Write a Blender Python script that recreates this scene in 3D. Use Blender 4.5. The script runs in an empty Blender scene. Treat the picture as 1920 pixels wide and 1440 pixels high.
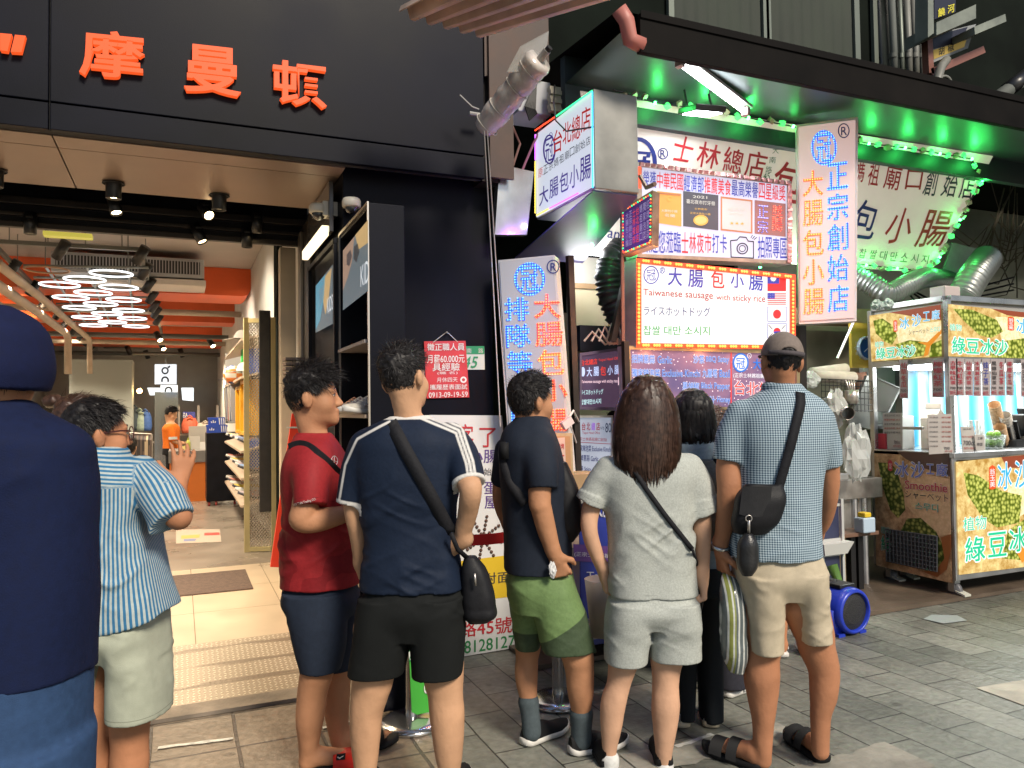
import bpy,math,random
import numpy as np
from mathutils import Vector,Matrix
random.seed(7)
rng=np.random.default_rng(11)
SC=bpy.context.scene
COL=SC.collection
# camera
FPX=1440.0;CAM_H=1.52
YAW=math.radians(23.4);PIT=math.atan(46/1440);ROL=.014
ZZ=np.array([0,0,1.])
F0=np.array([math.sin(YAW),math.cos(YAW),0]);R0=np.array([math.cos(YAW),-math.sin(YAW),0])
FW=F0*math.cos(PIT)+ZZ*math.sin(PIT);U0=ZZ*math.cos(PIT)-F0*math.sin(PIT)
UP=U0*math.cos(ROL)+R0*math.sin(ROL);RT=R0*math.cos(ROL)-U0*math.sin(ROL)
CAM=np.array([0,0,CAM_H])
cam=bpy.data.cameras.new('camera');camo=bpy.data.objects.new('camera',cam);COL.objects.link(camo)
cam.sensor_width=36;cam.sensor_fit='HORIZONTAL';cam.lens=FPX/1920*36;cam.clip_start=.05;cam.clip_end=400
camo.matrix_world=Matrix([[RT[0],UP[0],-FW[0],CAM[0]],[RT[1],UP[1],-FW[1],CAM[1]],[RT[2],UP[2],-FW[2],CAM[2]],[0,0,0,1]])
SC.camera=camo
SC.render.engine='CYCLES'
# night sky, street light from behind
SUN_EL=math.radians(40);SUN_AZ=math.radians(170)
w=bpy.data.worlds.new('World');SC.world=w;w.use_nodes=True
nt=w.node_tree;bg=nt.nodes['Background']
sky=nt.nodes.new('ShaderNodeTexSky');sky.sky_type='NISHITA';sky.sun_disc=False
sky.sun_elevation=SUN_EL;sky.sun_rotation=SUN_AZ
nt.links.new(sky.outputs[0],bg.inputs[0]);bg.inputs[1].default_value=.042
sl=bpy.data.lights.new('sun','SUN');sl.energy=1.75;sl.angle=math.radians(14);sl.color=(1,.90,.75)
so=bpy.data.objects.new('sun',sl);COL.objects.link(so)
sd=Vector((math.sin(SUN_AZ)*math.cos(SUN_EL),math.cos(SUN_AZ)*math.cos(SUN_EL),math.sin(SUN_EL)))
so.rotation_euler=sd.to_track_quat('Z','Y').to_euler();so.location=(0,-5,8)
SC.view_settings.view_transform='Standard';SC.view_settings.look='None'
SC.view_settings.exposure=1.3;SC.view_settings.gamma=1
SC.cycles.use_denoising=True
SC.cycles.max_bounces=6;SC.cycles.diffuse_bounces=3;SC.cycles.glossy_bounces=3;SC.cycles.transmission_bounces=4
SC.cycles.sample_clamp_indirect=4;SC.cycles.caustics_reflective=False;SC.cycles.caustics_refractive=False
def ray(px,py):
 px=np.asarray(px,float);py=np.asarray(py,float)
 return FW+np.multiply.outer((px-960)/FPX,RT)+np.multiply.outer((720-py)/FPX,UP)
def at(px,py,x=None,y=None,z=None,d=None):
 r=ray(px,py)
 t=d if d is not None else((x-CAM[0])/r[0]if x is not None else(y-CAM[1])/r[1]if y is not None else(z-CAM[2])/r[2])
 return CAM+r*t
# materials
MATS={}
def N(nt,t,**kw):
 n=nt.nodes.new(t)
 for k,v in kw.items():
  setattr(n,k,v)
 return n
def pm(name,col,rough=.5,metal=0.,emit=None,es=0.,nz=None,bump=None,spec=.5,alpha=1.,trans=0.,coat=0.,col2=None):
 if name in MATS:
  return MATS[name]
 m=bpy.data.materials.new(name);m.use_nodes=True;nt=m.node_tree;b=nt.nodes['Principled BSDF']
 c=(*col,1)
 b.inputs['Base Color'].default_value=c;b.inputs['Roughness'].default_value=rough;b.inputs['Metallic'].default_value=metal
 b.inputs['Specular IOR Level'].default_value=spec;b.inputs['Alpha'].default_value=alpha
 b.inputs['Transmission Weight'].default_value=trans;b.inputs['Coat Weight'].default_value=coat
 if emit:
  if es<3:es*=.40
  b.inputs['Emission Color'].default_value=(*emit,1);b.inputs['Emission Strength'].default_value=es
 tc=None
 if nz or bump:
  tc=N(nt,'ShaderNodeTexCoord')
 if nz:
  n=N(nt,'ShaderNodeTexNoise');n.inputs['Scale'].default_value=nz[0];n.inputs['Detail'].default_value=5
  nt.links.new(tc.outputs['Object'],n.inputs['Vector'])
  r=N(nt,'ShaderNodeMapRange');r.inputs['From Min'].default_value=.3;r.inputs['From Max'].default_value=.7
  nt.links.new(n.outputs['Fac'],r.inputs['Value'])
  mx=N(nt,'ShaderNodeMix',data_type='RGBA')
  a=nz[1]
  mx.inputs['A'].default_value=tuple(min(1,v*(1-a))for v in col)+(1,)
  mx.inputs['B'].default_value=tuple(min(1,v*(1+a))for v in(col2 or col))+(1,)
  nt.links.new(r.outputs[0],mx.inputs['Factor']);nt.links.new(mx.outputs['Result'],b.inputs['Base Color'])
  r2=N(nt,'ShaderNodeMapRange');r2.inputs['To Min'].default_value=max(.02,rough-.12);r2.inputs['To Max'].default_value=min(1,rough+.12)
  nt.links.new(n.outputs['Fac'],r2.inputs['Value']);nt.links.new(r2.outputs[0],b.inputs['Roughness'])
 if bump:
  n=N(nt,'ShaderNodeTexNoise');n.inputs['Scale'].default_value=bump[0];n.inputs['Detail'].default_value=4
  nt.links.new(tc.outputs['Object'],n.inputs['Vector'])
  bp=N(nt,'ShaderNodeBump');bp.inputs['Strength'].default_value=bump[1];bp.inputs['Distance'].default_value=.01
  nt.links.new(n.outputs['Fac'],bp.inputs['Height']);nt.links.new(bp.outputs[0],b.inputs['Normal'])
 MATS[name]=m
 return m
def em(name,col,es,base=None):
 return pm(name,base or tuple(min(.3,c*.3)for c in col),.4,emit=col,es=es,spec=.25)
def led_mat(name,letter,dot,es,pitch=.021,base_es=.5,rad=.30):
 if name in MATS:
  return MATS[name]
 m=bpy.data.materials.new(name);m.use_nodes=True;nt=m.node_tree;b=nt.nodes['Principled BSDF']
 b.inputs['Base Color'].default_value=(*letter,1);b.inputs['Roughness'].default_value=.3
 uv=N(nt,'ShaderNodeUVMap');uv.uv_map='uv'
 sc=N(nt,'ShaderNodeVectorMath',operation='SCALE');sc.inputs['Scale'].default_value=1/pitch
 fr=N(nt,'ShaderNodeVectorMath',operation='FRACTION')
 sb=N(nt,'ShaderNodeVectorMath',operation='SUBTRACT');sb.inputs[1].default_value=(.5,.5,0)
 ln=N(nt,'ShaderNodeVectorMath',operation='LENGTH')
 nt.links.new(uv.outputs[0],sc.inputs[0]);nt.links.new(sc.outputs[0],fr.inputs[0]);nt.links.new(fr.outputs[0],sb.inputs[0]);nt.links.new(sb.outputs[0],ln.inputs[0])
 lt=N(nt,'ShaderNodeMath',operation='LESS_THAN');lt.inputs[1].default_value=rad;nt.links.new(ln.outputs['Value'],lt.inputs[0])
 mx=N(nt,'ShaderNodeMix',data_type='RGBA');mx.inputs['A'].default_value=(*letter,1);mx.inputs['B'].default_value=(*dot,1)
 nt.links.new(lt.outputs[0],mx.inputs['Factor']);nt.links.new(mx.outputs['Result'],b.inputs['Emission Color'])
 ms=N(nt,'ShaderNodeMapRange');ms.inputs['To Min'].default_value=base_es;ms.inputs['To Max'].default_value=es
 nt.links.new(lt.outputs[0],ms.inputs['Value']);nt.links.new(ms.outputs[0],b.inputs['Emission Strength'])
 MATS[name]=m
 return m
# mesh builder
def nrm(v):
 v=np.asarray(v,float);return v/(np.linalg.norm(v)+1e-12)
def frame(d):
 d=nrm(d);a=np.array([0,0,1.])if abs(d[2])<.9 else np.array([1.,0,0])
 u=nrm(np.cross(a,d));return u,np.cross(d,u)
class MB:
 def __init__(s):
  s.v=[];s.f=[];s.m=[];s.uv={}
 def add(s,vs,fs,mi=0,uvs=None):
  o=len(s.v)
  s.v.extend([tuple(map(float,p))for p in vs])
  for f in fs:
   s.f.append(tuple(o+i for i in f));s.m.append(mi)
  if uvs is not None:
   for i,u in enumerate(uvs):
    s.uv[o+i]=u
  return s
 def box(s,a,b,mi=0):
  x0,y0,z0=np.minimum(a,b);x1,y1,z1=np.maximum(a,b)
  return s.add([(x0,y0,z0),(x1,y0,z0),(x1,y1,z0),(x0,y1,z0),(x0,y0,z1),(x1,y0,z1),(x1,y1,z1),(x0,y1,z1)],[(0,3,2,1),(4,5,6,7),(0,1,5,4),(1,2,6,5),(2,3,7,6),(3,0,4,7)],mi)
 def obox(s,c,hx,hy,hz,mi=0):
  c,hx,hy,hz=[np.asarray(q,float)for q in(c,hx,hy,hz)]
  vs=[c+i*hx+j*hy+k*hz for k in(-1,1)for i,j in((-1,-1),(1,-1),(1,1),(-1,1))]
  return s.add(vs,[(0,3,2,1),(4,5,6,7),(0,1,5,4),(1,2,6,5),(2,3,7,6),(3,0,4,7)],mi)
 def prism(s,pts,vec,mi=0,mside=None):
  n=len(pts);vec=np.asarray(vec,float);a=[np.asarray(p,float)for p in pts]
  s.add(a+[p+vec for p in a],[tuple(range(n))[::-1],tuple(range(n,2*n))],mi)
  return s.add(a+[p+vec for p in a],[(i,(i+1)%n,n+(i+1)%n,n+i)for i in range(n)],mi if mside is None else mside)
 def quad(s,p,mi=0):
  return s.add(p,[tuple(range(len(p)))],mi)
 def tube(s,pts,r,n=8,mi=0,caps=True):
  pts=[np.asarray(p,float)for p in pts];k=len(pts)
  rs=r if hasattr(r,'__len__')else[r]*k
  vs=[];u=None
  for i in range(k):
   d=pts[min(i+1,k-1)]-pts[max(i-1,0)]
   if u is None:
    u,v=frame(d)
   else:
    dn=nrm(d);u=nrm(u-dn*np.dot(u,dn));v=np.cross(dn,u)
   for j in range(n):
    t=2*math.pi*j/n;vs.append(pts[i]+rs[i]*(math.cos(t)*u+math.sin(t)*v))
  fs=[(i*n+j,i*n+(j+1)%n,(i+1)*n+(j+1)%n,(i+1)*n+j)for i in range(k-1)for j in range(n)]
  if caps:
   fs+=[tuple(range(n))[::-1],tuple((k-1)*n+j for j in range(n))]
  return s.add(vs,fs,mi)
 def cyl(s,a,b,r,n=16,mi=0,r2=None):
  return s.tube([a,b],[r,r if r2 is None else r2],n,mi)
 def lathe(s,c,prof,n=24,axis=(0,0,1),mi=0):
  c=np.asarray(c,float);ax=nrm(axis);u,v=frame(ax);vs=[]
  for r,h in prof:
   for j in range(n):
    t=2*math.pi*j/n;vs.append(c+ax*h+r*(math.cos(t)*u+math.sin(t)*v))
  k=len(prof)
  fs=[(i*n+j,i*n+(j+1)%n,(i+1)*n+(j+1)%n,(i+1)*n+j)for i in range(k-1)for j in range(n)]
  return s.add(vs,fs,mi)
 def torus(s,c,R,r,axis=(0,0,1),n=32,m=8,mi=0,arc=2*math.pi):
  u,v=frame(axis);c=np.asarray(c,float)
  pts=[c+R*(math.cos(arc*i/n)*u+math.sin(arc*i/n)*v)for i in range(n+1)]
  return s.tube(pts,r,m,mi,caps=arc<6.2)
 def grid(s,fn,nu,nv,mi=0):
  vs=[fn(i/nu,j/nv)for j in range(nv+1)for i in range(nu+1)]
  return s.add(vs,[(j*(nu+1)+i,j*(nu+1)+i+1,(j+1)*(nu+1)+i+1,(j+1)*(nu+1)+i)for j in range(nv)for i in range(nu)],mi)
 def build(s,name,mats,parent=None,smooth=False,bevel=0,origin=None):
  me=bpy.data.meshes.new(name)
  org=np.array((parent.parent if parent.type=='MESH' else parent).get('_loc',(0,0,0)))if parent is not None else(np.asarray(origin,float)if origin is not None else np.zeros(3))
  vs=np.array(s.v,float).reshape(-1,3)-org
  me.from_pydata(vs.tolist(),[],s.f)
  for m in(mats if isinstance(mats,(list,tuple))else[mats]):
   me.materials.append(m)
  me.polygons.foreach_set('material_index',s.m)
  if smooth:
   me.polygons.foreach_set('use_smooth',[True]*len(s.f))
  if s.uv:
   ul=me.uv_layers.new(name='uv')
   for lp in me.loops:
    ul.data[lp.index].uv=s.uv.get(lp.vertex_index,(0,0))
  me.update()
  o=bpy.data.objects.new(name,me);COL.objects.link(o)
  if parent is not None:
   o.parent=parent
  else:
   o.location=org
  if bevel:
   md=o.modifiers.new('bevel','BEVEL');md.width=bevel;md.segments=2;md.limit_method='ANGLE'
  return o
def tag(o,label=None,cat=None,group=None,kind=None):
 if label:o['label']=label
 if cat:o['category']=cat
 if group:o['group']=group
 if kind:o['kind']=kind
 return o
def thing(name,label,cat,loc,group=None):
 o=bpy.data.objects.new(name,None);COL.objects.link(o);o.empty_display_size=.1
 o.location=[float(v)for v in loc];o['_loc']=[float(v)for v in loc]
 return tag(o,label,cat,group)
def solo(name,mb,mats,label,cat,group=None,smooth=False,bevel=0):
 v=np.array(mb.v);c=(v.min(0)+v.max(0))/2;c[2]=v[:,2].min()
 return tag(mb.build(name,mats,None,smooth,bevel,c),label,cat,group)
def struct(name,mb,mats,**kw):
 return tag(mb.build(name,mats,**kw),kind='structure')
def dup(o,loc,label=None,rz=None):
 c=o.copy();COL.objects.link(c);c.location=[float(v)for v in loc]
 if rz is not None:c.rotation_euler=(0,0,rz)
 if label:c['label']=label
 for ch in o.children:
  d=ch.copy();COL.objects.link(d);d.parent=c
  for g in ch.children:
   e=g.copy();COL.objects.link(e);e.parent=d
 return c
# lettering
_tc=bpy.data.curves.new('lettering_source','FONT');_to=bpy.data.objects.new('lettering_source',_tc);COL.objects.link(_to)
GLYPH={}
def glyph(t,bold=0.):
 k=(t,bold)
 if k not in GLYPH:
  _tc.body=t;_tc.offset=bold;_tc.resolution_u=3;_tc.align_x='LEFT'
  dg=bpy.context.evaluated_depsgraph_get();dg.update()
  me=bpy.data.meshes.new_from_object(_to.evaluated_get(dg))
  v=np.array([x.co[:2]for x in me.vertices],float).reshape(-1,2);f=[tuple(p.vertices)for p in me.polygons]
  bpy.data.meshes.remove(me)
  if len(v):
   v-=v.min(0);s=v.max(0);v=v/np.maximum(s,1e-6)
  GLYPH[k]=(v,f)
 return GLYPH[k]
class Pl:
 def __init__(s,p0,n):
  s.p=np.asarray(p0,float);s.n=nrm(n)
  if np.dot(s.n,CAM-s.p)<0:s.n=-s.n
  s.u=nrm(np.cross(ZZ,s.n))if abs(s.n[2])<.95 else np.array([1.,0,0]);s.w=np.cross(s.n,s.u)
 def hit(s,px,py,off=0.):
  r=ray(px,py);q=s.p+s.n*off
  t=((q-CAM)@s.n)/(r@s.n)
  return CAM+r*np.asarray(t)[...,None]
 def quad(s,c,off=0.):
  return[s.hit(x,y,off)for x,y in c]
 def text(s,mb,t,c,mi=0,off=.003,bold=0.):
  v,f=glyph(t,min(bold,0))
  if not len(v):return
  tl,tr,br,bl=[np.array(q,float)for q in c];n=1 if bold<.004 else 4 if bold<.03 else 8
  eu=bold*.8/max(1,len(t)*.8);ew=bold*.8
  for k in range(n):
   a=2*math.pi*(k+.5)/n;g_=0 if n==1 else 1
   u=v[:,0:1]*(1-2*eu*g_*(n==4))+eu*g_*(n==4)+eu*g_*math.cos(a);w=v[:,1:2]*(1-2*ew*g_*(n==4))+ew*g_*(n==4)+ew*g_*math.sin(a)
   p=(bl*(1-u)+br*u)*(1-w)+(tl*(1-u)+tr*u)*w
   q=s.hit(p[:,0],p[:,1],off+.0002*k)
   mb.add(q,f,mi,[((x-s.p)@s.u,(x-s.p)@s.w)for x in q])
 def line(s,mb,t,x0,x1,yt0,yb0,yt1,yb1,mi=0,off=.003,bold=0.):
  s.text(mb,t,[(x0,yt0),(x1,yt1),(x1,yb1),(x0,yb0)],mi,off,bold)
 def vert(s,mb,t,tl,tr,br,bl,mi=0,off=.003,bold=0.,gap=.12):
  tl,tr,br,bl=[np.array(q,float)for q in(tl,tr,br,bl)];n=len(t)
  for i,ch in enumerate(t):
   a=(i+gap/2)/n;b=(i+1-gap/2)/n
   s.text(mb,ch,[tl+(bl-tl)*a,tr+(br-tr)*a,tr+(br-tr)*b,tl+(bl-tl)*b],mi,off,bold)
 def ring(s,mb,cx,cy,rx,ry,wpx,mi=0,off=.003,n=28,fill=None):
  t=np.linspace(0,2*np.pi,n,endpoint=False)
  o=s.hit(cx+rx*np.cos(t),cy+ry*np.sin(t),off);i=s.hit(cx+(rx-wpx)*np.cos(t),cy+(ry-wpx)*np.sin(t),off)
  mb.add(list(o)+list(i),[(k,(k+1)%n,n+(k+1)%n,n+k)for k in range(n)],mi,[((x-s.p)@s.u,(x-s.p)@s.w)for x in list(o)+list(i)])
  if fill is not None:
   mb.add(list(s.hit(cx+(rx-wpx)*np.cos(t),cy+(ry-wpx)*np.sin(t),off)),[tuple(range(n))],fill)
 def rect(s,mb,c,mi=0,off=.002):
  mb.add([s.hit(x,y,off)for x,y in c],[(0,1,2,3)],mi,[((q-s.p)@s.u,(q-s.p)@s.w)for q in[s.hit(x,y,off)for x,y in c]])
 def dots(s,mb,a,b,n,r,mi=0,off=.008,jit=0):
  for k in range(n):
   t=(k+.5)/n;p=s.hit(a[0]+(b[0]-a[0])*t,a[1]+(b[1]-a[1])*t,off)
   dot(mb,p,r,s.n,mi)
def dot(mb,p,r,n,mi=0):
 u,v=frame(n);n=nrm(n)
 vs=[p+r*(math.cos(t)*u+math.sin(t)*v)for t in np.arange(6)*math.pi/3]+[p+n*r*.8+.5*r*(math.cos(t)*u+math.sin(t)*v)for t in np.arange(6)*math.pi/3]
 mb.add(vs,[(i,(i+1)%6,6+(i+1)%6,6+i)for i in range(6)]+[tuple(range(6,12))],mi)
def planeY(y):return Pl((0,y,0),(0,-1,0))
def planeX(x):return Pl((x,0,0),(-1,0,0))
def mix(a,b,t):return np.asarray(a,float)*(1-t)+np.asarray(b,float)*t
# ground
def paver_mat():
 m=bpy.data.materials.new('stone pavers');m.use_nodes=True;nt=m.node_tree;L=nt.links;b=nt.nodes['Principled BSDF']
 tc=N(nt,'ShaderNodeTexCoord');sp=N(nt,'ShaderNodeSeparateXYZ');L.new(tc.outputs['Object'],sp.inputs[0])
 dn=N(nt,'ShaderNodeTexNoise');dn.inputs['Scale'].default_value=3;L.new(tc.outputs['Object'],dn.inputs['Vector'])
 def brick(a,c,bw,rh,mortar,c1,c2,cm,off=.5,sx=0,sy=0):
  ax=N(nt,'ShaderNodeMath',operation='ADD');ax.inputs[1].default_value=sx;L.new(a,ax.inputs[0])
  ay=N(nt,'ShaderNodeMath',operation='ADD');ay.inputs[1].default_value=sy;L.new(c,ay.inputs[0])
  cb=N(nt,'ShaderNodeCombineXYZ');L.new(ax.outputs[0],cb.inputs[0]);L.new(ay.outputs[0],cb.inputs[1])
  wv=N(nt,'ShaderNodeVectorMath',operation='MULTIPLY_ADD');wv.inputs[1].default_value=(.012,.012,0);L.new(dn.outputs['Color'],wv.inputs[0]);L.new(cb.outputs[0],wv.inputs[2])
  t=N(nt,'ShaderNodeTexBrick');t.offset=off;L.new(wv.outputs[0],t.inputs['Vector'])
  t.inputs['Scale'].default_value=1;t.inputs['Brick Width'].default_value=bw;t.inputs['Row Height'].default_value=rh
  t.inputs['Mortar Size'].default_value=mortar;t.inputs['Mortar Smooth'].default_value=.3
  t.inputs['Color1'].default_value=(*c1,1);t.inputs['Color2'].default_value=(*c2,1);t.inputs['Mortar'].default_value=(*cm,1)
  return t
 A=brick(sp.outputs[1],sp.outputs[0],.44,.22,.0045,(.118,.124,.104),(.22,.222,.188),(.018,.017,.015),sx=.1,sy=.04)
 B=brick(sp.outputs[0],sp.outputs[1],.37,.42,.009,(.17,.135,.10),(.25,.20,.15),(.07,.055,.045),off=.0,sx=.12,sy=.02)
 def step(sock,lo,hi):
  r=N(nt,'ShaderNodeMapRange',interpolation_type='SMOOTHSTEP');r.inputs['From Min'].default_value=lo;r.inputs['From Max'].default_value=hi;L.new(sock,r.inputs['Value']);return r.outputs[0]
 mx_=step(sp.outputs[0],1.07,1.06);my_=step(sp.outputs[1],2.93,2.94)
 mk=N(nt,'ShaderNodeMath',operation='MULTIPLY');L.new(mx_,mk.inputs[0]);L.new(my_,mk.inputs[1])
 c1=N(nt,'ShaderNodeMix',data_type='RGBA');L.new(mk.outputs[0],c1.inputs['Factor']);L.new(A.outputs['Color'],c1.inputs['A']);L.new(B.outputs['Color'],c1.inputs['B'])
 n1=N(nt,'ShaderNodeTexNoise');n1.inputs['Scale'].default_value=1.3;n1.inputs['Detail'].default_value=8;n1.inputs['Roughness'].default_value=.65;L.new(tc.outputs['Object'],n1.inputs['Vector'])
 n2=N(nt,'ShaderNodeTexNoise');n2.inputs['Scale'].default_value=26;n2.inputs['Detail'].default_value=6;L.new(tc.outputs['Object'],n2.inputs['Vector'])
 g=N(nt,'ShaderNodeMapRange');g.inputs['From Min'].default_value=.35;g.inputs['From Max'].default_value=.7;g.inputs['To Min'].default_value=.62;g.inputs['To Max'].default_value=1.35;L.new(n1.outputs['Fac'],g.inputs['Value'])
 g2=N(nt,'ShaderNodeMapRange');g2.inputs['From Min'].default_value=.3;g2.inputs['From Max'].default_value=.7;g2.inputs['To Min'].default_value=.75;g2.inputs['To Max'].default_value=1.2;L.new(n2.outputs['Fac'],g2.inputs['Value'])
 gm=N(nt,'ShaderNodeMath',operation='MULTIPLY');L.new(g.outputs[0],gm.inputs[0]);L.new(g2.outputs[0],gm.inputs[1])
 vo=N(nt,'ShaderNodeTexVoronoi');vo.inputs['Scale'].default_value=4.2;L.new(tc.outputs['Object'],vo.inputs['Vector']);sv=N(nt,'ShaderNodeSeparateXYZ');L.new(vo.outputs['Color'],sv.inputs[0])
 rd=N(nt,'ShaderNodeMath',operation='MULTIPLY');rd.inputs[1].default_value=.11;L.new(sv.outputs[0],rd.inputs[0]);df=N(nt,'ShaderNodeMath',operation='SUBTRACT');L.new(vo.outputs['Distance'],df.inputs[0]);L.new(rd.outputs[0],df.inputs[1])
 gs=N(nt,'ShaderNodeMapRange');gs.inputs['From Min'].default_value=-.01;gs.inputs['From Max'].default_value=.03;gs.inputs['To Min'].default_value=.55;gs.inputs['To Max'].default_value=1;L.new(df.outputs[0],gs.inputs['Value'])
 g3=N(nt,'ShaderNodeMath',operation='MULTIPLY');L.new(gm.outputs[0],g3.inputs[0]);L.new(gs.outputs[0],g3.inputs[1]);gm=g3
 sc=N(nt,'ShaderNodeVectorMath',operation='SCALE');L.new(c1.outputs['Result'],sc.inputs[0]);L.new(gm.outputs[0],sc.inputs['Scale'])
 L.new(sc.outputs[0],b.inputs['Base Color'])
 rr=N(nt,'ShaderNodeMapRange');rr.inputs['To Min'].default_value=.24;rr.inputs['To Max'].default_value=.62;L.new(n1.outputs['Fac'],rr.inputs['Value']);L.new(rr.outputs[0],b.inputs['Roughness'])
 h1=N(nt,'ShaderNodeMix',data_type='FLOAT');L.new(mk.outputs[0],h1.inputs['Factor']);L.new(A.outputs['Fac'],h1.inputs['A']);L.new(B.outputs['Fac'],h1.inputs['B'])
 hh=N(nt,'ShaderNodeMath',operation='MULTIPLY_ADD');hh.inputs[1].default_value=-1;L.new(h1.outputs['Result'],hh.inputs[0]);L.new(n2.outputs['Fac'],hh.inputs[2])
 bp=N(nt,'ShaderNodeBump');bp.inputs['Strength'].default_value=.7;bp.inputs['Distance'].default_value=.006;L.new(hh.outputs[0],bp.inputs['Height']);L.new(bp.outputs[0],b.inputs['Normal'])
 return m
g=MB();g.quad([(-60,-40,0),(80,-40,0),(80,60,0),(-60,60,0)])
struct('street',g,paver_mat())
conc=pm('worn concrete',(.26,.25,.21),.8,nz=(5,.35),bump=(30,.5))
g=MB()
for a,b,yy,ww in((1.05,1.75,2.86,.16),(1.76,2.62,2.84,.2),(2.1,2.9,2.42,.24)):
 n=14;up=[(a+(b-a)*i/n,yy+ww/2+random.uniform(-.018,.018),.004)for i in range(n+1)];dn=[(a+(b-a)*i/n,yy-ww/2+random.uniform(-.018,.018),.004)for i in range(n+1)]
 g.quad(dn+up[::-1])
struct('pavement_kerb_strip',g,conc)
g=MB();g.quad([(3.86,2.42,.004),(5.2,2.3,.004),(5.2,2.7,.004),(3.88,2.82,.004)])
struct('pavement_pale_slab',g,pm('pale slab',(.42,.40,.33),.7,nz=(7,.2),bump=(30,.4)))
white_t=pm('torn tape',(.5,.5,.46),.6,nz=(30,.3))
for(x0,y0),(x1,y1),ww in(((296,1402),(437,1384),.032),((605,1365),(655,1352),.03),((1268,1400),(1336,1376),.03)):
 a=at(x0,y0,z=.006);b=at(x1,y1,z=.006);d=nrm(b-a);s_=np.array([-d[1],d[0],0])*ww/2
 n=12;g=MB();up=[mix(a,b,i/n)+s_*random.uniform(.55,1.1)for i in range(n+1)];dn=[mix(a,b,i/n)-s_*random.uniform(.55,1.1)for i in range(n+1)]
 g.quad(dn+up[::-1]);tag(g.build('tape_scrap',white_t),{296:'torn strip of whitish tape on the tan slabs by the metal ramp',605:'short scrap of pale tape on the paving behind the red-shirted man',1268:'torn pale tape strip on the paving beside the barefoot sandals'}[x0],'tape')
p=at(1770,1160,z=.006);g=MB();g.quad([p+np.array(q)for q in((-.11,-.08,0),(.1,-.1,0),(.16,.02,0),(.02,.11,0),(-.13,.06,0))])
tag(g.build('litter_scrap',pm('grey scrap',(.3,.34,.33),.5)),'flat grey paper scrap on the pavers before the smoothie cart','litter')
# shoe shop shell
blk=pm('black facade panel',(.0028,.0033,.008),.45,nz=(1.6,.6),bump=(160,.05),spec=.12)
blk2=pm('black steel',(.006,.006,.009),.4,nz=(6,.5),spec=.2)
copper=pm('brown composite panel',(.34,.25,.20),.38,.35,nz=(1.5,.14))
dark=pm('unlit dark',(.012,.012,.014),.8)
brown=pm('dark bronze frame',(.03,.024,.02),.4,.4,nz=(8,.3))
XL=-7.5
SHOP=thing('shop_building','black panelled shoe shop front with open doorway and brown soffit','building',(-2,4.6,0))
fz=3.085;seam=float(at(92,230,y=4.4)[0])
g=MB()
for a,b in((XL,seam-.004),(seam+.004,1.74)):
 g.box((a,4.4,fz+.008),(b,4.44,5.4));g.box((a,4.4,2.95),(b,4.44,fz))
g.box((XL,4.44,2.956),(1.74,4.5,5.4),1)
g.build('fascia',[blk,dark],SHOP,bevel=.004)
g=MB()
for a,b in((XL,seam-.004),(seam+.004,.895)):
 g.box((a,4.5,2.95),(b,4.69,2.98));g.box((a,4.698,2.95),(b,5.5,2.98))
g.box((XL,4.5,2.985),(.90,5.5,3.0),1)
g.build('soffit',[copper,dark],SHOP)
g=MB();g.box((.90,4.6,0),(1.86,5.67,3.3));g.build('wall',blk,SHOP,bevel=.006)
g=MB();g.box((1.742,4.45,2.95),(1.86,4.8,5.4));g.build('corner_panel',brown,SHOP)
g=MB();g.box((XL,5.5,3.4),(.95,6.2,3.43));g.box((XL,5.49,3.0),(.95,5.5,3.4));g.build('vestibule_ceiling',dark,SHOP)
g=MB();g.box((XL,6.2,2.845),(.93,6.34,3.45));g.box((XL,6.17,2.82),(.93,6.2,2.86),1);g.box((XL,6.16,2.9),(.93,6.2,2.925),1);g.box((XL,6.15,2.98),(.93,6.2,3.03),1)
g.build('door_header',[blk2,brown],SHOP,bevel=.004)
beige=pm('beige painted steel',(.50,.42,.32),.5,nz=(4,.12))
g=MB();g.box((.74,6.36,.1),(.86,6.5,2.845));g.build('door_post',beige,SHOP,bevel=.004)
g=MB();g.box((.87,5.68,.1),(.93,6.2,2.95));g.box((.845,6.0,.1),(.87,6.12,2.9),1);g.build('door_jamb',[brown,pm('steel channel',(.22,.19,.16),.35,.8)],SHOP,bevel=.004)
g=MB()
for i in range(9):g.box((.70,5.72,1.62+i*.034),(.84,5.9,1.64+i*.034))
g.build('louvre_box',pm('louvre brown',(.12,.085,.07),.5),SHOP)
wh=pm('white plaster',(.66,.64,.60),.7,nz=(2,.06))
gry=pm('grey plaster',(.36,.34,.31),.75,nz=(2,.1))
ceilm=pm('grey beige ceiling',(.42,.38,.35),.8,nz=(1.2,.12))
orange=pm('orange paint',(.72,.11,.025),.5,nz=(2,.1))
g=MB();g.box((.95,6.34,.1),(1.1,22.6,3.6));g.build('wall',wh,SHOP)
g=MB();g.box((-3.3,6.34,.1),(-3.15,22.6,3.6));g.build('wall',gry,SHOP)
g=MB();g.box((-3.3,22.6,.1),(1.1,22.8,3.6));g.build('wall',gry,SHOP)
g=MB();g.box((-3.4,6.34,3.6),(1.1,22.8,3.8));g.build('ceiling',ceilm,SHOP)
tile=pm('tan floor tile',(.50,.40,.29),.32,nz=(3,.1))
lam=pm('grey brown vinyl floor',(.27,.225,.18),.28,nz=(1.6,.22))
grout=pm('grout',(.22,.17,.12),.8)
g=MB();g.box((XL,5.15,-.02),(.95,7.62,.094),1)
xs=[-7.2,-5.9,-4.6,-3.3,-2.0,-.7+.78-.001,.68,.95];xs=[XL,-5.3,-3.97,-2.63,-1.29,.09,.69,.95]
ys=[5.15,5.95,6.72,7.62]
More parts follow.
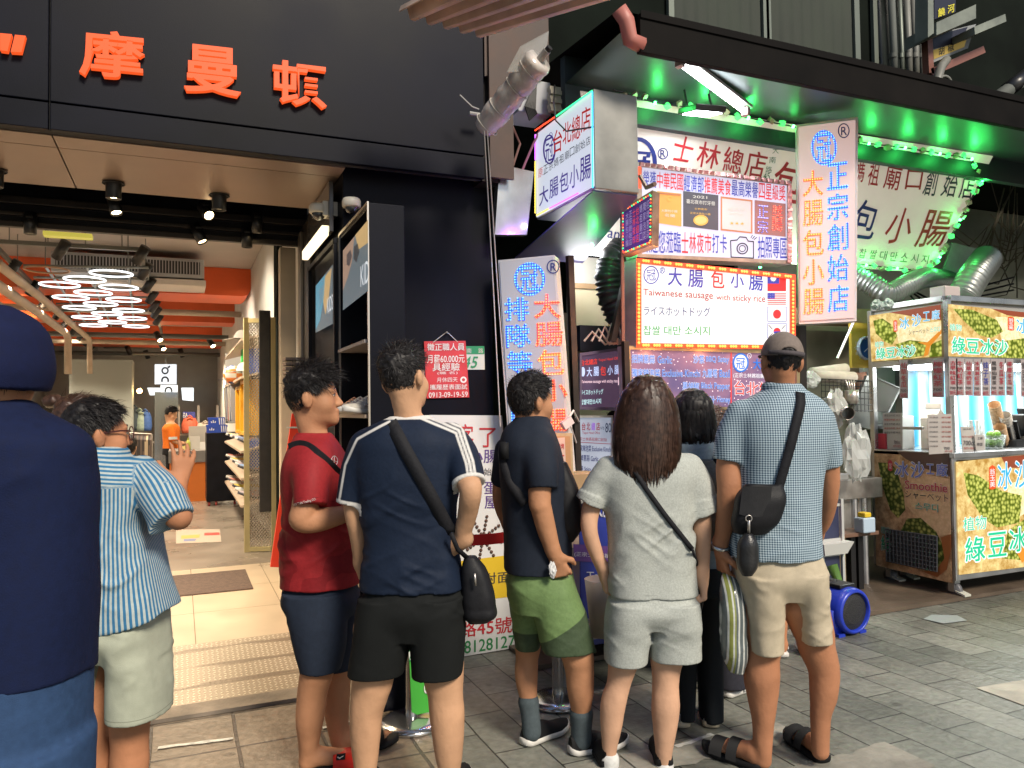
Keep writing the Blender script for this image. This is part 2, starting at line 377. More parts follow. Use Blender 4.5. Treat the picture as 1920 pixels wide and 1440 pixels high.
for a,b in zip(xs,xs[1:]):
 for c,d in zip(ys,ys[1:]):g.box((a+.003,c+.003,.094),(b-.003,d-.003,.1))
struct('entrance_floor',g,[tile,grout])
g=MB();g.box((XL,7.62,-.02),(1.0,22.7,.101));struct('shop_floor',g,lam)
g=MB();a=at(475,1105,z=.1);b=at(475,1068,z=.1);g.box((-.75,a[1],.1),(a[0],b[1],.112))
solo('door_mat',g,pm('brown mat',(.10,.065,.05),.95,bump=(200,.6),nz=(40,.3)),'dark brown rectangular door mat on the tan entrance tiles','door mat',bevel=.003)
P=Pl((0,0,.1035),(0,0,1));g=MB();P.rect(g,[(330,993),(412,992),(415,1016),(330,1019)],0,0)
for c,mi in(([(383,999),(411,998),(412,1003),(383,1004)],1),([(340,1004),(375,1002),(374,1008),(339,1010)],2),([(345,1011),(368,1010),(366,1014),(344,1015)],3)):P.rect(g,c,mi,.0008)
solo('floor_poster',g,[pm('poster tan',(.62,.5,.4),.35),pm('poster red',(.55,.08,.06),.4),pm('poster yellow',(.7,.45,.1),.4),pm('poster blue',(.2,.25,.45),.4)],'pale floor sticker with a red block on the shop floor','sticker')
def tread_mat():
 m=bpy.data.materials.new('tread plate');m.use_nodes=True;nt=m.node_tree;L=nt.links;b=nt.nodes['Principled BSDF']
 tc=N(nt,'ShaderNodeTexCoord');sc=N(nt,'ShaderNodeVectorMath',operation='SCALE');sc.inputs['Scale'].default_value=1/.028;L.new(tc.outputs['Object'],sc.inputs[0])
 fl=N(nt,'ShaderNodeVectorMath',operation='FLOOR');fr=N(nt,'ShaderNodeVectorMath',operation='FRACTION');L.new(sc.outputs[0],fl.inputs[0]);L.new(sc.outputs[0],fr.inputs[0])
 s1=N(nt,'ShaderNodeSeparateXYZ');s2=N(nt,'ShaderNodeSeparateXYZ');L.new(fl.outputs[0],s1.inputs[0]);L.new(fr.outputs[0],s2.inputs[0])
 def mt(op,a,c):
  n=N(nt,'ShaderNodeMath',operation=op)
  for i,v in enumerate((a,c)):
   if v is None:continue
   if isinstance(v,(int,float)):n.inputs[i].default_value=v
   else:L.new(v,n.inputs[i])
  return n.outputs[0]
 par=mt('FLOORED_MODULO',mt('ADD',s1.outputs[0],s1.outputs[1]),2.0)
 sg=mt('SUBTRACT',mt('MULTIPLY',par,2.0),1.0)
 x=mt('SUBTRACT',s2.outputs[0],.5);y=mt('MULTIPLY',mt('SUBTRACT',s2.outputs[1],.5),sg)
 p=mt('ABSOLUTE',mt('ADD',x,y),None);q=mt('ABSOLUTE',mt('SUBTRACT',x,y),None)
 loz=mt('ADD',mt('MULTIPLY',p,1.15),mt('MULTIPLY',q,4.2))
 r=N(nt,'ShaderNodeMapRange',interpolation_type='SMOOTHSTEP');r.inputs['From Min'].default_value=1.0;r.inputs['From Max'].default_value=.55;L.new(loz,r.inputs['Value'])
 n1=N(nt,'ShaderNodeTexNoise');n1.inputs['Scale'].default_value=5;n1.inputs['Detail'].default_value=7
 mp=N(nt,'ShaderNodeMapping');mp.inputs['Scale'].default_value=(.45,5,1);L.new(tc.outputs['Object'],mp.inputs[0]);L.new(mp.outputs[0],n1.inputs['Vector'])
 s3=N(nt,'ShaderNodeSeparateXYZ');L.new(tc.outputs['Object'],s3.inputs[0])
 wv=mt('SINE',mt('MULTIPLY',s3.outputs[1],2*math.pi/.235),None)
 tp=mt('ADD',mt('MULTIPLY',wv,.5),n1.outputs['Fac'])
 tr=N(nt,'ShaderNodeMapRange',interpolation_type='SMOOTHSTEP');tr.inputs['From Min'].default_value=.87;tr.inputs['From Max'].default_value=.95;L.new(tp,tr.inputs['Value'])
 c0=N(nt,'ShaderNodeMix',data_type='RGBA');c0.inputs['A'].default_value=(.30,.24,.17,1);c0.inputs['B'].default_value=(.72,.64,.50,1);L.new(r.outputs[0],c0.inputs['Factor'])
 c1=N(nt,'ShaderNodeMix',data_type='RGBA');c1.inputs['B'].default_value=(.19,.145,.10,1);L.new(tr.outputs[0],c1.inputs['Factor']);L.new(c0.outputs['Result'],c1.inputs['A'])
 L.new(c1.outputs['Result'],b.inputs['Base Color']);b.inputs['Roughness'].default_value=.42;b.inputs['Metallic'].default_value=.25
 bp=N(nt,'ShaderNodeBump');bp.inputs['Strength'].default_value=.8;bp.inputs['Distance'].default_value=.004;L.new(r.outputs[0],bp.inputs['Height']);L.new(bp.outputs[0],b.inputs['Normal'])
 return m
g=MB();g.prism([(XL,4.36,.006),(XL,5.15,.103),(XL,5.15,0.001),(XL,4.36,.001)],(.83-XL,0,0))
solo('entrance_ramp',g,tread_mat(),'worn diamond tread plate ramp in front of the shoe shop doorway','ramp')
g=MB();g.box((XL,4.2,.001),(.83,4.355,.02));struct('ramp_kerb',g,pm('worn kerb',(.20,.165,.13),.8,nz=(6,.35),bump=(40,.5)))
# glowing shop name
glow=em('orange sign glow',(1,.11,.02),.95)
PF=planeY(4.36)
S=thing('shop_name_sign','orange glowing channel letters on the black shop fascia','sign',at(380,130,y=4.38))
for ch,c in(('摩',[(152,52),(272,64),(270,152),(148,140)]),('曼',[(346,80),(452,92),(452,182),(345,170)]),('頓',[(512,110),(613,122),(613,204),(512,192)])):
 g=MB();v,f=glyph(ch,.016);tl,tr,br,bl=[np.array(q,float)for q in c];u=v[:,:1];q=v[:,1:]
 p=(bl*(1-u)+br*u)*(1-q)+(tl*(1-u)+tr*u)*q;a=PF.hit(p[:,0],p[:,1]);b=a+np.array([0,.035,0])
 g.add(list(a)+list(b),[tuple(x)for x in f]);n=len(a)
 from collections import Counter
 ec=Counter(tuple(sorted((x[i],x[(i+1)%len(x)])))for x in f for i in range(len(x)))
 g.add(list(a)+list(b),[(i,j,n+j,n+i)for(i,j),k in ec.items()if k==1])
 g.build('sign_letter',glow,S)
g=MB()
for c in([(0,62),(22,64),(14,96),(0,94)],[(28,65),(48,67),(40,98),(20,97)]):
 g.prism(PF.quad(c),(0,.035,0))
g.build('quotation_mark',glow,S)
# soffit spotlights
lampm=em('warm lamp',(1,.72,.36),14)
lampoff=pm('dull lamp',(.25,.2,.14),.4,emit=(1,.7,.35),es=.6)
can=pm('black lamp can',(.012,.012,.013),.35)
def spot_lamp(parent_loc,dirv,energy,name,size=70,col=(1,.78,.5)):
 l=bpy.data.lights.new(name,'SPOT');l.energy=energy;l.spot_size=math.radians(size);l.spot_blend=.6;l.color=col;l.shadow_soft_size=.04
 o=bpy.data.objects.new(name,l);COL.objects.link(o);o.location=parent_loc;o.rotation_euler=Vector(dirv).to_track_quat('-Z','Y').to_euler();return o
def downlight(px,py,lit,label):
 c=at(px,py,z=2.95);t=thing('downlight',label,'downlight',c,'downlights under the brown soffit')
 MB().lathe(c,[(.02,-.002),(.062,-.003),(.066,-.010),(.06,-.012)],24).build('trim_ring',can,t,True)
 k=MB().lathe(c,[(.046,-.002),(.046,-.10),(.04,-.105),(.036,-.09)],24).build('lamp_can',can,t,True)
 MB().lathe(c,[(.038,-.088),(0,-.086)],20).build('lens',lampm if lit else lampoff,k)
 if lit:spot_lamp(c+np.array([0,0,-.115]),(0,.1,-1),40,'downlight_lamp',110)
downlight(213,342,True,'lit black downlight left of the other soffit can')
downlight(411,365,False,'unlit black downlight can nearest the black column')
downlight(-10,318,True,'downlight cut by the photo left edge under the soffit')
def spotlight(c,dirv,lit,label,r=.036,L=.15,group='track spotlights',stem=.08):
 d=nrm(dirv);c=np.asarray(c,float);t=thing('track_spotlight',label,'spotlight',c,group)
 e=c-np.array([0,0,stem]);a=e-d*L*.5;b=e+d*L*.5
 MB().tube([c,e],.008,6).box(c+np.array([-.02,-.05,-.012]),c+np.array([.02,.05,0])).build('bracket',can,t)
 g=MB();u,v=frame(d);g.lathe(a,[(0,0),(r,0),(r,L),(r*.86,L),(r*.8,L-.015)],18,d);k=g.build('lamp_can',can,t,True)
 MB().lathe(a,[(r*.82,L-.014),(0,L-.012)],16,d).build('lens',lampm if lit else lampoff,k)
 return t
for px,py,Y,dv,lit,lab in((57,408,6.13,(0,0,-1),True,'lit upright spotlight hanging left on the door header rail'),(372,428,6.13,(.45,-.25,-1),True,'lit tilted spotlight on the door header rail below the unlit downlight'),(463,436,6.13,(0,0,-1),False,'upright spotlight right of the tilted one on the header rail'),(214,372,5.9,(.25,-.35,-1),True,'small lit spotlight directly below the lit downlight'),(386,386,5.9,(.3,-.75,-.6),True,'dazzling spotlight aimed at the street under the soffit'),(482,408,6.0,(0,.1,-1),True,'thin lit spotlight high by the corner of the header')):
 t=spotlight(at(px,py,y=Y),dv,lit,lab,.04,.15,'spotlights at the shop door header',.04)
for px,e in((57,30),(214,30),(372,30),(430,25)):
 q=at(px,440,y=6.0);spot_lamp(q,(0.05,-.25,-1),e,'header_lamp',100)
# security cameras
cream=pm('cream plastic',(.62,.57,.48),.4);domeg=pm('smoked dome',(.02,.02,.022),.05,coat=1)
def dome(c,label,s=1.,plate=None):
 t=thing('security_camera',label,'security camera',c,'dome security cameras')
 MB().lathe(c,[(0,.045*s),(.05*s,.045*s),(.058*s,.03*s),(.058*s,-.005*s),(.05*s,-.012*s),(.042*s,-.012*s)],24).build('housing',cream,t,True)
 MB().lathe(c,[(.042*s*math.cos(a),-.012*s-.042*s*math.sin(a))for a in np.linspace(0,1.57,8)],20).build('dome',domeg,t,True)
 if plate is not None:MB().box(*plate).build('bracket',cream,t,bevel=.004)
q=at(597,397,x=.79);dome(q,'cream dome camera on the left side of the black column',1.,((.81,q[1]-.05,q[2]-.03),(.90,q[1]+.05,q[2]+.06)))
q=at(659,386,y=4.53);dome(q,'cream dome camera on the front of the column above the shelf rack',.95,(q+np.array([-.03,.03,.0]),q+np.array([.03,.07,.06])))
# shoe display rack at the column
XR=.87
R=thing('display_rack','black shoe display rack with two lit posters beside the doorway','shelf',(XR+.1,4.6,0))
steel=pm('brushed edge steel',(.55,.5,.45),.3,.9);wood=pm('pale shelf board',(.42,.33,.25),.5)
y0,y1,y2,zt=3.95-.14,4.58,5.6,2.57
g=MB();g.box((XR+.005,y0,.02),(XR+.19,y0+.03,zt));g.build('end_panel',blk,R,bevel=.004)
g=MB();g.box((XR+.17,y0+.03,.02),(XR+.19,y1,zt));g.box((XR+.005,y0+.03,zt-.03),(XR+.17,y1,zt));g.box((XR+.005,y1-.02,.02),(XR+.17,y1,zt-.03));g.build('back_panel',blk2,R)
g=MB();g.box((XR-.004,y0-.004,.02),(XR+.004,y0+.012,zt+.004));g.box((XR-.004,y1-.02,.02),(XR+.004,y1-.004,zt));g.box((XR-.004,y0+.012,zt-.012),(XR+.004,y1-.02,zt+.004));g.build('edge_trim',steel,R)
for z in(.62,.92,1.22,1.50,1.88):
 g=MB();g.box((XR-.015,y0+.035,z-.018),(XR+.16,y1-.025,z+.0));g.build('shelf',wood if z<1.6 else pm('shelf lip grey',(.3,.27,.26),.4),R)
PX=planeX(XR-.006)
def poster(name,corners,bg_,blobs,word,wq,parent):
 g=MB();ms=[bg_]
 PX.rect(g,corners,0,.002)
 for c,mt_ in blobs:
  ms.append(mt_);g.add([PX.hit(x,y,.004)for x,y in c],[tuple(range(len(c)))],len(ms)-1)
 ms.append(em('poster white text',(.9,.95,1),.7));PX.text(g,word,wq,len(ms)-1,.006)
 return g.build(name,ms,parent)
pb=em('poster slate',(.16,.22,.26),.55);pw=em('poster warm',(.75,.5,.22),.6);pk=em('poster skin',(.55,.36,.27),.5);pt=em('poster teal',(.1,.35,.5),.7);pd=em('poster navy',(.05,.07,.10),.4)
poster('poster',[(643,470),(690,412),(690,545),(643,582)],pb,[([(643,470),(664,444),(660,490),(652,520),(643,545)],pk),([(666,441),(690,412),(690,455),(672,468)],pw),([(650,478),(657,468),(660,480),(655,500),(650,496)],pd),([(664,462),(671,456),(674,472),(668,492),(663,485)],pd)],'KID',[(676,500),(691,486),(691,528),(676,538)],R)
poster('poster',[(592,536),(624,496),(624,607),(592,624)],pb,[([(592,536),(610,514),(607,560),(600,600),(592,618)],pt),([(608,520),(622,502),(616,560),(610,590),(605,560)],pw),([(598,545),(606,535),(605,560),(600,575)],pk)],'KIDS',[(613,560),(624,551),(624,580),(613,588)],R)
g=MB();g.box((XR-.03,y1,.3),(XR-.005,y2,.33));g.box((XR-.03,y1,2.52),(XR-.005,y2,2.55));g.box((XR-.03,y1+.005,.3),(XR-.005,y1+.03,2.55));g.box((XR-.03,y2-.03,.3),(XR-.005,y2,2.55));g.build('side_frame',blk2,R)
g=MB();g.box((XR-.07,4.75,2.60),(XR-.03,5.58,2.66));g.build('light_bar',em('warm strip',(1,.82,.5),2.2),R)
g=MB();g.box((XR-.03,4.72,2.62),(XR-.004,5.6,2.93));g.build('header_panel',pm('smoked panel',(.05,.045,.045),.25),R,bevel=.003)
# sneakers
def shoe_mb(L=.28,Wd=.1,high=1.):
 t=np.linspace(0,1,22)
 hw=.5*Wd*np.interp(t,[0,.06,.25,.45,.7,.86,.95,1],[.45,.74,.78,.80,1,.86,.55,.2])
 h=high*np.interp(t,[0,.08,.2,.34,.45,.62,.8,.94,1],[.07,.098,.095,.092,.086,.066,.052,.042,.034])
 zs=np.interp(t,[0,.1,.7,1],[.008,0,0,.016])
 so_,up_=MB(),MB();n=14
 vs=[]
 for k in range(22):
  for j in range(n):
   a=2*math.pi*j/n;vs.append((hw[k]*1.06*np.sign(math.cos(a))*abs(math.cos(a))**.5,L*t[k],zs[k]+.016+.016*np.sign(math.sin(a))*abs(math.sin(a))**.5))
 fs=[(k*n+j,k*n+(j+1)%n,(k+1)*n+(j+1)%n,(k+1)*n+j)for k in range(21)for j in range(n)]+[tuple(range(n))[::-1],tuple(21*n+j for j in range(n))]
 so_.add(vs,fs)
 vs=[]
 for k in range(22):
  for j in range(n):
   a=math.pi*j/(n-1);c,s=math.cos(a),math.sin(a)
   vs.append((hw[k]*.97*np.sign(c)*abs(c)**.75*(1-.25*s),L*(.015+.97*t[k]),zs[k]+.028+max(.004,h[k]-.028)*s**.8))
 up_.add(vs,[(k*n+j,k*n+j+1,(k+1)*n+j+1,(k+1)*n+j)for k in range(21)for j in range(n-1)]+[tuple(range(n)),tuple(21*n+j for j in range(n))[::-1]])
 return so_,up_
def sneaker(loc,rz,up_m,sole_m,lace_m,label,group,L=.28):
 t=thing('sneaker',label,'shoe',(0,0,0),group);a,b=shoe_mb(L)
 a.build('sole',sole_m,t,True);k_=b.build('upper',up_m,t,True)
 g=MB()
 for k in range(4):g.tube([(-.022,L*(.46+.07*k),.086-.010*k),(0,L*(.45+.07*k),.094-.0105*k),(.022,L*(.46+.07*k),.086-.010*k)],.004,5)
 g.tube([(.047,L*.2,.06),(.042,L*.42,.04),(.046,L*.62,.05)],.005,5);g.tube([(-.047,L*.2,.06),(-.042,L*.42,.04),(-.046,L*.62,.05)],.005,5)
 g.build('laces',lace_m,k_)
 t.location=loc;t.rotation_euler=(0,0,rz);return t
def sm(i):
 c=[(.30,.24,.2),(.42,.34,.36),(.5,.46,.4),(.10,.12,.2),(.55,.55,.52),(.45,.16,.12),(.2,.3,.5),(.55,.42,.08)][i]
 return pm('shoe cloth %d'%i,c,.7,nz=(40,.2),bump=(200,.2))
swh=pm('shoe white rubber',(.6,.58,.54),.5);sdk=pm('shoe dark',(.05,.05,.06),.5);sor=pm('shoe orange',(.6,.2,.1),.5)
for z,y,i,lab in((1.50,4.38,0,'tan sneaker on the upper rack shelf furthest from the street'),(1.50,4.22,1,'lilac sneaker in the middle of the upper rack shelf'),(1.50,4.05,2,'cream sneaker with grey tag at the upper shelf near end'),(1.22,4.30,0,'tan sneaker on the lower rack shelf behind the lilac one'),(1.22,4.15,1,'lilac high sneaker on the lower rack shelf'),(1.22,3.98,4,'white and orange sneaker at the lower shelf near end'),(.92,4.3,3,'dark sneaker on the rack shelf below the lilac ones')):
 sneaker((XR+.15,y,z+.001),math.pi/2+.35,sm(i),swh,sor if i in(0,4)else swh,lab,'sneakers on the black rack',.27)
# shop-front papers
SR=Pl((0,4.59,0),(0,-1,0));g=MB()
g.prism(SR.quad([(795,640),(873,639),(880,745),(800,747)],.004),(0,.004,0))
SG=thing('hiring_notice','red hiring notice with white writing hung on the black wall','notice',at(838,745,y=4.58))
g.build('board',pm('notice red',(.55,.03,.035),.35,nz=(8,.1)),SG)
g=MB()
SR.line(g,'徵正職人員',801,871,644,658,643,657,0,.008,.008);SR.line(g,'月薪60.000元',801,871,665,681,664,680,0,.008,.012);SR.line(g,'具經驗',811,862,681,696,680,695,0,.008,.008)
SR.line(g,'(職 名)',820,858,697,703,696,702,0,.008);SR.line(g,'月休四天',819,858,708,717,707,716,0,.008);SR.line(g,'攜履歷表面試',806,876,721,731,720,730,0,.008,.006);SR.line(g,'0913-09-19-59',804,877,736,746,734,744,0,.008,.012)
SR.ring(g,869,712,6,6,3,0,.008)
g.build('lettering',pm('notice white',(.75,.72,.7),.5),SG)
g=MB();g.tube([at(812,642,y=4.585),at(838,622,y=4.585),at(858,641,y=4.585)],.003,5);g.cyl(at(838,623,y=4.6),at(838,623,y=4.56),.006,8);g.build('hanging_wire',steel,SG)
SG=thing('house_number_plate','green and white house number plate beside the red notice','sign',at(890,690,y=4.585))
PN=planeY(4.594);g=MB();g.prism(PN.quad([(860,649),(908,649),(909,693),(860,693)],0),(0,.005,0));g.prism(PN.quad([(860,649),(908,649),(908,664),(860,664)],.002),(0,.002,0),1)
g.build('plate',[pm('plate white',(.62,.64,.6),.4),pm('plate green',(.02,.28,.12),.4)],SG,bevel=.003)
g=MB();PN.line(g,'南',875,884,653,662,653,662,1,.004);PN.line(g,'路',897,906,653,662,653,662,1,.004);PN.text(g,'45',[(872,668),(898,668),(893,690),(867,690)],0,.004,.02)
g.build('lettering',[pm('plate green',(.02,.28,.12),.4),pm('plate white',(.62,.64,.6),.4)],SG)
WB=thing('menu_board','tall white shop board with red yellow and green lettering leaning on the black wall','sign board',(1.6,4.5,0))
bl=at(815,1240,z=.01);Pw=Pl((0,4.50,0),(0,-1,.06));g=MB()
c=[Pw.hit(806,778),Pw.hit(941,779),Pw.hit(976,1213),Pw.hit(815,1240)]
g.prism(c,(0,.02,0));g.build('board',pm('board white',(.62,.62,.61),.45,nz=(3,.05)),WB,bevel=.003)
g=MB();Pw.rect(g,[(812,1058),(960,1040),(966,1118),(815,1135)],0);g.build('yellow_band',pm('board yellow',(.62,.42,.02),.45),WB)
g=MB();r_,p_,k_,gr_=0,1,2,3
Pw.line(g,'客',858,888,795,840,795,840,r_,bold=.01);Pw.line(g,'了',899,930,802,838,802,840,r_,bold=.01);Pw.line(g,'小腸',878,934,842,868,843,868,p_,bold=.008);Pw.line(g,'創始店',893,936,878,892,877,891,k_)
Pw.vert(g,'蛋屋',(907,902),(932,902),(934,955),(909,955),p_,bold=.01);Pw.line(g,'對面',905,958,1075,1096,1070,1092,k_,bold=.008)
Pw.line(g,'路45號',862,960,1166,1196,1155,1186,r_,bold=.014);Pw.line(g,'28128127',857,966,1204,1228,1190,1212,gr_,bold=.014)
for a in range(8):
 an=a*math.pi/4+.2
 for k in range(1,6):
  q=Pw.hit(906+math.cos(an)*k*7,1008+math.sin(an)*k*8,.003);dot(g,q,.012,Pw.n,4)
g.build('lettering',[pm('ink red',(.45,.02,.03),.5),pm('ink violet',(.09,.04,.2),.5),pm('ink black',(.02,.02,.03),.5),pm('ink green',(.02,.2,.06),.5),pm('print brown',(.1,.05,.035),.5)],WB)
# inside the shoe shop
ringm=em('ring tube',(.93,.98,1),2.6)
ring_px=[(209,513),(159,524),(112,534),(223,539),(175,549),(133,558),(232,562),(189,570),(149,577),(241,582),(201,588),(163,595),(248,597),(211,604),(175,610),(255,612)]
RZ=3.03
_g=MB();_g.torus((0,0,0),.205,.010,n=40,m=8)
r0=None
words=['first row','second row','third row','fourth row','fifth row','last row']
for i,(px,py)in enumerate(ring_px):
 c=at(px,py,z=RZ)
 if r0 is None:
  r0=o=_g.build('ring_light',ringm,None,True);o.location=c
 else:
  o=r0.copy();COL.objects.link(o);o.location=c
 tag(o,'white ring light, %s from the street, %s of the cluster'%(words[min(5,i//3)],('right','middle','left')[i%3]),'ring light','ring lights under the shop ceiling')
c=at(88,506,z=RZ);o=_g.build('ring_light',pm('unlit ring',(.42,.26,.17),.5),None,True);o.location=c
tag(o,'unlit beige ring lamp at the left front of the cluster','ring light','ring lights under the shop ceiling')
rail=pm('track rail',(.16,.17,.16),.4,.3);pipe=pm('beige pipe',(.48,.38,.28),.5,nz=(5,.15))
G=thing('ceiling_grid','grey grid of rails carrying the white ring lights','frame',at(180,560,z=3.12))
a,b,c,d=at(85,500,z=3.12),at(240,500,z=3.12),at(252,612,z=3.12),at(165,612,z=3.12)
g=MB()
for k in range(9):
 t=k/8;g.tube([mix(a,d,t)+np.array([-.2,0,0]),mix(b,c,t)+np.array([.2,0,0])],.016,6)
for k in range(3):g.tube([mix(a,b,k/2),mix(d,c,k/2)],.016,6)
g.build('rail',rail,G)
g=MB()
for k in range(4):
 for q in(mix(a,d,k/3),mix(b,c,k/3)):g.cyl(q,q+np.array([0,0,.48]),.006,5)
g.build('hanger',rail,G)
for lab,pts in(('grey light track along the right side of the ring lights',[at(-20,452,z=3.2),at(262,468,z=3.2),at(307,640,z=3.2)]),('grey light track along the left side of the shop ceiling',[at(-20,450,z=3.2),at(175,650,z=3.2),at(250,722,z=3.2)]),('short light track across the shop before the deep orange beam',[at(195,652,z=3.2),at(343,650,z=3.2)]),('light track running deep between the hanging brand boxes',[at(340,652,z=3.2),at(350,720,z=3.2)])):
 g=MB()
 for p_,q_ in zip(pts,pts[1:]):
  d_=nrm(q_-p_);s_=np.array([-d_[1],d_[0],0])*.02;g.obox((p_+q_)/2,(q_-p_)/2,s_,(0,0,.02))
  for k in range(4):w_=mix(p_,q_,(k+.5)/4);g.cyl(w_,w_+np.array([0,0,.4]),.005,5)
 solo('light_track',g,rail,lab,'light track','light tracks on the shop ceiling')
ld=nrm(at(175,650,z=3.2)-at(-20,450,z=3.2));L0=at(-20,450,z=3.2)
ords=['nearest','second','third','fourth','fifth','sixth','seventh','eighth','ninth','tenth','eleventh']
for k,(px,py)in enumerate([(22,493),(60,526),(84,556),(108,578),(123,594),(138,608),(150,621),(161,633),(171,643),(200,668),(214,680)]):
 t=((px+20)/195);c=at(px+2,451+(px+20)*1.025,z=3.18)
 spotlight(c,(-.55,.25,-.8),False,'%s black spotlight on the left light track'%ords[k],.05,.2,'spotlights on the left light track',.05)
for k,(px,py)in enumerate([(118,470),(266,487),(275,518),(284,545),(290,568),(295,585),(299,598),(303,612)]):
 c=at(262+(py-480)*.262,py-18,z=3.18)if k else at(115,459,z=3.18)
 spotlight(c,(-.5,.5,-.75),False,('black spotlight hanging from the front bar of the right track' if k==0 else '%s black spotlight on the right light track'%ords[k-1]),.05,.2,'spotlights on the right light track',.05)
for k,(px,py,lab)in enumerate([(297,634,'lit spotlight at the far bend of the right light track'),(304,652,'lower lit spotlight under the far bend of the right track'),(396,646,'lit spotlight hanging alone before the deep orange beam'),(241,660,'dark spotlight on the short cross track'),(275,668,'dark spotlight right of the other on the cross track'),(340,665,'dark spotlight at the start of the deep track'),(348,680,'dark spotlight further along the deep track')]):
 c=at(px,py-8,z=3.1);spotlight(c,(.35,-.6,-.7)if k<3 else(.3,.3,-.9),k<3,lab,.06,.22,'spotlights deep in the shop',.06)
pp=[(0,498,.05,3.05),(0,538,.06,2.95),(0,575,.05,2.85),(0,612,.055,2.72)]
for k,(x0,y0_,r,z)in enumerate(pp):
 a=at(x0,y0_,z=z);g=MB();e_=17.5-2*k
 g.tube([(a[0],6.4,z),(a[0],9.5,z),(a[0]+.02,12,z),(a[0],e_,z),(a[0],e_+.2,z-.08),(a[0],e_+.25,z-.7)],r,10)
 for yy in(7.5,9,10.5,12,13):g.lathe((a[0],yy,z),[(r+.012,-.03),(r+.012,.03)],12,(0,1,0))
 solo('ceiling_pipe',g,pipe,['thick beige pipe highest along the left of the shop ceiling','beige pipe second from the top along the left ceiling','beige pipe third from the top along the left ceiling','lowest beige pipe along the left of the shop ceiling'][k],'pipe','beige pipes along the shop ceiling',True)
for k,(y,zb,dep)in enumerate(((11.7,3.2,.9),(15.3,3.2,.7),(20.0,3.14,.8))):
 g=MB();x1=.948;rr=.12 if k==0 else .01
 pts=[(-3.14,y,zb)]+[(x1-rr+rr*math.cos(a),y,zb+.0+rr-rr*math.sin(a))for a in np.linspace(math.pi/2,0,6)]+[(x1,y,3.598),(-3.14,y,3.598)]
 g.prism(pts,(0,dep,0));tag(g.build('orange_beam',orange),['nearest orange ceiling beam behind the air conditioner','middle orange ceiling beam over the ring lights far end','deepest orange ceiling beam at the back of the shop'][k],'beam','orange ceiling beams')
for k,(y,z)in enumerate(((13.6,3.16),(17.2,3.1),(18.4,3.06),(21.0,3.0))):
 g=MB();g.tube([(-3.1,y,z),(.94,y,z)],.05,10);solo('cross_pipe',g,[pipe,rail][k%2],['beige pipe crossing the ceiling under the middle beam','grey pipe crossing before the deepest beam','beige pipe crossing just before the deepest beam','grey pipe crossing behind the deepest beam'][k],'pipe','pipes crossing the shop ceiling',True)
acm=pm('ac metal',(.42,.43,.45),.45,.3,nz=(5,.1));acd=pm('ac slots',(.03,.03,.035),.6)
Y=10.6;A_=at(95,480,y=Y);B_=at(383,523,y=Y);zt_=float(at(383,487,y=Y)[2]);zb_=float(B_[2])
AC=thing('air_conditioner','grey ceiling air conditioner with dark slotted grille above the ring lights','air conditioner',((A_[0]+B_[0])/2,Y+.3,zb_))
g=MB();g.box((A_[0],Y,zb_),(B_[0],Y+.7,zt_));g.build('housing',acm,AC,bevel=.01)
g=MB();g.box((A_[0]+.05,Y-.012,zb_+.05),(B_[0]-.05,Y,zt_-.04));g.build('grille',acd,AC)
g=MB();n=46
for k in range(n):x=A_[0]+.05+(B_[0]-A_[0]-.1)*(k+.5)/n;g.box((x-.006,Y-.024,zb_+.05),(x+.006,Y-.012,zt_-.04))
g.build('grille_slats',acm,AC)
g=MB();g.box((A_[0]+.4,Y-.03,zb_-.1),(B_[0]+.02,Y+.6,zb_-.02));g.build('drip_tray',pm('pale tray',(.6,.56,.52),.5),AC,bevel=.01)
g=MB();Pq=planeY(6.6);g.box(at(80,432,y=6.9),at(172,444,y=6.9)+np.array([0,.1,-.01]));solo('exit_light',g,em('yellow sign',(.7,.6,.1),.7),'thin yellow sign lamp under the ceiling behind the door header','sign')
lbw=em('lightbox white',(.86,.93,1),1.15)
ink=pm('black ink',(.012,.012,.012),.5)
for Y,q,lab in((13.0,(290,683,331,720),'white hanging lightbox with black curled letters nearest'),(14.2,(301,722,333,735),'small white hanging lightbox below the bigger lightbox')):
 x0,y0_,x1,y1_=q;pl=planeY(Y);t=thing('hanging_lightbox',lab,'lightbox',at((x0+x1)/2,y1_,y=Y),'hanging brand lightboxes')
 g=MB();g.prism(pl.quad([(x0,y0_),(x1,y0_),(x1,y1_),(x0,y1_)],0),(0,.12,0));g.build('panel',lbw,t)
 g=MB();cx=(x0+x1)/2;sx=(x1-x0)/41;sy=(y1_-y0_)/37
 if sy>.5:
  pl.ring(g,cx-1*sx,y0_+12*sy,7*sx,7*sy,3,0,.01);pl.rect(g,[(cx+3*sx,y0_+5*sy),(cx+8*sx,y0_+2*sy),(cx+9*sx,y0_+5*sy),(cx+5*sx,y0_+8*sy)],0,.012)
 ty=y0_+(22*sy if sy>.5 else 2)
 tt=np.linspace(math.pi,0,9);ox=[(cx-1+7.5*math.cos(a),ty+8-7.5*math.sin(a))for a in tt];ix=[(cx-1+4.3*math.cos(a),ty+8-4.3*math.sin(a))for a in tt]
 o_=[(cx-8.5,ty+11)]+ox+[(cx+6.5,ty+11)];i_=[(cx-5.3,ty+11)]+ix+[(cx+3.3,ty+11)]
 for k in range(len(o_)-1):g.quad([pl.hit(*o_[k],.01),pl.hit(*o_[k+1],.01),pl.hit(*i_[k+1],.01),pl.hit(*i_[k],.01)])
 g.build('lettering',ink,t)
 g=MB();g.cyl(at(cx,y0_,y=Y+.06),at(cx,y0_-14,y=Y+.06),.01,6);g.build('hanger',rail,t)
Y=13.4;g=MB()
CT=thing('shop_counter','orange fronted shop counter with grey top','counter',at(365,932,y=Y))
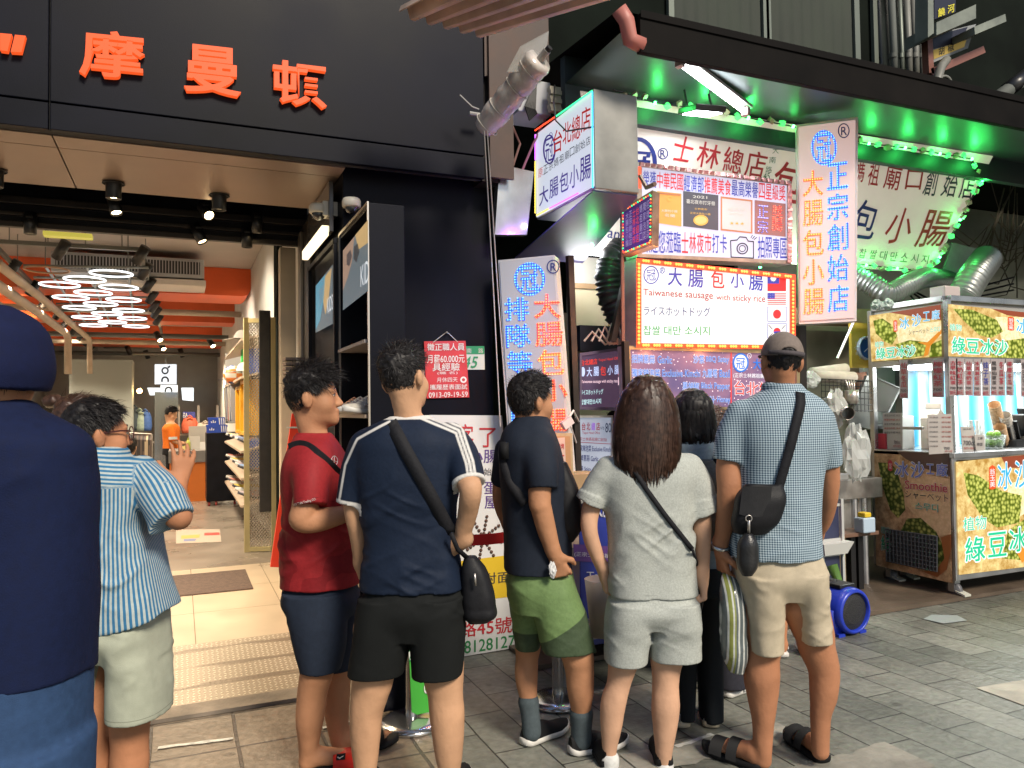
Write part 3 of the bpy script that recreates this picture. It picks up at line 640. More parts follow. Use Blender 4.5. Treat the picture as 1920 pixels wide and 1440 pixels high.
a,b=at(318,865,y=Y),at(388,932,y=Y);g.box((a[0],Y,.1),(b[0],Y+.9,a[2]));g.build('front',pm('counter orange',(.75,.2,.03),.4,nz=(3,.08)),CT)
a,b=at(316,846,y=Y),at(390,866,y=Y);g=MB();g.box((a[0],Y-.03,b[2]),(b[0],Y+.95,a[2]));g.build('top',pm('counter grey',(.27,.25,.23),.45),CT,bevel=.008)
ctz=float(at(316,846,y=Y)[2])
for k,(px,w_,h_,c,lab)in enumerate(((365,.16,.22,(.45,.42,.38),'grey tilted display card on the shop counter'),(353,.05,.2,(.5,.55,.1),'yellow drink bottle on the shop counter'),(378,.14,.12,(.6,.58,.55),'white card stand at the counter right end'),(344,.12,.07,(.7,.55,.2),'yellow paper tray on the counter by the clerk hands'))):
 q=at(px,846,y=Y+.2);g=MB()
 if k==1:g.lathe((q[0],Y+.2,ctz),[(0,0),(.035,0),(.035,.12),(.015,.16),(.015,.2),(0,.2)],12)
 else:g.prism([(q[0]-w_/2,Y+.2,ctz+.001),(q[0]+w_/2,Y+.2,ctz+.001),(q[0]+w_/2,Y+.2+h_*.3,ctz+h_),(q[0]-w_/2,Y+.2+h_*.3,ctz+h_)],(0,.02,0))
 solo(['display_card','drink_bottle','card_stand','paper_tray'][k],g,pm('counter item %d'%k,c,.5),lab,['card','bottle','card stand','tray'][k])
g=MB();q=at(378,822,y=Y+.5);g.box((q[0]-.2,Y+.5,ctz+.1),(q[0]+.16,Y+.53,ctz+.38));g.box((q[0]-.04,Y+.53,ctz+.001),(q[0]+.04,Y+.6,ctz+.2));solo('till_screen',g,pm('till beige',(.5,.47,.42),.4),'pale till screen on the shop counter','till')
Y=12.6;CB=thing('shop_cabinet','black wheeled cabinet under the blue shoe boxes','cabinet',at(415,945,y=Y))
a,b=at(387,812,y=Y),at(446,938,y=Y);g=MB();g.box((a[0],Y,b[2]),(b[0]+.1,Y+.6,a[2]));g.build('body',blk2,CB,bevel=.01)
for px in(392,405,440):
 q=at(px,942,y=Y+.05);MB().cyl((q[0]-.015,Y+.05,.1+.035),(q[0]+.015,Y+.05,.135),.035,14).build('wheel',pm('caster red',(.4,.05,.04),.4),CB)
cz=float(a[2]);bx=pm('box blue',(.02,.07,.42),.45)
for k,(x0,x1,y0_,y1_,lab)in enumerate(((388,426,797,811,'blue shoe box with white bars lying on the black cabinet'),(391,422,783,797,'blue shoe box with white bars stacked on top'))):
 pl=planeY(Y+.05+.03*k);a,b=at(x0,y0_,y=pl.p[1]),at(x1,y1_,y=pl.p[1]);t=thing('shoe_box',lab,'shoe box',((a[0]+b[0])/2,Y+.2,cz+.001 if k==0 else float(b[2])+.002),'blue shoe boxes')
 g=MB();g.box((a[0],pl.p[1],(cz+.001 if k==0 else b[2]+.002)),(b[0],pl.p[1]+.3,a[2]-.035));g.build('box_body',bx,t);g=MB();g.box((a[0]-.006,pl.p[1]-.006,a[2]-.034),(b[0]+.006,pl.p[1]+.306,a[2]))
 for j in range(3):pl.rect(g,[(x1-12+j*4,y0_+1),(x1-10+j*4,y0_+1),(x1-9+j*4,y1_-1),(x1-11+j*4,y1_-1)],1,.008)
 for j in(-1,0,1):pl.rect(g,[(x0+9+j*3-1,y1_-4),(x0+9+j*3+1,y1_-4),(x0+9+j*4+1,y1_-9+abs(j)*2),(x0+9+j*4-1,y1_-9+abs(j)*2)],1,.008)
 g.build('lid',[bx,pm('box white',(.7,.7,.72),.5)],t)
bk=pm('back shelf',(.4,.36,.32),.6)
SH=thing('wall_shelving','pale shelving with bags and a blue sign along the back wall','shelving',(-.2,21.5,.1))
g=MB()
for px0,px1,yy in((247,290,830),(335,440,815),(335,440,850),(335,440,885)):
 a=at(px0,yy,y=20.6);b=at(px1,yy,y=20.6);g.box((a[0],20.6,a[2]-.03),(b[0],21.2,a[2]))
for px in(247,335,372,408,440):
 a=at(px,760,y=20.9);g.box((a[0]-.03,20.9,.1),(a[0]+.03,21.2,a[2]))
g.build('shelf',bk,SH)
g=MB();pl=planeY(20.5);g.prism(pl.quad([(343,772),(366,772),(366,784),(343,784)]),(0,.05,0));g.build('sign_panel',pm('sign navy',(.05,.06,.25),.4),SH)
g=MB();pl.line(g,'BA',344,352,774,783,774,783,0,.02);g.build('lettering',pm('plate white',(.62,.64,.6),.4),SH)
for k,(px,py,w_,h_,c,lab)in enumerate(((252,790,.35,.55,(.04,.06,.08),'dark backpack on the left wall shelf'),(262,793,.35,.5,(.3,.38,.33),'grey green backpack on the left wall shelf'),(272,793,.3,.48,(.05,.12,.35),'blue backpack on the left wall shelf'),(356,800,.4,.4,(.6,.12,.06),'red backpack on the back shelf'),(385,805,.5,.3,(.5,.42,.34),'beige bag on the back shelf'),(250,835,.3,.35,(.08,.06,.2),'round dark cap on the hanging rail'))):
 q=at(px,py,y=20.3);g=MB();n=12
 for j in range(1):
  prof=[(0,0),(w_*.45,0),(w_*.5,h_*.2),(w_*.48,h_*.6),(w_*.35,h_*.9),(0,h_)];g.lathe((q[0],20.5,q[2]-h_*.4),prof,14)
 g.tube([(q[0]-.06,20.3,q[2]+h_*.55),(q[0],20.28,q[2]+h_*.7),(q[0]+.06,20.3,q[2]+h_*.55)],.02,6)
 solo('backpack',g,pm('bag %d'%k,c,.7,nz=(20,.2)),lab,'backpack','bags on the back shelves',True)
CR=thing('clothes_rail','clothes rail hung with dark shirts deep in the shop','clothes rail',at(262,900,y=17.5))
g=MB();a,b=at(243,812,y=17.5),at(284,814,y=17.5);g.tube([a,b],.02,8)
for q in(a,b):g.tube([q,(q[0],q[1],.1)],.02,8)
g.build('rail',steel,CR)
cl=[pm('garment dark',(.03,.025,.025),.9),pm('garment brown',(.09,.065,.055),.9),pm('garment beige',(.38,.3,.2),.9)]
for k in range(11):
 q=mix(a,b,(k+.6)/11.4);h_=.95+.15*random.random();g=MB()
 g.prism([q+np.array(v)for v in((-.02,-.2,-.12),(-.02,0,-.03),(-.02,.2,-.12),(-.02,.24,-h_),(-.02,-.24,-h_))],(.06,0,0));g.build('garment',cl[(k*7)%3 if k>7 else k%2],CR,bevel=.01)
gp=em('glow panel',(.85,.93,.95),1.6)
for k,q in enumerate(([(276,727),(300,727),(302,741),(281,741)],[(340,727),(363,727),(363,752),(342,750)])):
 pl=planeY(21.8);g=MB();g.prism(pl.quad(q),(0,.08,0));solo('glow_panel',g,gp,['bright white light panel left of the hanging lightboxes','bright striped light panel right of the hanging lightboxes'][k],'light panel')
g=MB();g.lathe(at(262,733,y=20),[(0,0),(.05,0),(.05,.04),(0,.05)],12,(-.2,-1,-.1));solo('wall_spot',g,em('dazzle',(1,.62,.2),40),'dazzling warm lamp at the back left of the shop','lamp')
g=MB();a,b=at(290,735,y=16.5),at(334,800,y=16.5);g.box((a[0],16.5,.1),(b[0],16.56,a[2]));solo('mirror_pillar',g,pm('dim mirror',(.25,.27,.28),.12,.8),'dim mirrored pillar behind the clerk in orange','mirror')
g=MB();a,b=at(97,690,x=-2.9),at(124,750,x=-2.9);xw=-3.14
y0_,y1_=float(at(97,700,x=-3.1)[1]),float(at(124,700,x=-3.1)[1])
N_=thing('lit_niche','orange lit niche in the left shop wall','niche',(-3.1,(y0_+y1_)/2,1.5))
g.box((-3.148,y0_,1.3),(-3.06,y1_,1.36));g.box((-3.148,y0_,2.16),(-3.06,y1_,2.2));g.box((-3.148,y0_,1.36),(-3.06,y0_+.1,2.16));g.build('frame',pm('niche frame',(.35,.16,.08),.5),N_)
MB().box((-3.148,y1_-.25,1.36),(-3.05,y1_-.1,2.16)).box((-3.148,y0_+.1,2.08),(-3.05,y1_-.26,2.155)).build('glow_strip',em('niche glow',(1,.45,.1),2.5),N_)
MB().box((-3.148,y0_+.11,1.37),(-3.12,y1_-.26,2.07)).build('panel',pm('niche orange',(.6,.18,.04),.5),N_)
g=MB();q=at(130,690,x=-2.8);g.box((-3.15,q[1]+1.5,.1),(-2.75,q[1]+2.4,2.9));solo('wall_pier',g,pm('beige pier',(.42,.36,.3),.7),'beige pier on the left shop wall behind the niche','pier')
g=MB();q=at(215,760,y=19.5);g.box((q[0]-.9,19.5,.1),(q[0]+.35,20.4,2.75));solo('stock_partition',g,pm('grey green partition',(.33,.35,.32),.6),'grey partition panel at the back left of the shop','partition')
WS=thing('shoe_wall','white wall display with tilted shoe shelves and yellow frames behind the gate','display wall',(.85,10.5,.1))
wm=pm('display white',(.6,.57,.52),.5);ye=pm('yellow frame',(.70,.36,.02),.45);bl_=pm('blue frame',(.03,.09,.35),.45)
for z in(.55,.85,1.15,1.98,2.4):
 g=MB();g.prism([(.945,9.0,z),(.945,9.0,z+.02),(.62,9.0,z-.06),(.62,9.0,z-.085)],(0,3.4,0));g.build('shelf',pm('shelf board',(.46,.35,.25),.5),WS)
def fr_(x,ya,yb,za,zb,m_,nm='frame'):
 g=MB();t=.04
 g.box((x,ya,za),(.945,ya+t,zb));g.box((x,yb-t,za),(.945,yb,zb));g.box((x,ya+t,za),(.945,yb-t,za+t));g.box((x,ya+t,zb-t),(.945,yb-t,zb));g.build(nm,m_,WS,bevel=.003)
fr_(.68,9.3,10.0,1.25,1.9,ye);fr_(.68,10.1,10.9,1.25,1.85,ye);fr_(.7,9.2,9.7,1.95,2.25,bl_);fr_(.72,9.1,9.5,.9,1.2,bl_)
g=MB()
for k in range(16):g.box((.80,9.36+k*.1,1.3),(.81,9.37+k*.1,1.84));g.box((.80,9.3,1.3+k*.034),(.81,10.9,1.306+k*.034))
g.build('mesh_panel',ye,WS)
g=MB();g.box((.66,12.9,1.35),(.94,12.93,2.45));g.build('side_panel',pm('perforated white',(.52,.52,.5),.5),WS)
g=MB();g.box((.72,10.2,2.1),(.86,10.45,2.32));solo('green_box',g,pm('box green',(.03,.4,.08),.5),'small green box on the wall display top shelf','box')
g=MB();q=np.array([.62,10.4,2.0])
n=14
g.add([(q[0]+.12*math.sin(a)*math.cos(b),q[1]+.12*math.sin(a)*math.sin(b),q[2]+.12*math.cos(a))for a in np.linspace(0,math.pi,n)for b in np.linspace(0,2*math.pi,20,endpoint=False)],[(i*20+j,i*20+(j+1)%20,(i+1)*20+(j+1)%20,(i+1)*20+j)for i in range(n-1)for j in range(20)])
bm=pm('ball',(.7,.22,.04),.5);o=tag(g.build('basketball',[bm,pm('ball white',(.7,.68,.62),.5),pm('ball blue',(.05,.12,.4),.5)],None,True,origin=q),'orange white and blue ball on the wall display','ball')
for i,p_ in enumerate(o.data.polygons):p_.material_index=[0,1,0,2,1][(i//40+i%20//4)%5]
k=0;nms=['top','middle','bottom']
for r_,z in enumerate((1.09,.79,.49)):
 for j in range(6):
  k+=1;y=9.2+j*.48
  sneaker((.92,y,z+.018),math.pi/2+.25*0+math.pi*0+.0,sm((k*3+r_)%8),[swh,sdk][k%2],[swh,sor,sdk][k%3],'%s shoe from the gate on the %s tilted shelf of the wall display'%(ords[j],nms[r_]),'shoes on the tilted wall shelves',.34)
  o=COL.objects[-1]
for o in list(COL.objects):
 if o.get('group')=='shoes on the tilted wall shelves':o.rotation_euler=(math.radians(14),0,math.pi/2)
for k,(y,z,c,lab)in enumerate(((9.5,2.0,(.6,.58,.52),'white cap on the wall display blue frame'),(9.9,2.42,(.5,.47,.42),'pale cap on the wall display highest shelf'),(11.3,1.99,(.1,.1,.11),'black cap hanging behind the ball'))):
 g=MB();n=10;g.lathe((.7,y,z),[(.1*math.cos(a),.11*math.sin(a))for a in np.linspace(0,1.57,7)],16);g.prism([(.62,y-.07,z),(.5,y-.05,z-.02),(.48,y,z-.025),(.5,y+.05,z-.02),(.62,y+.07,z)],(0,0,.006));solo('cap',g,pm('cap %d'%k,c,.8),lab,'cap',None,True)
for k in range(7):
 y=11.0+k*.26;g=MB();zt_=1.9;g.prism([(.62+.02*(k%2),y,zt_),(.78,y,zt_+.05),(.94,y,zt_),(.94,y,zt_-.5),(.64,y,zt_-.5)],(0,.1,0));solo('hanging_shirt',g,pm('shirt stock %d'%(k%4),[(.3,.3,.32),(.05,.06,.1),(.5,.46,.4),(.35,.08,.06)][k%4],.9),'folded hanging %s shirt, %s along the wall display'%(['grey','navy','cream','red'][k%4],ords[k]),'shirt','shirts hung on the wall display',bevel=.02)
GT=thing('folding_gate','open folding metal gate with perforated panel at the right of the doorway','gate',at(490,1035,z=.1))
a=at(463,1035,z=.1);b=at(514,1034,z=.1);zt_=float(at(463,596,y=a[1])[2]);yel=pm('gate beige yellow',(.55,.46,.22),.45,nz=(5,.1))
d_=nrm(b-a);g=MB()
def bar(p,q,t,mi=0):
 d=nrm(q-p);u,v=frame(d);g.obox((np.asarray(p)+q)/2,(np.asarray(q)-p)/2,u*t,v*t,mi)
up=np.array([0,0,zt_-.1])
bar(a,a+up,.026);bar(b,b+up,.026);bar(a+d_*.027+ZZ*.03,b-d_*.027+ZZ*.03,.022);bar(a+up+d_*.027-ZZ*.03,b+up-d_*.027-ZZ*.03,.022);g.build('frame',yel,GT)
g=MB();W_=np.linalg.norm(b-a)
nx,nz_=9,62
for i in range(nx):
 for j in range(nz_):
  for sg in(1,-1):
   p0=a+d_*W_*(i+.0)/nx+ZZ*(.05+(zt_-.2)*j/nz_);p1=a+d_*W_*(i+1)/nx+ZZ*(.05+(zt_-.2)*(j+1)/nz_)
   if sg<0:p0[2],p1[2]=p1[2],p0[2]
   g.tube([p0+d_*.001,p1],.0045,4,caps=False)
g.build('mesh_panel',pm('gate mesh',(.5,.44,.36),.4,.5),GT)
g=MB();q=at(497,960,y=a[1]-.12);q2=at(497,582,y=a[1]-.12);g.box((q[0]-.05,q[1],q[2]),(q[0]+.06,q[1]+.07,q2[2]));q=at(515,955,y=a[1]-.05);g.box((q[0]-.02,q[1]-.05,q[2]+.2),(q[0]+.08,q[1]+.02,q2[2]-.1));g.build('folded_leaf',pm('gate black',(.025,.022,.02),.5,nz=(12,.4)),GT,bevel=.004)
g=MB();pl=planeY(6.05);g.prism(pl.quad([(548,775),(600,775),(600,1068),(507,1063)]),(0,.03,0));t=thing('red_standee','leaning red board behind the man in the red shirt','sign board',at(550,1068,y=6.05));g.build('board',pm('standee red',(.75,.05,.02),.4),t)
g=MB();pl.rect(g,[(537,800),(600,800),(600,803),(537,803)],0,.004);pl.line(g,'m',535,545,1040,1052,1040,1052,1,.004,.02);g.build('lettering',[pm('plate white',(.62,.64,.6),.4),pm('board yellow',(.62,.42,.02),.45)],t)
for(x,y,e)in((-1.6,7.6,75),(0,8.3,75),(-.2,10.5,80),(-1.8,12,90),(0,13.4,80),(-1.0,16.5,140),(.2,19,120),(-2.2,8.8,90),(-2.5,14.5,110),(-2.3,18,110)):
 spot_lamp((x,y,3.0),(.05,.0,-1),e*1.3,'track_lamp',130,(1,.84,.62))
for y in(8.0,10.2,12.4,15,18):spot_lamp((-1.75,y,3.05),(-1,.3,-.45),90,'track_lamp',110,(1,.84,.64))
for y in(9,11.5):spot_lamp((-.4,y,3.05),(1,.3,-.75),60,'track_lamp',100,(1,.88,.7))
# sausage stall
alu=pm('aged aluminium',(.45,.44,.42),.35,.75,nz=(9,.25));galv=pm('dirty galvanised',(.24,.235,.215),.45,.5,nz=(4,.3));frm=pm('sign frame brown',(.28,.24,.19),.5,.3,nz=(8,.3))
inkR=pm('sign ink red',(.5,.015,.02),.5,emit=(.7,.02,.015),es=.45);inkB=pm('sign ink blue',(.02,.03,.25),.5,emit=(.03,.04,.42),es=.4);inkK=pm('sign ink black',(.01,.01,.02),.5,emit=(.03,.03,.06),es=.3);inkG=pm('sign ink green',(.02,.2,.05),.5,emit=(.03,.35,.06),es=.4);inkM=pm('sign ink maroon',(.2,.02,.02),.5,emit=(.3,.04,.03),es=.4)
nR=pm('print red',(.5,.025,.035),.5);nB=pm('print blue',(.015,.025,.16),.5);nG=pm('print green',(.04,.16,.06),.5);nK=pm('print navy black',(.02,.025,.05),.5)
ledR=em('led red',(1,.06,.02),2.9);ledB=em('led blue',(.04,.2,1),3.1);ledO=em('led amber',(1,.32,.06),2.9);ledG=em('led green',(.05,1,.3),2.4);ledC=em('led cyan',(.05,.55,1),2.6);ledY=em('led yellow',(1,.75,.1),2.2);ledV=em('led violet',(.6,.12,1),2.6)
stall_floor=MB();stall_floor.box((1.9,4.08,.003),(14,12,.03));struct('stall_floor',stall_floor,pm('brown stall floor',(.09,.065,.045),.55,nz=(3,.35),bump=(30,.3)))
BLD=thing('street_building','dark old building rising above the food stalls','building',(8,8,0))
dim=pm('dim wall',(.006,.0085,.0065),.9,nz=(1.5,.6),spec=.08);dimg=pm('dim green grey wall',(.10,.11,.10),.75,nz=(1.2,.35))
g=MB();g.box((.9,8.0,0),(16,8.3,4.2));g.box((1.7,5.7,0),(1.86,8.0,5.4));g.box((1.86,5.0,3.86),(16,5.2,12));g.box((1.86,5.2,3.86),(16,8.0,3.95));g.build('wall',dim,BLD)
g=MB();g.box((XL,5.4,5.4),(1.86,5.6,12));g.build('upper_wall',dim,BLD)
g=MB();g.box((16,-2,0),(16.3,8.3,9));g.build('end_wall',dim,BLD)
wgl=pm('dark window glass',(.025,.03,.028),.15,nz=(2,.4));wfr=pm('window aluminium',(.16,.18,.15),.45,.4)
pl=planeY(4.98)
for k,(x0,x1)in enumerate(((1250,1430),(1432,1600),(1632,1700))):
 g=MB();a=pl.hit(x0,10);b=pl.hit(x1,10);W_=MB();W_.box((a[0]+.05,4.985,4.1),(b[0]-.02,4.997,6.2));f_=W_.build('window',wgl,BLD)
 g.box((a[0],4.95,4.1),(a[0]+.05,4.985,6.2));g.box((b[0]-.02,4.95,4.1),(b[0]+.04,4.985,6.2));g.build('window_frame',wfr,BLD)
 if k<2:
  g=MB();n=26;top=[(a[0]+.06+(b[0]-a[0]-.1)*i/n,4.975+.008*math.sin(i*1.9),4.12)for i in range(n+1)]
  g.add(top+[(x,y,6.2)for x,y,z in top],[(i,i+1,n+2+i,n+1+i)for i in range(n)]);g.build('curtain',pm('curtain green grey',(.028,.036,.026),.8,nz=(2,.3)),BLD,True)
pm_=pm('white conduit',(.17,.17,.15),.5,nz=(6,.2))
for k,(px,r,m_)in enumerate(((1690,.02,wfr),(1703,.03,pm_),(1716,.03,pm_),(1727,.022,pm_),(1675,.03,dimg))):
 a=at(px+2,160,y=4.86);b=at(px-6,-60,y=4.86);g=MB();g.tube([a,mix(a,b,.3)+np.array([.01,0,0]),b],r,8)
 q=mix(a,b,.25);g.lathe(q,[(r+.003,-.02),(r+.003,.02)],10)
 solo('conduit',g,m_,['thin grey conduit left of the white pair above the awning','white conduit left of the pair above the awning','white conduit right of the pair above the awning','thin white conduit beside the brown framed sign','dull drain pipe beside the dark window'][k],'pipe','pipes climbing the wall above the awning',True)
AW=thing('awning','dark metal awning with green lit underside over the sausage stall','awning',(6,3.9,3.45))
awd=pm('awning dark',(.006,.005,.0045),.7,nz=(3,.5),spec=.08);awu=pm('awning underside',(.07,.10,.10),.42,.5,nz=(2,.15))
g=MB();g.box((2.36,3.58,3.50),(15.5,3.62,3.72));g.box((2.36,3.57,3.69),(15.5,3.575,3.735));g.build('front_board',awd,AW,bevel=.004)
g=MB();ny=10
g.grid(lambda u,v:(2.28+13.2*u,3.62+.72*v,3.63-.02*v),60,ny);g.build('underside',awu,AW,True)
g=MB();g.grid(lambda u,v:(2.25+13.25*u,3.63+1.3*v,3.74+.1*v),2,2);g.build('top_sheet',awd,AW)
g=MB();g.box((2.28,4.34,3.42),(15.5,4.4,3.80));g.build('rear_beam',pm('dark green beam',(.02,.03,.035),.6),AW)
g=MB()
for k in range(6):g.box((2.2,4.385+.012*(k%2),3.44+.028*k),(8.8,4.43+.012*(k%2),3.467+.028*k))
g.build('ribbed_valance',pm('beige ribbed sheet',(.36,.32,.24),.5,nz=(5,.3)),AW)
q=at(1175,40,y=3.6);g=MB();g.tube([q+np.array([-.05,0,.06]),q,q+np.array([.02,0,-.1]),q+np.array([.1,0,-.12])],.045,8);g.build('gutter_end',pm('pink gutter',(.45,.16,.13),.5),AW,True)
g=MB();z0=3.55
def corr(u,v):
 p=mix(mix(at(750,22,y=3.75),at(905,62,y=3.75),u),mix(at(905,-60,y=3.0),at(1250,-40,y=3.0),u),v)
 return p+np.array([0,0,.03*np.clip(1.8*math.sin(u*2*math.pi*5),-1,1)])
g.grid(corr,60,4)
o=solo('corrugated_roof',g,pm('rusty corrugated',(.52,.41,.34),.5,.1,nz=(4,.35)),'rusty corrugated metal sheet jutting out above the shop corner','roof sheet',None,False);md=o.modifiers.new('s','SOLIDIFY');md.thickness=.006
g=MB();a,b=at(905,75,y=4.42),at(1005,20,y=4.42);g.prism([(1.75,4.405,3.6),(2.2,4.405,3.75),(2.2,4.405,4.5),(1.75,4.405,4.5)],(0,.03,0));g.box((1.77,4.38,2.96),(1.93,4.405,4.3));solo('corner_board',g,pm('rust brown board',(.06,.032,.022),.6,nz=(4,.4)),'rust brown board at the corner beside the rolled awning','board')
RL=thing('rolled_awning','rolled plastic awning wrapped in clear sheet at the shop corner','awning roll',at(950,180,y=4.0))
a,b=at(903,246,y=4.15),at(1012,112,y=3.7);g=MB();n=22
pts=[mix(a,b,i/n)for i in range(n+1)];rs=[.05+.026*math.sin(min(1,i/5)*1.57)+.004*math.sin(i*1.3)+.004*math.sin(i*3.1)for i in range(n+1)];rs[0]=.03
g.tube(pts,rs,18);g.build('tarp',pm('clear tarp',(.5,.46,.43),.2,nz=(9,.3),bump=(14,.7),coat=.5),RL,True)
g=MB()
for t in(.1,.33,.62,.85):g.torus(mix(a,b,t),.078,.003,nrm(b-a)+np.array([.2,0,.1]),20,5)
g.build('tie',pm('cord',(.5,.47,.42),.6),RL)
MB().cyl(mix(a,b,1.0),mix(a,b,1.12),.022,12).build('core_tube',pm('grey tube',(.3,.29,.28),.5),RL)
MB().cyl(mix(a,b,1.11),mix(a,b,1.16),.018,12).build('tube_cap',dark,RL)
g=MB();v=np.array([0,0,.16]);q=mix(a,b,1.02);g.prism([q+np.array([.02,0,-.07]),q+np.array([.05,0,.16]),q+np.array([-.1,.05,.07]),q+np.array([-.16,.1,-.06])],(.004,.01,0));g.build('loose_flap',pm('clear film',(.5,.5,.48),.15,alpha=.35),RL)
for k,x in enumerate((0,14)):
 g=MB();g.tube([at(908+x*.4,245,y=4.05),at(926+x*.6,560,y=4.3),at(938+x,800,y=4.4)],.004,5);solo('cord',g,pm('cord',(.5,.47,.42),.6),['left cord hanging from the rolled awning','right cord hanging from the rolled awning'][k],'cord','cords from the rolled awning')
g=MB();a=at(880,212,y=4.3);b=at(905,216,y=4.3);g.cyl(a,b,.012,8);g.tube([at(862,178,y=4.2),at(885,200,y=4.2),at(898,205,y=4.2)],.005,5);solo('crank_hook',g,pm('grey tube',(.3,.29,.28),.5),'grey crank rod and twig wire beside the rolled awning end','rod')
g=MB();a,b=at(965,150,y=4.55),at(1027,222,y=4.55);g.box((a[0],4.5,b[2]),(b[0],4.75,a[2]));JB=thing('junction_box','pale metal junction box with dangling black cables behind the rolled awning','box',(a[0],4.6,b[2]));g.build('box_body',pm('box grey blue',(.4,.41,.43),.4),JB,bevel=.006)
g=MB()
for k in range(7):s_=k*3-9;g.tube([at(1003+s_*.2,120,y=4.47),at(1001+s_*.4,170,y=4.46),at(994+s_,200+k,y=4.45),at(1000+s_*.7,226-k*2,y=4.46)],.007,5)
g.build('cable',can,JB)
for k,(pts,c)in enumerate((([(945,230),(930,260),(938,300),(948,285)],(.05,.03,.04)),([(1022,225),(1000,270),(985,305),(975,330)],(.35,.12,.2)),([(960,235),(975,270),(962,310),(950,335)],(.2,.1,.08)),([(935,250),(940,310),(930,360)],(.03,.03,.05)))):
 g=MB();g.tube([at(x,y_,y=4.58)for x,y_ in pts],.008,6);solo('loose_cable',g,pm('cable %d'%k,c,.5),['black cable looping at the dark wall corner','pink cable running down behind the box sign','brown cable hanging at the dark wall corner','straight dark cable at the wall corner'][k],'cable','loose cables at the wall corner')
# box sign with rainbow led edge
X=2.2;pl=planeX(X);T=thing('box_sign','projecting white box sign edged with rainbow led dots','sign',(2.35,4.2,2.78))
g=MB();g.box((X+.004,3.84,2.785),(X+.30,4.63,3.37));g.build('housing',galv,T,bevel=.006)
sgw=pm('lit sign white',(.35,.36,.37),.4,emit=(.78,.85,.95),es=.75)
g=MB();g.box((X-.006,3.85,2.80),(X+.004,4.62,3.355));g.build('face',sgw,T)
pl=planeX(X-.006);g=MB()
pl.ring(g,1030,280,12,28,3,1);pl.text(g,'冠',[(1022,262),(1037,254),(1038,300),(1022,306)],1,bold=.005);pl.ring(g,1033,252,3,4,1,1)
for ch,x0,x1,ya,yb in(('台',1037,1054,244,290),('北',1055,1071,230,273),('總',1072,1088,218,266),('店',1089,1107,202,250)):pl.text(g,ch,[(x0,ya+3),(x1,ya-6),(x1,yb-8),(x0,yb)],0,bold=.012)
for i,ch in enumerate('原正宗媽祖廟口創始店'):
 x0=1009+i*9.9;y0_=318-i*6.6;pl.text(g,ch,[(x0,y0_),(x0+8.5,y0_-5),(x0+8.5,y0_+11),(x0,y0_+17)],0 if i==0 else 2)
for ch,x0,x1,ya,yb in(('大',1011,1028,350,388),('腸',1030,1047,335,374),('包',1049,1066,323,364),('小',1068,1085,310,356),('腸',1087,1108,294,342)):pl.text(g,ch,[(x0,ya+4),(x1,ya-7),(x1,yb-9),(x0,yb)],1,bold=.012)
g.build('lettering',[inkR,pm('sign ink violet',(.04,.02,.2),.5,emit=(.1,.06,.38),es=.4),inkK],T)
g=MB();pl=planeX(X-.012)
pl.dots(g,(1003,245),(1043,218),18,.007,0);pl.dots(g,(1043,218),(1111,170),32,.007,1);pl.dots(g,(1111,172),(1112,352),58,.0075,2);pl.dots(g,(1004,252),(1004,300),18,.007,4);pl.dots(g,(1004,302),(1004,400),34,.007,3);pl.dots(g,(1006,404),(1030,391),12,.007,3);pl.dots(g,(1030,391),(1085,362),26,.007,4)
tag(g.build('led_strip',[ledR,ledG,ledC,ledY,ledV],T),kind='stuff')
g=MB();g.prism([(2.2,3.86,2.78),(2.5,3.86,2.78),(2.75,5.0,2.60),(2.2,5.0,2.60)],(0,0,-.008));g.build('bottom_sheet',pm('blue violet underside',(.10,.09,.22),.4,nz=(3,.3)),T)
g=MB();pl=planeY(4.45);c=pl.quad([(937,308),(1001,322),(988,440),(928,440)]);g.prism(c,(0,.06,0));solo('metal_side_panel',g,pm('bright sheet metal',(.5,.49,.45),.25,.85,nz=(3,.3)),'shiny sheet metal panel left of the rainbow edged box sign','panel')
g=MB();g.tube([at(1040,160,y=4.3),at(1038,190,y=4.0),at(1042,226,x=2.18),at(1062,246,x=2.18),at(1112,238,x=2.18)],.005,6);solo('sign_cable',g,can,'black cable sagging across the rainbow edged box sign','cable')
# big slanted banner
A1,A2,A3=np.array([2.6,4.36,3.42]),np.array([6.35,4.3,3.60]),at(1745,512,y=5.0)
nb=np.cross(A2-np.array([2.72,4.3,3.585]),A3-A2);PB=Pl(A2,nb)
T=thing('shop_banner','large slanted cream banner with red and blue brush lettering behind the signs','banner',(4.5,4.8,2.7))
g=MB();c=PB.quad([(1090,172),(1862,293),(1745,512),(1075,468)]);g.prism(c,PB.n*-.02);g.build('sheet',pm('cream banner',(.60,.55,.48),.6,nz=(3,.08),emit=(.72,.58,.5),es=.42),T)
g=MB();PB.ring(g,1196,305,36,48,8,1);PB.text(g,'冠',[(1150,280),(1224,285),(1216,335),(1150,335)],1,bold=.02);PB.ring(g,1243,288,10,11,2,1);PB.text(g,'R',[(1238,281),(1248,281),(1248,295),(1238,295)],1,bold=.02)
for ch,q in(('士',[(1268,250),(1306,262),(1292,305),(1260,300)]),('林',[(1312,262),(1356,275),(1344,318),(1304,312)]),('總',[(1360,272),(1398,284),(1388,328),(1354,320)]),('店',[(1402,280),(1442,288),(1430,335),(1394,330)])):PB.text(g,ch,q,0,bold=.014)
for ch,x,y_ in(('大',1455,282),('南',1449,300),('路',1442,318),('45',1438,330),('號',1432,338)):PB.text(g,ch,[(x-6,y_-6),(x+6,y_-6),(x+5,y_+6),(x-7,y_+6)],2)
PB.text(g,'包',[(1460,300),(1512,310),(1500,385),(1440,370)],0,bold=.012)
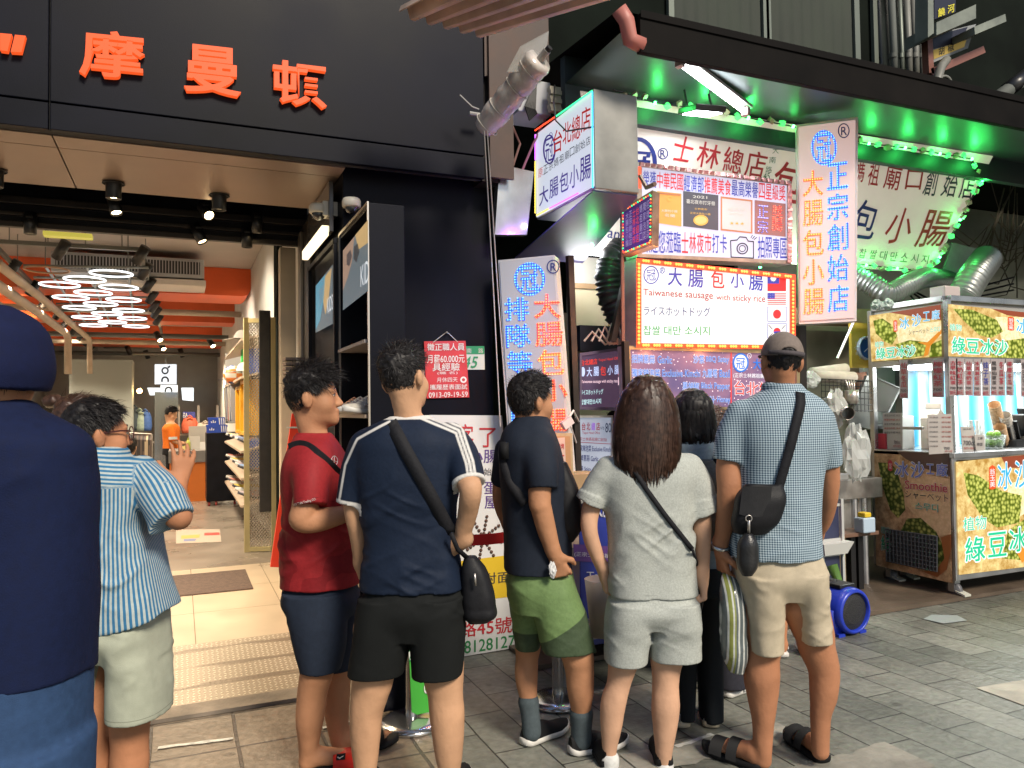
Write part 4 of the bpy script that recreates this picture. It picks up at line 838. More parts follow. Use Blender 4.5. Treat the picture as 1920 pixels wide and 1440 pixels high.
for ch,q,mi in(('媽',[(1606,298),(1625,300),(1618,342),(1600,340)],0),('祖',[(1634,302),(1652,304),(1645,350),(1624,347)],0),('廟',[(1664,305),(1694,312),(1684,358),(1655,353)],0),('口',[(1702,318),(1732,320),(1726,356),(1696,355)],0),('創',[(1742,318),(1762,320),(1752,368),(1728,366)],3),('始',[(1778,322),(1800,326),(1790,370),(1762,368)],3),('店',[(1806,326),(1830,330),(1822,374),(1796,372)],3),('包',[(1612,370),(1652,384),(1635,450),(1590,445)],1),('小',[(1682,380),(1715,400),(1705,450),(1650,460)],0),('腸',[(1738,392),(1792,398),(1768,462),(1712,464)],0)):PB.text(g,ch,q,mi,bold=.012)
for k,ch in enumerate('찹쌀대만소시지'):PB.text(g,ch,[(1613+k*19.5,466+k*1.9),(1626+k*19.5,467+k*1.9),(1622+k*19.5,484+k*1.9),(1609+k*19.5,483+k*1.9)],2)
PB.text(g,'Taiwanese',[(1090,413),(1200,438),(1196,458),(1086,434)],1,bold=.008)
g.build('lettering',[nR,nB,nG,nK],T)
SL=thing('string_lights','string of green led lights with small square caps around the cream banner','string lights',(4.5,4.25,3.4))
gl=em('green bulb',(.04,1,.16),16);gcap=em('green glow cap',(.05,.9,.15),1.6,(.2,.5,.2));ccap=pm('cream cap',(.45,.4,.28),.5)
wire=MB()
path=[(1150,168),(1228,193),(1318,205),(1403,221),(1487,237),(1560,255),(1629,269),(1697,277),(1762,288),(1822,298),(1842,338),(1822,372),(1800,412),(1778,450),(1762,482),(1738,508),(1682,503),(1624,497),(1560,490),(1490,478)]
lit_px={(1228,193),(1318,205),(1403,221),(1487,237),(1629,269),(1697,277),(1762,288),(1822,298),(1842,338),(1802,412),(1800,412),(1762,482),(1738,508),(1682,503),(1624,497),(1490,478)}
pts=[PB.hit(x,y_,.035)for x,y_ in path];wire.tube(pts,.005,5)
glights=[]
for i,p in enumerate(pts):
 if path[i]in lit_px:b_=MB();dot(b_,p,.013,PB.n);b_.build('bulb',gl,SL);glights.append(p+PB.n*.02)
 if i+1<len(pts):
  for t in(.25,.5,.75):
   q=mix(p,pts[i+1],t)+np.array([0,0,random.uniform(-.02,.02)]);u,v=frame(PB.n+np.array([random.uniform(-.4,.4),0,random.uniform(-.4,.4)]));a_=random.random();uu=u*math.cos(a_)+v*math.sin(a_);vv=v*math.cos(a_)-u*math.sin(a_)
   MB().obox(q,uu*.018,vv*.018,PB.n*.014).build('bulb_cap',gcap if t!=.5 and path[i]in lit_px else ccap,SL)
wire.build('wire',can,SL)
for x,y_ in((1110,459),(1425,500)):
 q=planeY(4.5).hit(x,y_);g=MB();dot(g,q,.014,np.array([0,-1,0]));g.build('bulb',gl,SL);glights.append(q+np.array([0,-.03,0]))
for p in glights:
 l=bpy.data.lights.new('green_bulb_light','POINT');l.energy=.75;l.color=(.05,1,.15);l.shadow_soft_size=.015;o=bpy.data.objects.new('green_bulb_light',l);COL.objects.link(o);o.location=p+PB.n*.03
# tube lamps and flood light
tubem=em('tube white',(.95,.97,1),7)
a,b=at(1275,118,y=3.75),at(1398,210,y=4.12);T=thing('tube_lamp','lit fluorescent tube lamp slung under the awning','lamp',mix(a,b,.5))
g=MB();g.cyl(a,b,.018,12);g.build('tube',tubem,T,True);d_=nrm(b-a);u=nrm(np.cross(d_,ZZ));off=np.array([.035,.03,.05])
g=MB();g.obox(mix(a,b,.5)+off,(b-a)*.52,u*.04,np.cross(u,d_)*.012);g.build('fitting',pm('lamp fitting',(.5,.48,.47),.35,.3),T,bevel=.003)
g=MB()
for t in(0,1):q=mix(a,b,t);g.obox(q,d_*.02,u*.024,np.cross(u,d_)*.026)
g.build('end_cap',pm('tube cap pinkish',(.5,.36,.34),.4),T)
g=MB();g.tube([mix(a,b,.05)+off,at(1285,150,y=4.1),at(1320,168,y=4.2),at(1250,165,y=4.3)],.006,6);g.build('cable',pm('cable white pink',(.5,.38,.34),.5),T)
q=at(1316,207,y=4.1);T=thing('flood_light','black led flood light hanging over the award sign','lamp',q)
g=MB();g.obox(q,np.array([.12,0,.008]),np.array([0,.1,.02]),np.array([0,-.006,.02]));g.build('housing',can,T,bevel=.006)
g=MB();c_=q+np.array([0,-.002,-.024]);g.obox(c_,np.array([.1,0,.007]),np.array([0,.075,.015]),np.array([0,0,.003]));g.build('panel',em('flood white',(.9,.95,1),18),T)
g=MB()
for s_ in(-1,1):g.tube([q+np.array([.1*s_,.02,.02]),q+np.array([.1*s_,.05,.14]),q+np.array([.03*s_,.1,.2])],.008,6)
g.build('bracket',can,T)
l=bpy.data.lights.new('flood','AREA');l.energy=6;l.size=.2;l.color=(.9,.95,1);o=bpy.data.objects.new('flood',l);COL.objects.link(o);o.location=q+np.array([0,0,-.05])
a,b=at(1068,472,y=5.0),at(1147,476,y=5.0);g=MB();g.cyl(a,b,.02,10);solo('inner_tube_lamp',g,tubem,'lit white tube lamp inside the stall above the black hose','lamp')
for x,e in((2.75,7),(4.9,9)):  # one point at the tube, one added without a tube to brighten the kitchen
 l=bpy.data.lights.new('stall_inner_light','POINT');l.energy=e;l.shadow_soft_size=.2;l.color=(.95,.97,1);o=bpy.data.objects.new('stall_inner_light',l);COL.objects.link(o);o.location=(x,4.95,2.62)
# award sign, main sign and menus
YS=4.2;PS=planeY(YS);PSf=planeY(YS-.0)
sidem=pm('violet grey sheet',(.36,.33,.38),.4,.4,nz=(5,.3))
def lightbox(name,label,cat,outer,inner,face,depth=.14,fm=frm,pl=PS):
 x0,y0_,x1,y1_=[None]*4
 T=thing(name,label,cat,mix(pl.hit(*outer[3]),pl.hit(*outer[2]),.5));g=MB()
 o_=pl.quad(outer,0);i_=pl.quad(inner,0);back=[p-pl.n*depth for p in o_]
 g.add(o_+i_,[(k,(k+1)%4,4+(k+1)%4,4+k)for k in range(4)]);g.add(o_+back,[(k,(k+1)%4,4+(k+1)%4,4+k)for k in range(4)]+[(4,5,6,7)],1)
 ins=[p-pl.n*.014 for p in i_];g.add(i_+ins,[(k,(k+1)%4,4+(k+1)%4,4+k)for k in range(4)]);g.build('frame',[fm,sidem],T)
 g=MB();g.add(ins,[(0,1,2,3)]);g.build('face',face,T);return T
T=lightbox('award_sign','upper white light box with award photos and red blue headline','sign',[(1195,304),(1484,340),(1484,495),(1195,482)],[(1204,312),(1478,347),(1478,488),(1204,476)],em('award face',(.74,.74,.92),.85))
pl=planeY(YS+.013);g=MB()
head='榮獲中華民國經濟部推薦美食最高榮譽四星級獎';cols=[1]*2+[0]*4+[1]*3+[0]*4+[1]*4+[0]*4
for i,ch in enumerate(head):
 x0=1206+i*12.75;y0_=319+(x0-1206)*.108;hh_=31-(x0-1206)*.006;pl.text(g,ch,[(x0,y0_),(x0+11.6,y0_+1.3),(x0+11.6,y0_+1.3+hh_),(x0,y0_+hh_)],cols[i],bold=.012)
low='歡迎您蒞臨士林夜市打卡';lc=[1]*5+[0]*4+[1]*2
for i,ch in enumerate(low):
 x0=1206+i*14.4;y0_=430+i*.9;pl.text(g,ch,[(x0,y0_),(x0+13,y0_+.8),(x0+13,y0_+45-i*.9),(x0,y0_+44-i*.9)],cols and lc[i],bold=.008)
for i,ch in enumerate('拍照專區'):
 x0=1421+i*14;pl.text(g,ch,[(x0,443+i),(x0+12.6,444+i),(x0+12.6,484),(x0,484)],1,bold=.006)
cm=[(1370,451),(1382,450),(1387,444),(1399,445),(1403,452),(1413,453),(1413,484),(1371,482)]
for k in range(8):
 p0,p1=pl.hit(*cm[k],.004),pl.hit(*cm[(k+1)%8],.004);g.tube([p0,p1],.004,4,2)
pl.ring(g,1392,466,11,11,2.2,2);pl.ring(g,1392,466,6.5,6.5,1.5,2)
for k in range(3):g.tube([pl.hit(1408+k*3,446+k*1.5,.004),pl.hit(1411+k*4,441+k*2,.004)],.003,4,2)
g.build('lettering',[inkR,inkB,inkK],T)
for k,(q,c1,c2)in enumerate((([(1232,358),(1278,363),(1278,425),(1232,418)],(.55,.22,.05),(.3,.12,.05)),([(1281,358),(1347,366),(1347,432),(1281,424)],(.05,.05,.06),(.5,.33,.12)),([(1351,368),(1411,375),(1411,438),(1351,432)],(.38,.36,.35),(.35,.14,.06)),([(1415,375),(1473,382),(1473,444),(1415,438)],(.22,.10,.09),(.22,.10,.09)))):
 g=MB();pl.rect(g,q,0,.003);(x0,y0_),(x1,y1_),_,(x3,y3)=q;mm=3
 if k==2:
  pl.rect(g,q,1,.0035);pl.rect(g,[(x0+3,y0_+4),(x1-3,y1_+3),(x1-3,q[2][1]-3),(x0+3,y3-3)],0,.005)
  pl.line(g,'經濟部',1365,1397,388,394,391,397,2,.007);pl.line(g,'優良店家',1367,1394,398,402,400,404,2,.007);pl.line(g,'★★★',1368,1396,415,421,416,422,3,.007)
 if k==1:
  pl.line(g,'2021',1299,1326,366,371,368,373,2,.005,.01);pl.line(g,'臺北夜市打牙祭',1287,1341,373,381,378,386,2,.005,.006);pl.line(g,'士林夜市',1302,1326,389,393,391,395,3,.005);pl.line(g,'正宗大腸包小腸',1294,1332,397,401,400,404,3,.005);pl.ring(g,1314,413,14,10,3,3,.005,fill=1)
 if k==0:
  pl.ring(g,1256,372,5,5,2,3,.005);pl.line(g,'大腸包小腸',1240,1270,392,397,394,399,2,.005);pl.line(g,'名攤',1246,1266,400,406,402,408,2,.005);pl.rect(g,[(1234,360),(1276,364),(1276,367),(1234,363)],1,.005)
 if k==3:
  for ch,qx,qy,mi in(('正',1421,384,4),('宗',1420,412,4),('獎',1448,384,5),('腸',1447,408,5)):pl.text(g,ch,[(qx,qy),(qx+20,qy+2),(qx+20,qy+26),(qx,qy+24)],mi,.006)
 g.build('award_picture',[pm('award base %d'%k,c1,.4,emit=c1,es=.6),pm('award edge %d'%k,c2,.4,emit=c2,es=.5),em('award text',(.75,.72,.65),.8),em('award gold',(.85,.5,.12),.8),led_mat('mini led blue',(.08,.06,.2),(.35,.35,1),1.5,.014),led_mat('mini led red',(.35,.03,.03),(1,.2,.1),1.5,.014)],T)
g=MB();p4=planeY(YS-.006)
for(a,b)in(((1198,307),(1482,343)),((1481,345),(1481,492))):
 n=26
 for k in range(n):
  t=(k+.5)/n;q=p4.hit(a[0]+(b[0]-a[0])*t,a[1]+(b[1]-a[1])*t,.01);u,v=frame(np.array([random.random()-.5,-1,random.random()-.5]));g.obox(q,u*.016,v*.012,np.cross(u,v)*.006)
g.build('tape_edge',pm('pink tape',(.5,.26,.25),.3,nz=(30,.4)),T)
g=MB();p4.rect(g,[(1194,312),(1202,313),(1202,354),(1194,352)],0,.02);g.build('red_strip',ledR,T)
T=lightbox('main_sign','white light box edged with amber dots and four flags','sign',[(1193,484),(1492,515),(1492,655),(1193,651)],[(1203,494),(1483,523),(1483,647),(1203,643)],em('main face',(.82,.93,.92),1.0),.16,pm('red lit edge',(.5,.05,.02),.4,emit=(1,.08,.02),es=.9))
pl=planeY(YS+.013);g=MB()
pl.ring(g,1221,515.5,14.5,17,2,2);pl.text(g,'冠',[(1212,506),(1229,505),(1230,526),(1212,526)],2,bold=.004);pl.ring(g,1242,507,5,6,1.2,2);pl.text(g,'R',[(1240,503),(1245,503),(1245,511),(1240,511)],2)
for ch,q,mi in(('大',[(1254,502),(1279,502),(1279,537),(1252,535)],1),('腸',[(1291,505),(1319,506),(1319,540),(1290,538)],1),('包',[(1334,505),(1357,508),(1359,541),(1332,540)],0),('小',[(1370,510),(1395,514),(1395,541),(1370,539)],1),('腸',[(1405,510),(1431,513),(1431,546),(1404,544)],1)):pl.text(g,ch,q,mi,bold=.022)
pl.line(g,'Taiwanese sausage',1206,1337,541,557,547,565,3,bold=.012);pl.line(g,'with sticky rice',1343,1435,552,565,553,571,3,bold=.012)
pl.line(g,'ライスホットドッグ',1207,1332,573,591,576,594,4,bold=.006);pl.line(g,'찹쌀 대만 소시지',1206,1331,610,628,612,629,5,bold=.006)
F=lambda x0,y0_,x1,y1_,mi,o=.002:pl.rect(g,[(x0,y0_),(x1,y0_),(x1,y1_),(x0,y1_)],mi,o)
F(1439,513,1474,546,0);F(1439,513,1461,532,1,.0035);pl.ring(g,1450,522,5,5.2,2.5,6,.005,fill=6)
for k in range(12):
 a=k*math.pi/6;g.add([pl.hit(1450+6.5*math.cos(a),522+6.5*math.sin(a),.005),pl.hit(1450+4.5*math.cos(a+.2),522+4.5*math.sin(a+.2),.005),pl.hit(1450+4.5*math.cos(a-.2),522+4.5*math.sin(a-.2),.005)],[(0,1,2)],6)
for k in range(7):F(1439,549+k*3.4,1474,550.7+k*3.4,0)
F(1439,549,1453,560,1,.0035)
for i in range(4):
 for j in range(3):dot(g,pl.hit(1441.5+i*3.2,551+j*3.4,.004),.0018,pl.n,6)
F(1439,575,1475,603,2);F(1440,576,1474,602,6,.003);pl.ring(g,1457,589,7.5,8.5,4,0,.005,fill=0)
F(1439,606,1475,634,2);F(1440,607,1474,633,6,.003);pl.ring(g,1457,621,6.5,6.5,3,0,.005,fill=0)
tt=np.linspace(0,math.pi,10);g.add([pl.hit(1457+6.5*math.cos(a),621+6.5*math.sin(a),.006)for a in tt],[tuple(range(10))],1)
for sx,sy in((-1,-1),(1,-1),(-1,1),(1,1)):
 for k in(-1,0,1):
  c_=np.array([1457+sx*12,621+sy*7.5])+np.array([sx*k*1.5,sy*k*1.7]);d_=np.array([-sy*1.0,sx*1.0])*2.3*np.array([sx*sy,-sx*sy])*(-1);
  g.tube([pl.hit(*(c_+d_*.9),.005),pl.hit(*(c_-d_*.9),.005)],.0022,4,7)
g.build('lettering',[inkR,inkB,inkB,inkM,pm('sign ink navy',(.02,.02,.1),.5,emit=(.06,.06,.25),es=.4),inkG,em('flag white',(.8,.85,.85),.9),inkK],T)
g=MB();p4=planeY(YS-.004)
for a,b,n in(((1201,488),(1488,519),14),((1201,647),(1488,651),14)):
 for k in range(n):
  for j in(-1,0,1):
   t=(k+.5)/n+j*.016;dot(g,p4.hit(a[0]+(b[0]-a[0])*t,a[1]+(b[1]-a[1])*t,.01),.0105,p4.n)
p4.dots(g,(1198,492),(1198,646),22,.0105);p4.dots(g,(1487,524),(1487,648),18,.0105);tag(g.build('led_dots',ledO,T),kind='stuff')
spk=bpy.data.materials.new('purple star print');spk.use_nodes=True;nt=spk.node_tree;b_=nt.nodes['Principled BSDF']
tc=N(nt,'ShaderNodeTexCoord');no=N(nt,'ShaderNodeTexNoise');no.inputs['Scale'].default_value=3;no.inputs['Detail'].default_value=6;nt.links.new(tc.outputs['Object'],no.inputs['Vector'])
cr=N(nt,'ShaderNodeValToRGB');cr.color_ramp.elements[0].position=.35;cr.color_ramp.elements[0].color=(.07,.055,.13,1);cr.color_ramp.elements[1].position=.72;cr.color_ramp.elements[1].color=(.26,.13,.17,1);nt.links.new(no.outputs['Fac'],cr.inputs['Fac'])
vo=N(nt,'ShaderNodeTexVoronoi');vo.inputs['Scale'].default_value=38;nt.links.new(tc.outputs['Object'],vo.inputs['Vector']);ls=N(nt,'ShaderNodeMath',operation='LESS_THAN');ls.inputs[1].default_value=.13;nt.links.new(vo.outputs['Distance'],ls.inputs[0])
mx=N(nt,'ShaderNodeMix',data_type='RGBA');mx.inputs['B'].default_value=(.8,.7,.75,1);nt.links.new(ls.outputs[0],mx.inputs['Factor']);nt.links.new(cr.outputs[0],mx.inputs['A']);nt.links.new(mx.outputs['Result'],b_.inputs['Base Color']);nt.links.new(mx.outputs['Result'],b_.inputs['Emission Color']);b_.inputs['Emission Strength'].default_value=.42;b_.inputs['Roughness'].default_value=.25
gold=pm('brass frame',(.42,.33,.18),.35,.8,nz=(6,.3))
T=lightbox('flavour_menu','purple starry menu light box with blue and white flavour names','menu',[(1173,648),(1500,657),(1500,773),(1178,764)],[(1182,655),(1494,664),(1494,767),(1186,758)],spk,.1,gold,planeY(YS+.02))
pl=planeY(YS+.033);g=MB()
def two(t,x0,x1,a,b,c,d,mi=0):
 pl.line(g,t,x0,x1,a,b,c,d,1,.002,.05);pl.line(g,t,x0,x1,a,b,c,d,mi,.005,.012)
two('招牌蔥蒜',1185,1228,664,680,666,682);two('Garlic',1233,1260,667,681,668,682);two('沙茶',1300,1321,666,681,666,682);two('BBQ Satay',1324,1367,668,681,668,683)
two('獨家辣泡菜',1185,1238,691,706,692,707);two('Exclusive Kimchi',1242,1313,693,706,693,707);two('九層塔',1317,1345,692,707,692,708);two('Basil',1349,1369,693,707,693,708)
two('黑胡椒',1280,1311,716,731,717,732);two('Black Pepper',1315,1368,717,731,718,734);two('蜜汁',1320,1341,742,757,743,758);two('Honey',1345,1369,743,757,744,758)
pl.rect(g,[(1370,660),(1372,660),(1372,764),(1370,764)],2,.002)
pl.ring(g,1389,680,15,18,3,0,.003,fill=1);pl.text(g,'冠',[(1380,671),(1397,671),(1397,692),(1380,692)],0,.006,.01);pl.ring(g,1405,667,4,5,1,1)
pl.line(g,'大腸包小腸',1412,1490,672,692,676,696,0,.004,.02);pl.line(g,'(正宗士林媽祖廟口',1375,1440,699,709,701,711,1,.004,.01)
pl.line(g,'台北總店',1377,1470,714,740,718,744,1,.002,.05);pl.line(g,'台北總店',1377,1470,714,740,718,744,2,.004,.01)
g.build('lettering',[em('menu blue',(.03,.2,.75),.9),em('menu white',(.85,.88,.95),.9),em('menu red',(.85,.06,.04),.9)],T)
PM=planeY(4.55);T=lightbox('side_menu','small dark menu light box with bright letters left of the long hair','menu',[(1087,662),(1170,651),(1170,770),(1087,768)],[(1091,667),(1167,656),(1167,764),(1091,763)],pm('side menu face',(.05,.04,.08),.2,emit=(.14,.08,.14),es=.5,nz=(4,.4)),.1,pm('violet steel',(.2,.16,.26),.3,.6),PM)
pl=planeY(4.563);g=MB()
pl.line(g,'台北總店',1089,1120,675,686,672,683,1,.003,.02);pl.line(g,'Taipei Head Office',1122,1165,673,679,668,675,1,.003);pl.ring(g,1093,697,4,9,1.5,0,.003,fill=0)
for i,ch in enumerate('大腸包小腸'):pl.text(g,ch,[(1100+i*13,689-i*1),(1110+i*13,688-i*1),(1110+i*13,706-i),(1100+i*13,706-i)],1 if i==2 else 0,.003,.02)
pl.line(g,'Taiwanese sausage with sticky rice',1090,1158,713,720,711,719,2,.003,.01);pl.line(g,'ライスホットドッグ',1089,1131,731,741,729,739,3,.003,.01);pl.line(g,'찹쌀대만소시지',1089,1127,749,759,747,757,3,.003,.02)
for c,mi in(([(1159,684),(1165,684),(1165,692),(1159,692)],0),([(1159,693),(1166,693),(1166,703),(1159,703)],1),([(1159,707),(1166,707),(1166,722),(1159,722)],2)):pl.rect(g,c,mi,.003)
g.build('lettering',[em('menu ice',(.55,.65,1),1.0),em('menu red',(.85,.06,.04),.9),em('menu pink',(1,.7,.8),1.0),em('menu cyan',(.6,.9,.95),1.0)],T)
PP=planeY(4.5);T=lightbox('price_board','pale blue price board reading NT 80 under the side menu','menu',[(1075,779),(1149,779),(1149,905),(1079,905)],[(1078,783),(1147,783),(1147,902),(1081,902)],em('price face',(.52,.58,.72),.5),.05,alu,PP)
pl=planeY(4.513);g=MB()
pl.ring(g,1083,800,5,10,1.5,0,.003);pl.text(g,'冠',[(1080,794),(1086,794),(1086,807),(1080,807)],0,.003)
for i,ch in enumerate('台北總店'):pl.text(g,ch,[(1091+i*9,792),(1098+i*9,792),(1098+i*9,807),(1091+i*9,807)],0 if i!=2 else 1,.003,.02)
pl.line(g,'NT$',1126,1133,800,806,800,806,2,.003);pl.line(g,'80',1135,1146,793,811,793,811,2,.003,.01);pl.line(g,'Taipei Head Office',1092,1125,809,815,809,815,0,.003);pl.line(g,'正宗士林媽祖廟口創始',1081,1138,819,826,821,828,0,.003);pl.rect(g,[(1078,828),(1146,832),(1146,833),(1078,829)],0,.003)
for t,y_,x1 in(('獨家辣泡菜 Exclusive Kimchi',834,1146),('招牌蔥蒜 Garlic',852,1122),('辣味 Spicy',872,1108),('原味圓',888,1100)):pl.line(g,t,1082,x1,y_,y_+12,y_+2,y_+14,3,.003,.012)
g.build('lettering',[em('price red',(.4,.03,.05),.5),em('price violet',(.3,.1,.6),.8),em('price black',(.03,.04,.1),.4),em('price blue',(.03,.03,.16),.5)],T)
# vertical led letter signs
ledRed=led_mat('red led letter',(.75,.035,.02),(1,.24,.07),1.35,.0165,.55);ledBlue=led_mat('blue led letter',(.02,.06,.62),(.12,.42,1),1.4,.0165,.55)
ledAmb=led_mat('amber led letter',(.75,.08,.02),(1,.36,.08),1.35,.0165,.55)
p0,p1=at(935,485,y=4.42),at(1062,478,y=4.14)
PV=Pl(p0,np.cross(p1-p0,ZZ));T=thing('vertical_led_sign','tall white sign with blue and red led characters behind the man in green shorts','sign',at(1000,880,y=4.3))
c=PV.quad([(934,488),(1040,478),(1072,895),(957,895)]);g=MB();g.prism(c,-PV.n*.12);g.build('housing',pm('sign grey white',(.55,.54,.52),.5,nz=(3,.08)),T,bevel=.006)
c=PV.quad([(937,491),(1037,481),(1068,892),(960,892)],.004);g=MB();g.prism(c,PV.n*.003);g.build('face',pm('dull lit face',(.33,.33,.33),.45,emit=(.5,.5,.52),es=.3),T)
pl=Pl(PV.p+PV.n*.008,PV.n);g=MB()
pl.ring(g,993,523,29,31,5,1,.003);pl.text(g,'冠',[(975,502),(1008,498),(1010,545),(976,545)],1,.003,.02);pl.ring(g,1037,500,12,13,2,2);pl.text(g,'R',[(1032,493),(1043,493),(1043,508),(1032,508)],2,bold=.02)
pl.vert(g,'排隊等',(945,556),(990,553),(1000,705),(952,705),1,.003,.02);pl.vert(g,'時間',(955,712),(1000,712),(1006,810),(960,810),1,.003,.02)
for ch,q,mi in(('大',[(1000,552),(1050,550),(1052,597),(1002,597)],0),('腸',[(1002,606),(1054,602),(1057,648),(1004,650)],0),('包',[(1006,657),(1055,653),(1059,702),(1010,704)],3),('小',[(1012,712),(1063,710),(1065,752),(1014,754)],0),('腸',[(1024,768),(1062,766),(1066,808),(1026,810)],0)):pl.text(g,ch,q,mi,.003,.02)
g.build('lettering',[ledRed,ledBlue,nB,ledAmb],T)
p0,p1=at(1495,231,y=4.2),at(1605,220,y=3.95)
PV=Pl(p0,np.cross(p1-p0,ZZ));T=thing('vertical_led_sign','tall white pinkish sign with red and blue led characters right of the main sign','sign',at(1550,604,y=4.1))
c=PV.quad([(1493,234),(1609,219),(1606,602),(1498,608)]);g=MB();g.prism(c,-PV.n*.12);g.build('housing',pm('sign grey white',(.55,.54,.52),.5,nz=(3,.08)),T,bevel=.006)
c=PV.quad([(1497,238),(1604,225),(1602,596),(1501,602)],.004);g=MB();g.prism(c,PV.n*.003);g.build('face',pm('pink lit face',(.36,.31,.30),.45,emit=(.75,.52,.48),es=.6),T)
pl=Pl(PV.p+PV.n*.008,PV.n);g=MB()
pl.ring(g,1545,277,24,33,4,1);pl.text(g,'冠',[(1530,252),(1558,248),(1560,304),(1530,306)],1,bold=.02);pl.ring(g,1582,245,11,14,2,2);pl.text(g,'R',[(1577,238),(1588,237),(1588,253),(1577,254)],2,bold=.02)
pl.vert(g,'大腸包小腸',(1505,318),(1543,314),(1546,592),(1506,594),0,.003,.02);pl.vert(g,'正宗創始店',(1550,304),(1590,298),(1592,586),(1552,590),1,.003,.02)
g.build('lettering',[ledAmb,ledBlue,nB],T)
for Y_,e,c,pts in((YS-.3,.9,(1,.30,.10),[(1215,488),(1300,497),(1400,509),(1475,516),(1210,650),(1320,650),(1430,652),(1198,570),(1488,585)]),(3.75,.55,(1,.3,.25),[(1525,340),(1525,440),(1525,550)]),(3.72,.35,(.15,.4,1),[(1572,340),(1572,440),(1572,550)]),(3.98,.4,(.15,.35,1),[(968,525),(968,600),(975,690)]),(3.95,.4,(1,.22,.12),[(1028,575),(1032,680),(1045,780)])):
 for x,y_ in pts:
  l=bpy.data.lights.new('led_row_light','POINT');l.energy=e;l.color=c;l.shadow_soft_size=.01;o=bpy.data.objects.new('led_row_light',l);COL.objects.link(o);o.location=at(x,y_,y=Y_)
for p_,e,c in(((2.08,4.1,2.70),.6,(.5,.1,1)),((2.05,4.4,2.7),.4,(.3,.3,1)),((2.0,4.5,2.9),.25,(1,.7,.1))):
 l=bpy.data.lights.new('rainbow_led_light','POINT');l.energy=e;l.color=c;l.shadow_soft_size=.01;o=bpy.data.objects.new('rainbow_led_light',l);COL.objects.link(o);o.location=p_
# small scrolling board on a post
T=thing('small_led_board','small tilted led text board with coloured border on a post','led board',at(1195,480,y=3.95))
p0,p1=at(1168,388,y=4.1),at(1225,362,y=3.9);PV=Pl(p0,np.cross(p1-p0,ZZ));g=MB();c=PV.quad([(1165,392),(1224,356),(1222,460),(1165,480)]);g.prism(c,-PV.n*.08);g.build('housing',pm('worn brass',(.3,.23,.14),.4,.6,nz=(10,.4)),T,bevel=.004)
g=MB();PV.rect(g,[(1168,396),(1220,364),(1219,454),(1168,474)],0,.003);g.build('screen',pm('screen violet',(.03,.02,.08),.3,emit=(.08,.03,.2),es=.5),T)
g=MB();tx=Pl(PV.p,PV.n)
for k in range(7):
 x=1173+k*6.5;tx.vert(g,['大腸包小腸','正宗創始店','士林夜市','台北總店','媽祖廟口','獨家泡菜','招牌蔥蒜'][k],(x,400-k*4),(x+5.4,397-k*4),(x+5.4,462-k*2.5),(x,464-k*2.5),1 if k in(2,3)else 0,.006)
g.build('lettering',[em('screen text',(.4,.36,.6),.7),em('screen red',(.8,.1,.1),.8)],T)
g=MB();q=[(1168,396),(1220,364),(1219,454),(1168,474)]
for k in range(4):n=13;
for k in range(4):
 a,b=q[k],q[(k+1)%4]
 for j in range(14):t=(j+.5)/14;dot(g,PV.hit(a[0]+(b[0]-a[0])*t,a[1]+(b[1]-a[1])*t,.006),.0055,PV.n,(j+k)%3)
tag(g.build('led_dots',[ledR,ledG,ledO],T),kind='stuff')
g=MB();g.tube([at(1166,392,y=4.12),at(1168,640,y=4.12)],.012,6);g.tube([at(1200,330,y=4.1),at(1212,352,y=4.0),at(1228,345,y=3.9)],.014,6);g.tube([at(1160,388,y=4.1),at(1190,372,y=4.05)],.01,6);g.build('bracket',pm('rusty bracket',(.16,.09,.07),.6,.4),T)
# black hose, stall posts, back board
T=thing('flexible_duct','black ribbed flexible duct hanging behind the main sign','duct',at(1155,600,y=4.8));g=MB();pts=[at(x,y_,y=4.75)for x,y_ in((1172,470),(1152,490),(1146,520),(1150,555),(1165,590),(1185,610))]
sp_=[]
for i in range(len(pts)-1):
 for k in range(12):sp_.append(mix(pts[i],pts[i+1],k/12))
g.tube(sp_,[.115+.012*math.sin(i*1.9)for i in range(len(sp_))],18);g.build('hose',pm('black hose',(.03,.028,.035),.4,nz=(3,.2)),T,True)
g=MB();g.box(at(1068,480,y=5.3),at(1200,650,y=5.3)+np.array([0,.06,0]));solo('white_back_board',g,pm('board cream',(.55,.5,.44),.6,nz=(2,.1)),'cream board behind the black hose in the stall','board')
g=MB();a,b=at(1070,540,y=5.2),at(1140,628,y=5.2);g.box((a[0],5.2,b[2]),(b[0],5.22,a[2]));g.box((a[0]-.02,5.19,a[2]),(b[0]+.02,5.23,a[2]+.04),1);g.box((b[0],5.19,b[2]),(b[0]+.03,5.23,a[2]),1);solo('wood_panel',g,[pm('tan panel',(.5,.4,.26),.5,nz=(2,.1)),pm('wood brown',(.3,.18,.09),.5)],'tan panel framed in brown wood beside the black hose','panel')
for k,(x0,y0_,x1,y1_,Y,r)in enumerate(((1068,480,1090,900,4.35,.02),(1172,640,1176,770,4.15,.018),(1185,470,1148,640,4.4,.02),(1196,640,1196,900,4.3,.03),(1500,610,1504,1010,4.35,.03))):
 a,b=at(x0,y0_,y=Y),at(x1,y1_,y=Y);
 if k in(0,3,4):b=np.array([b[0],Y,.03])
 g=MB();u,v=frame(b-a);g.obox(mix(a,b,.5),(b-a)/2,u*r,v*r);solo('stall_post',g,brown,['dark post behind the tall led sign','short post left of the purple menu','slanted brace beside the black hose','dark post left of the serving window','dark post right of the main sign'][k],'post','posts of the sausage stall')
g=MB();a,b=at(1085,610,y=4.8),at(1196,660,y=4.8);g.box((a[0],4.78,b[2]),(b[0],4.95,a[2]));solo('shelf_box',g,pm('dark violet box',(.03,.025,.05),.6),'dark violet shelf box behind the side menu','box')
g=MB()
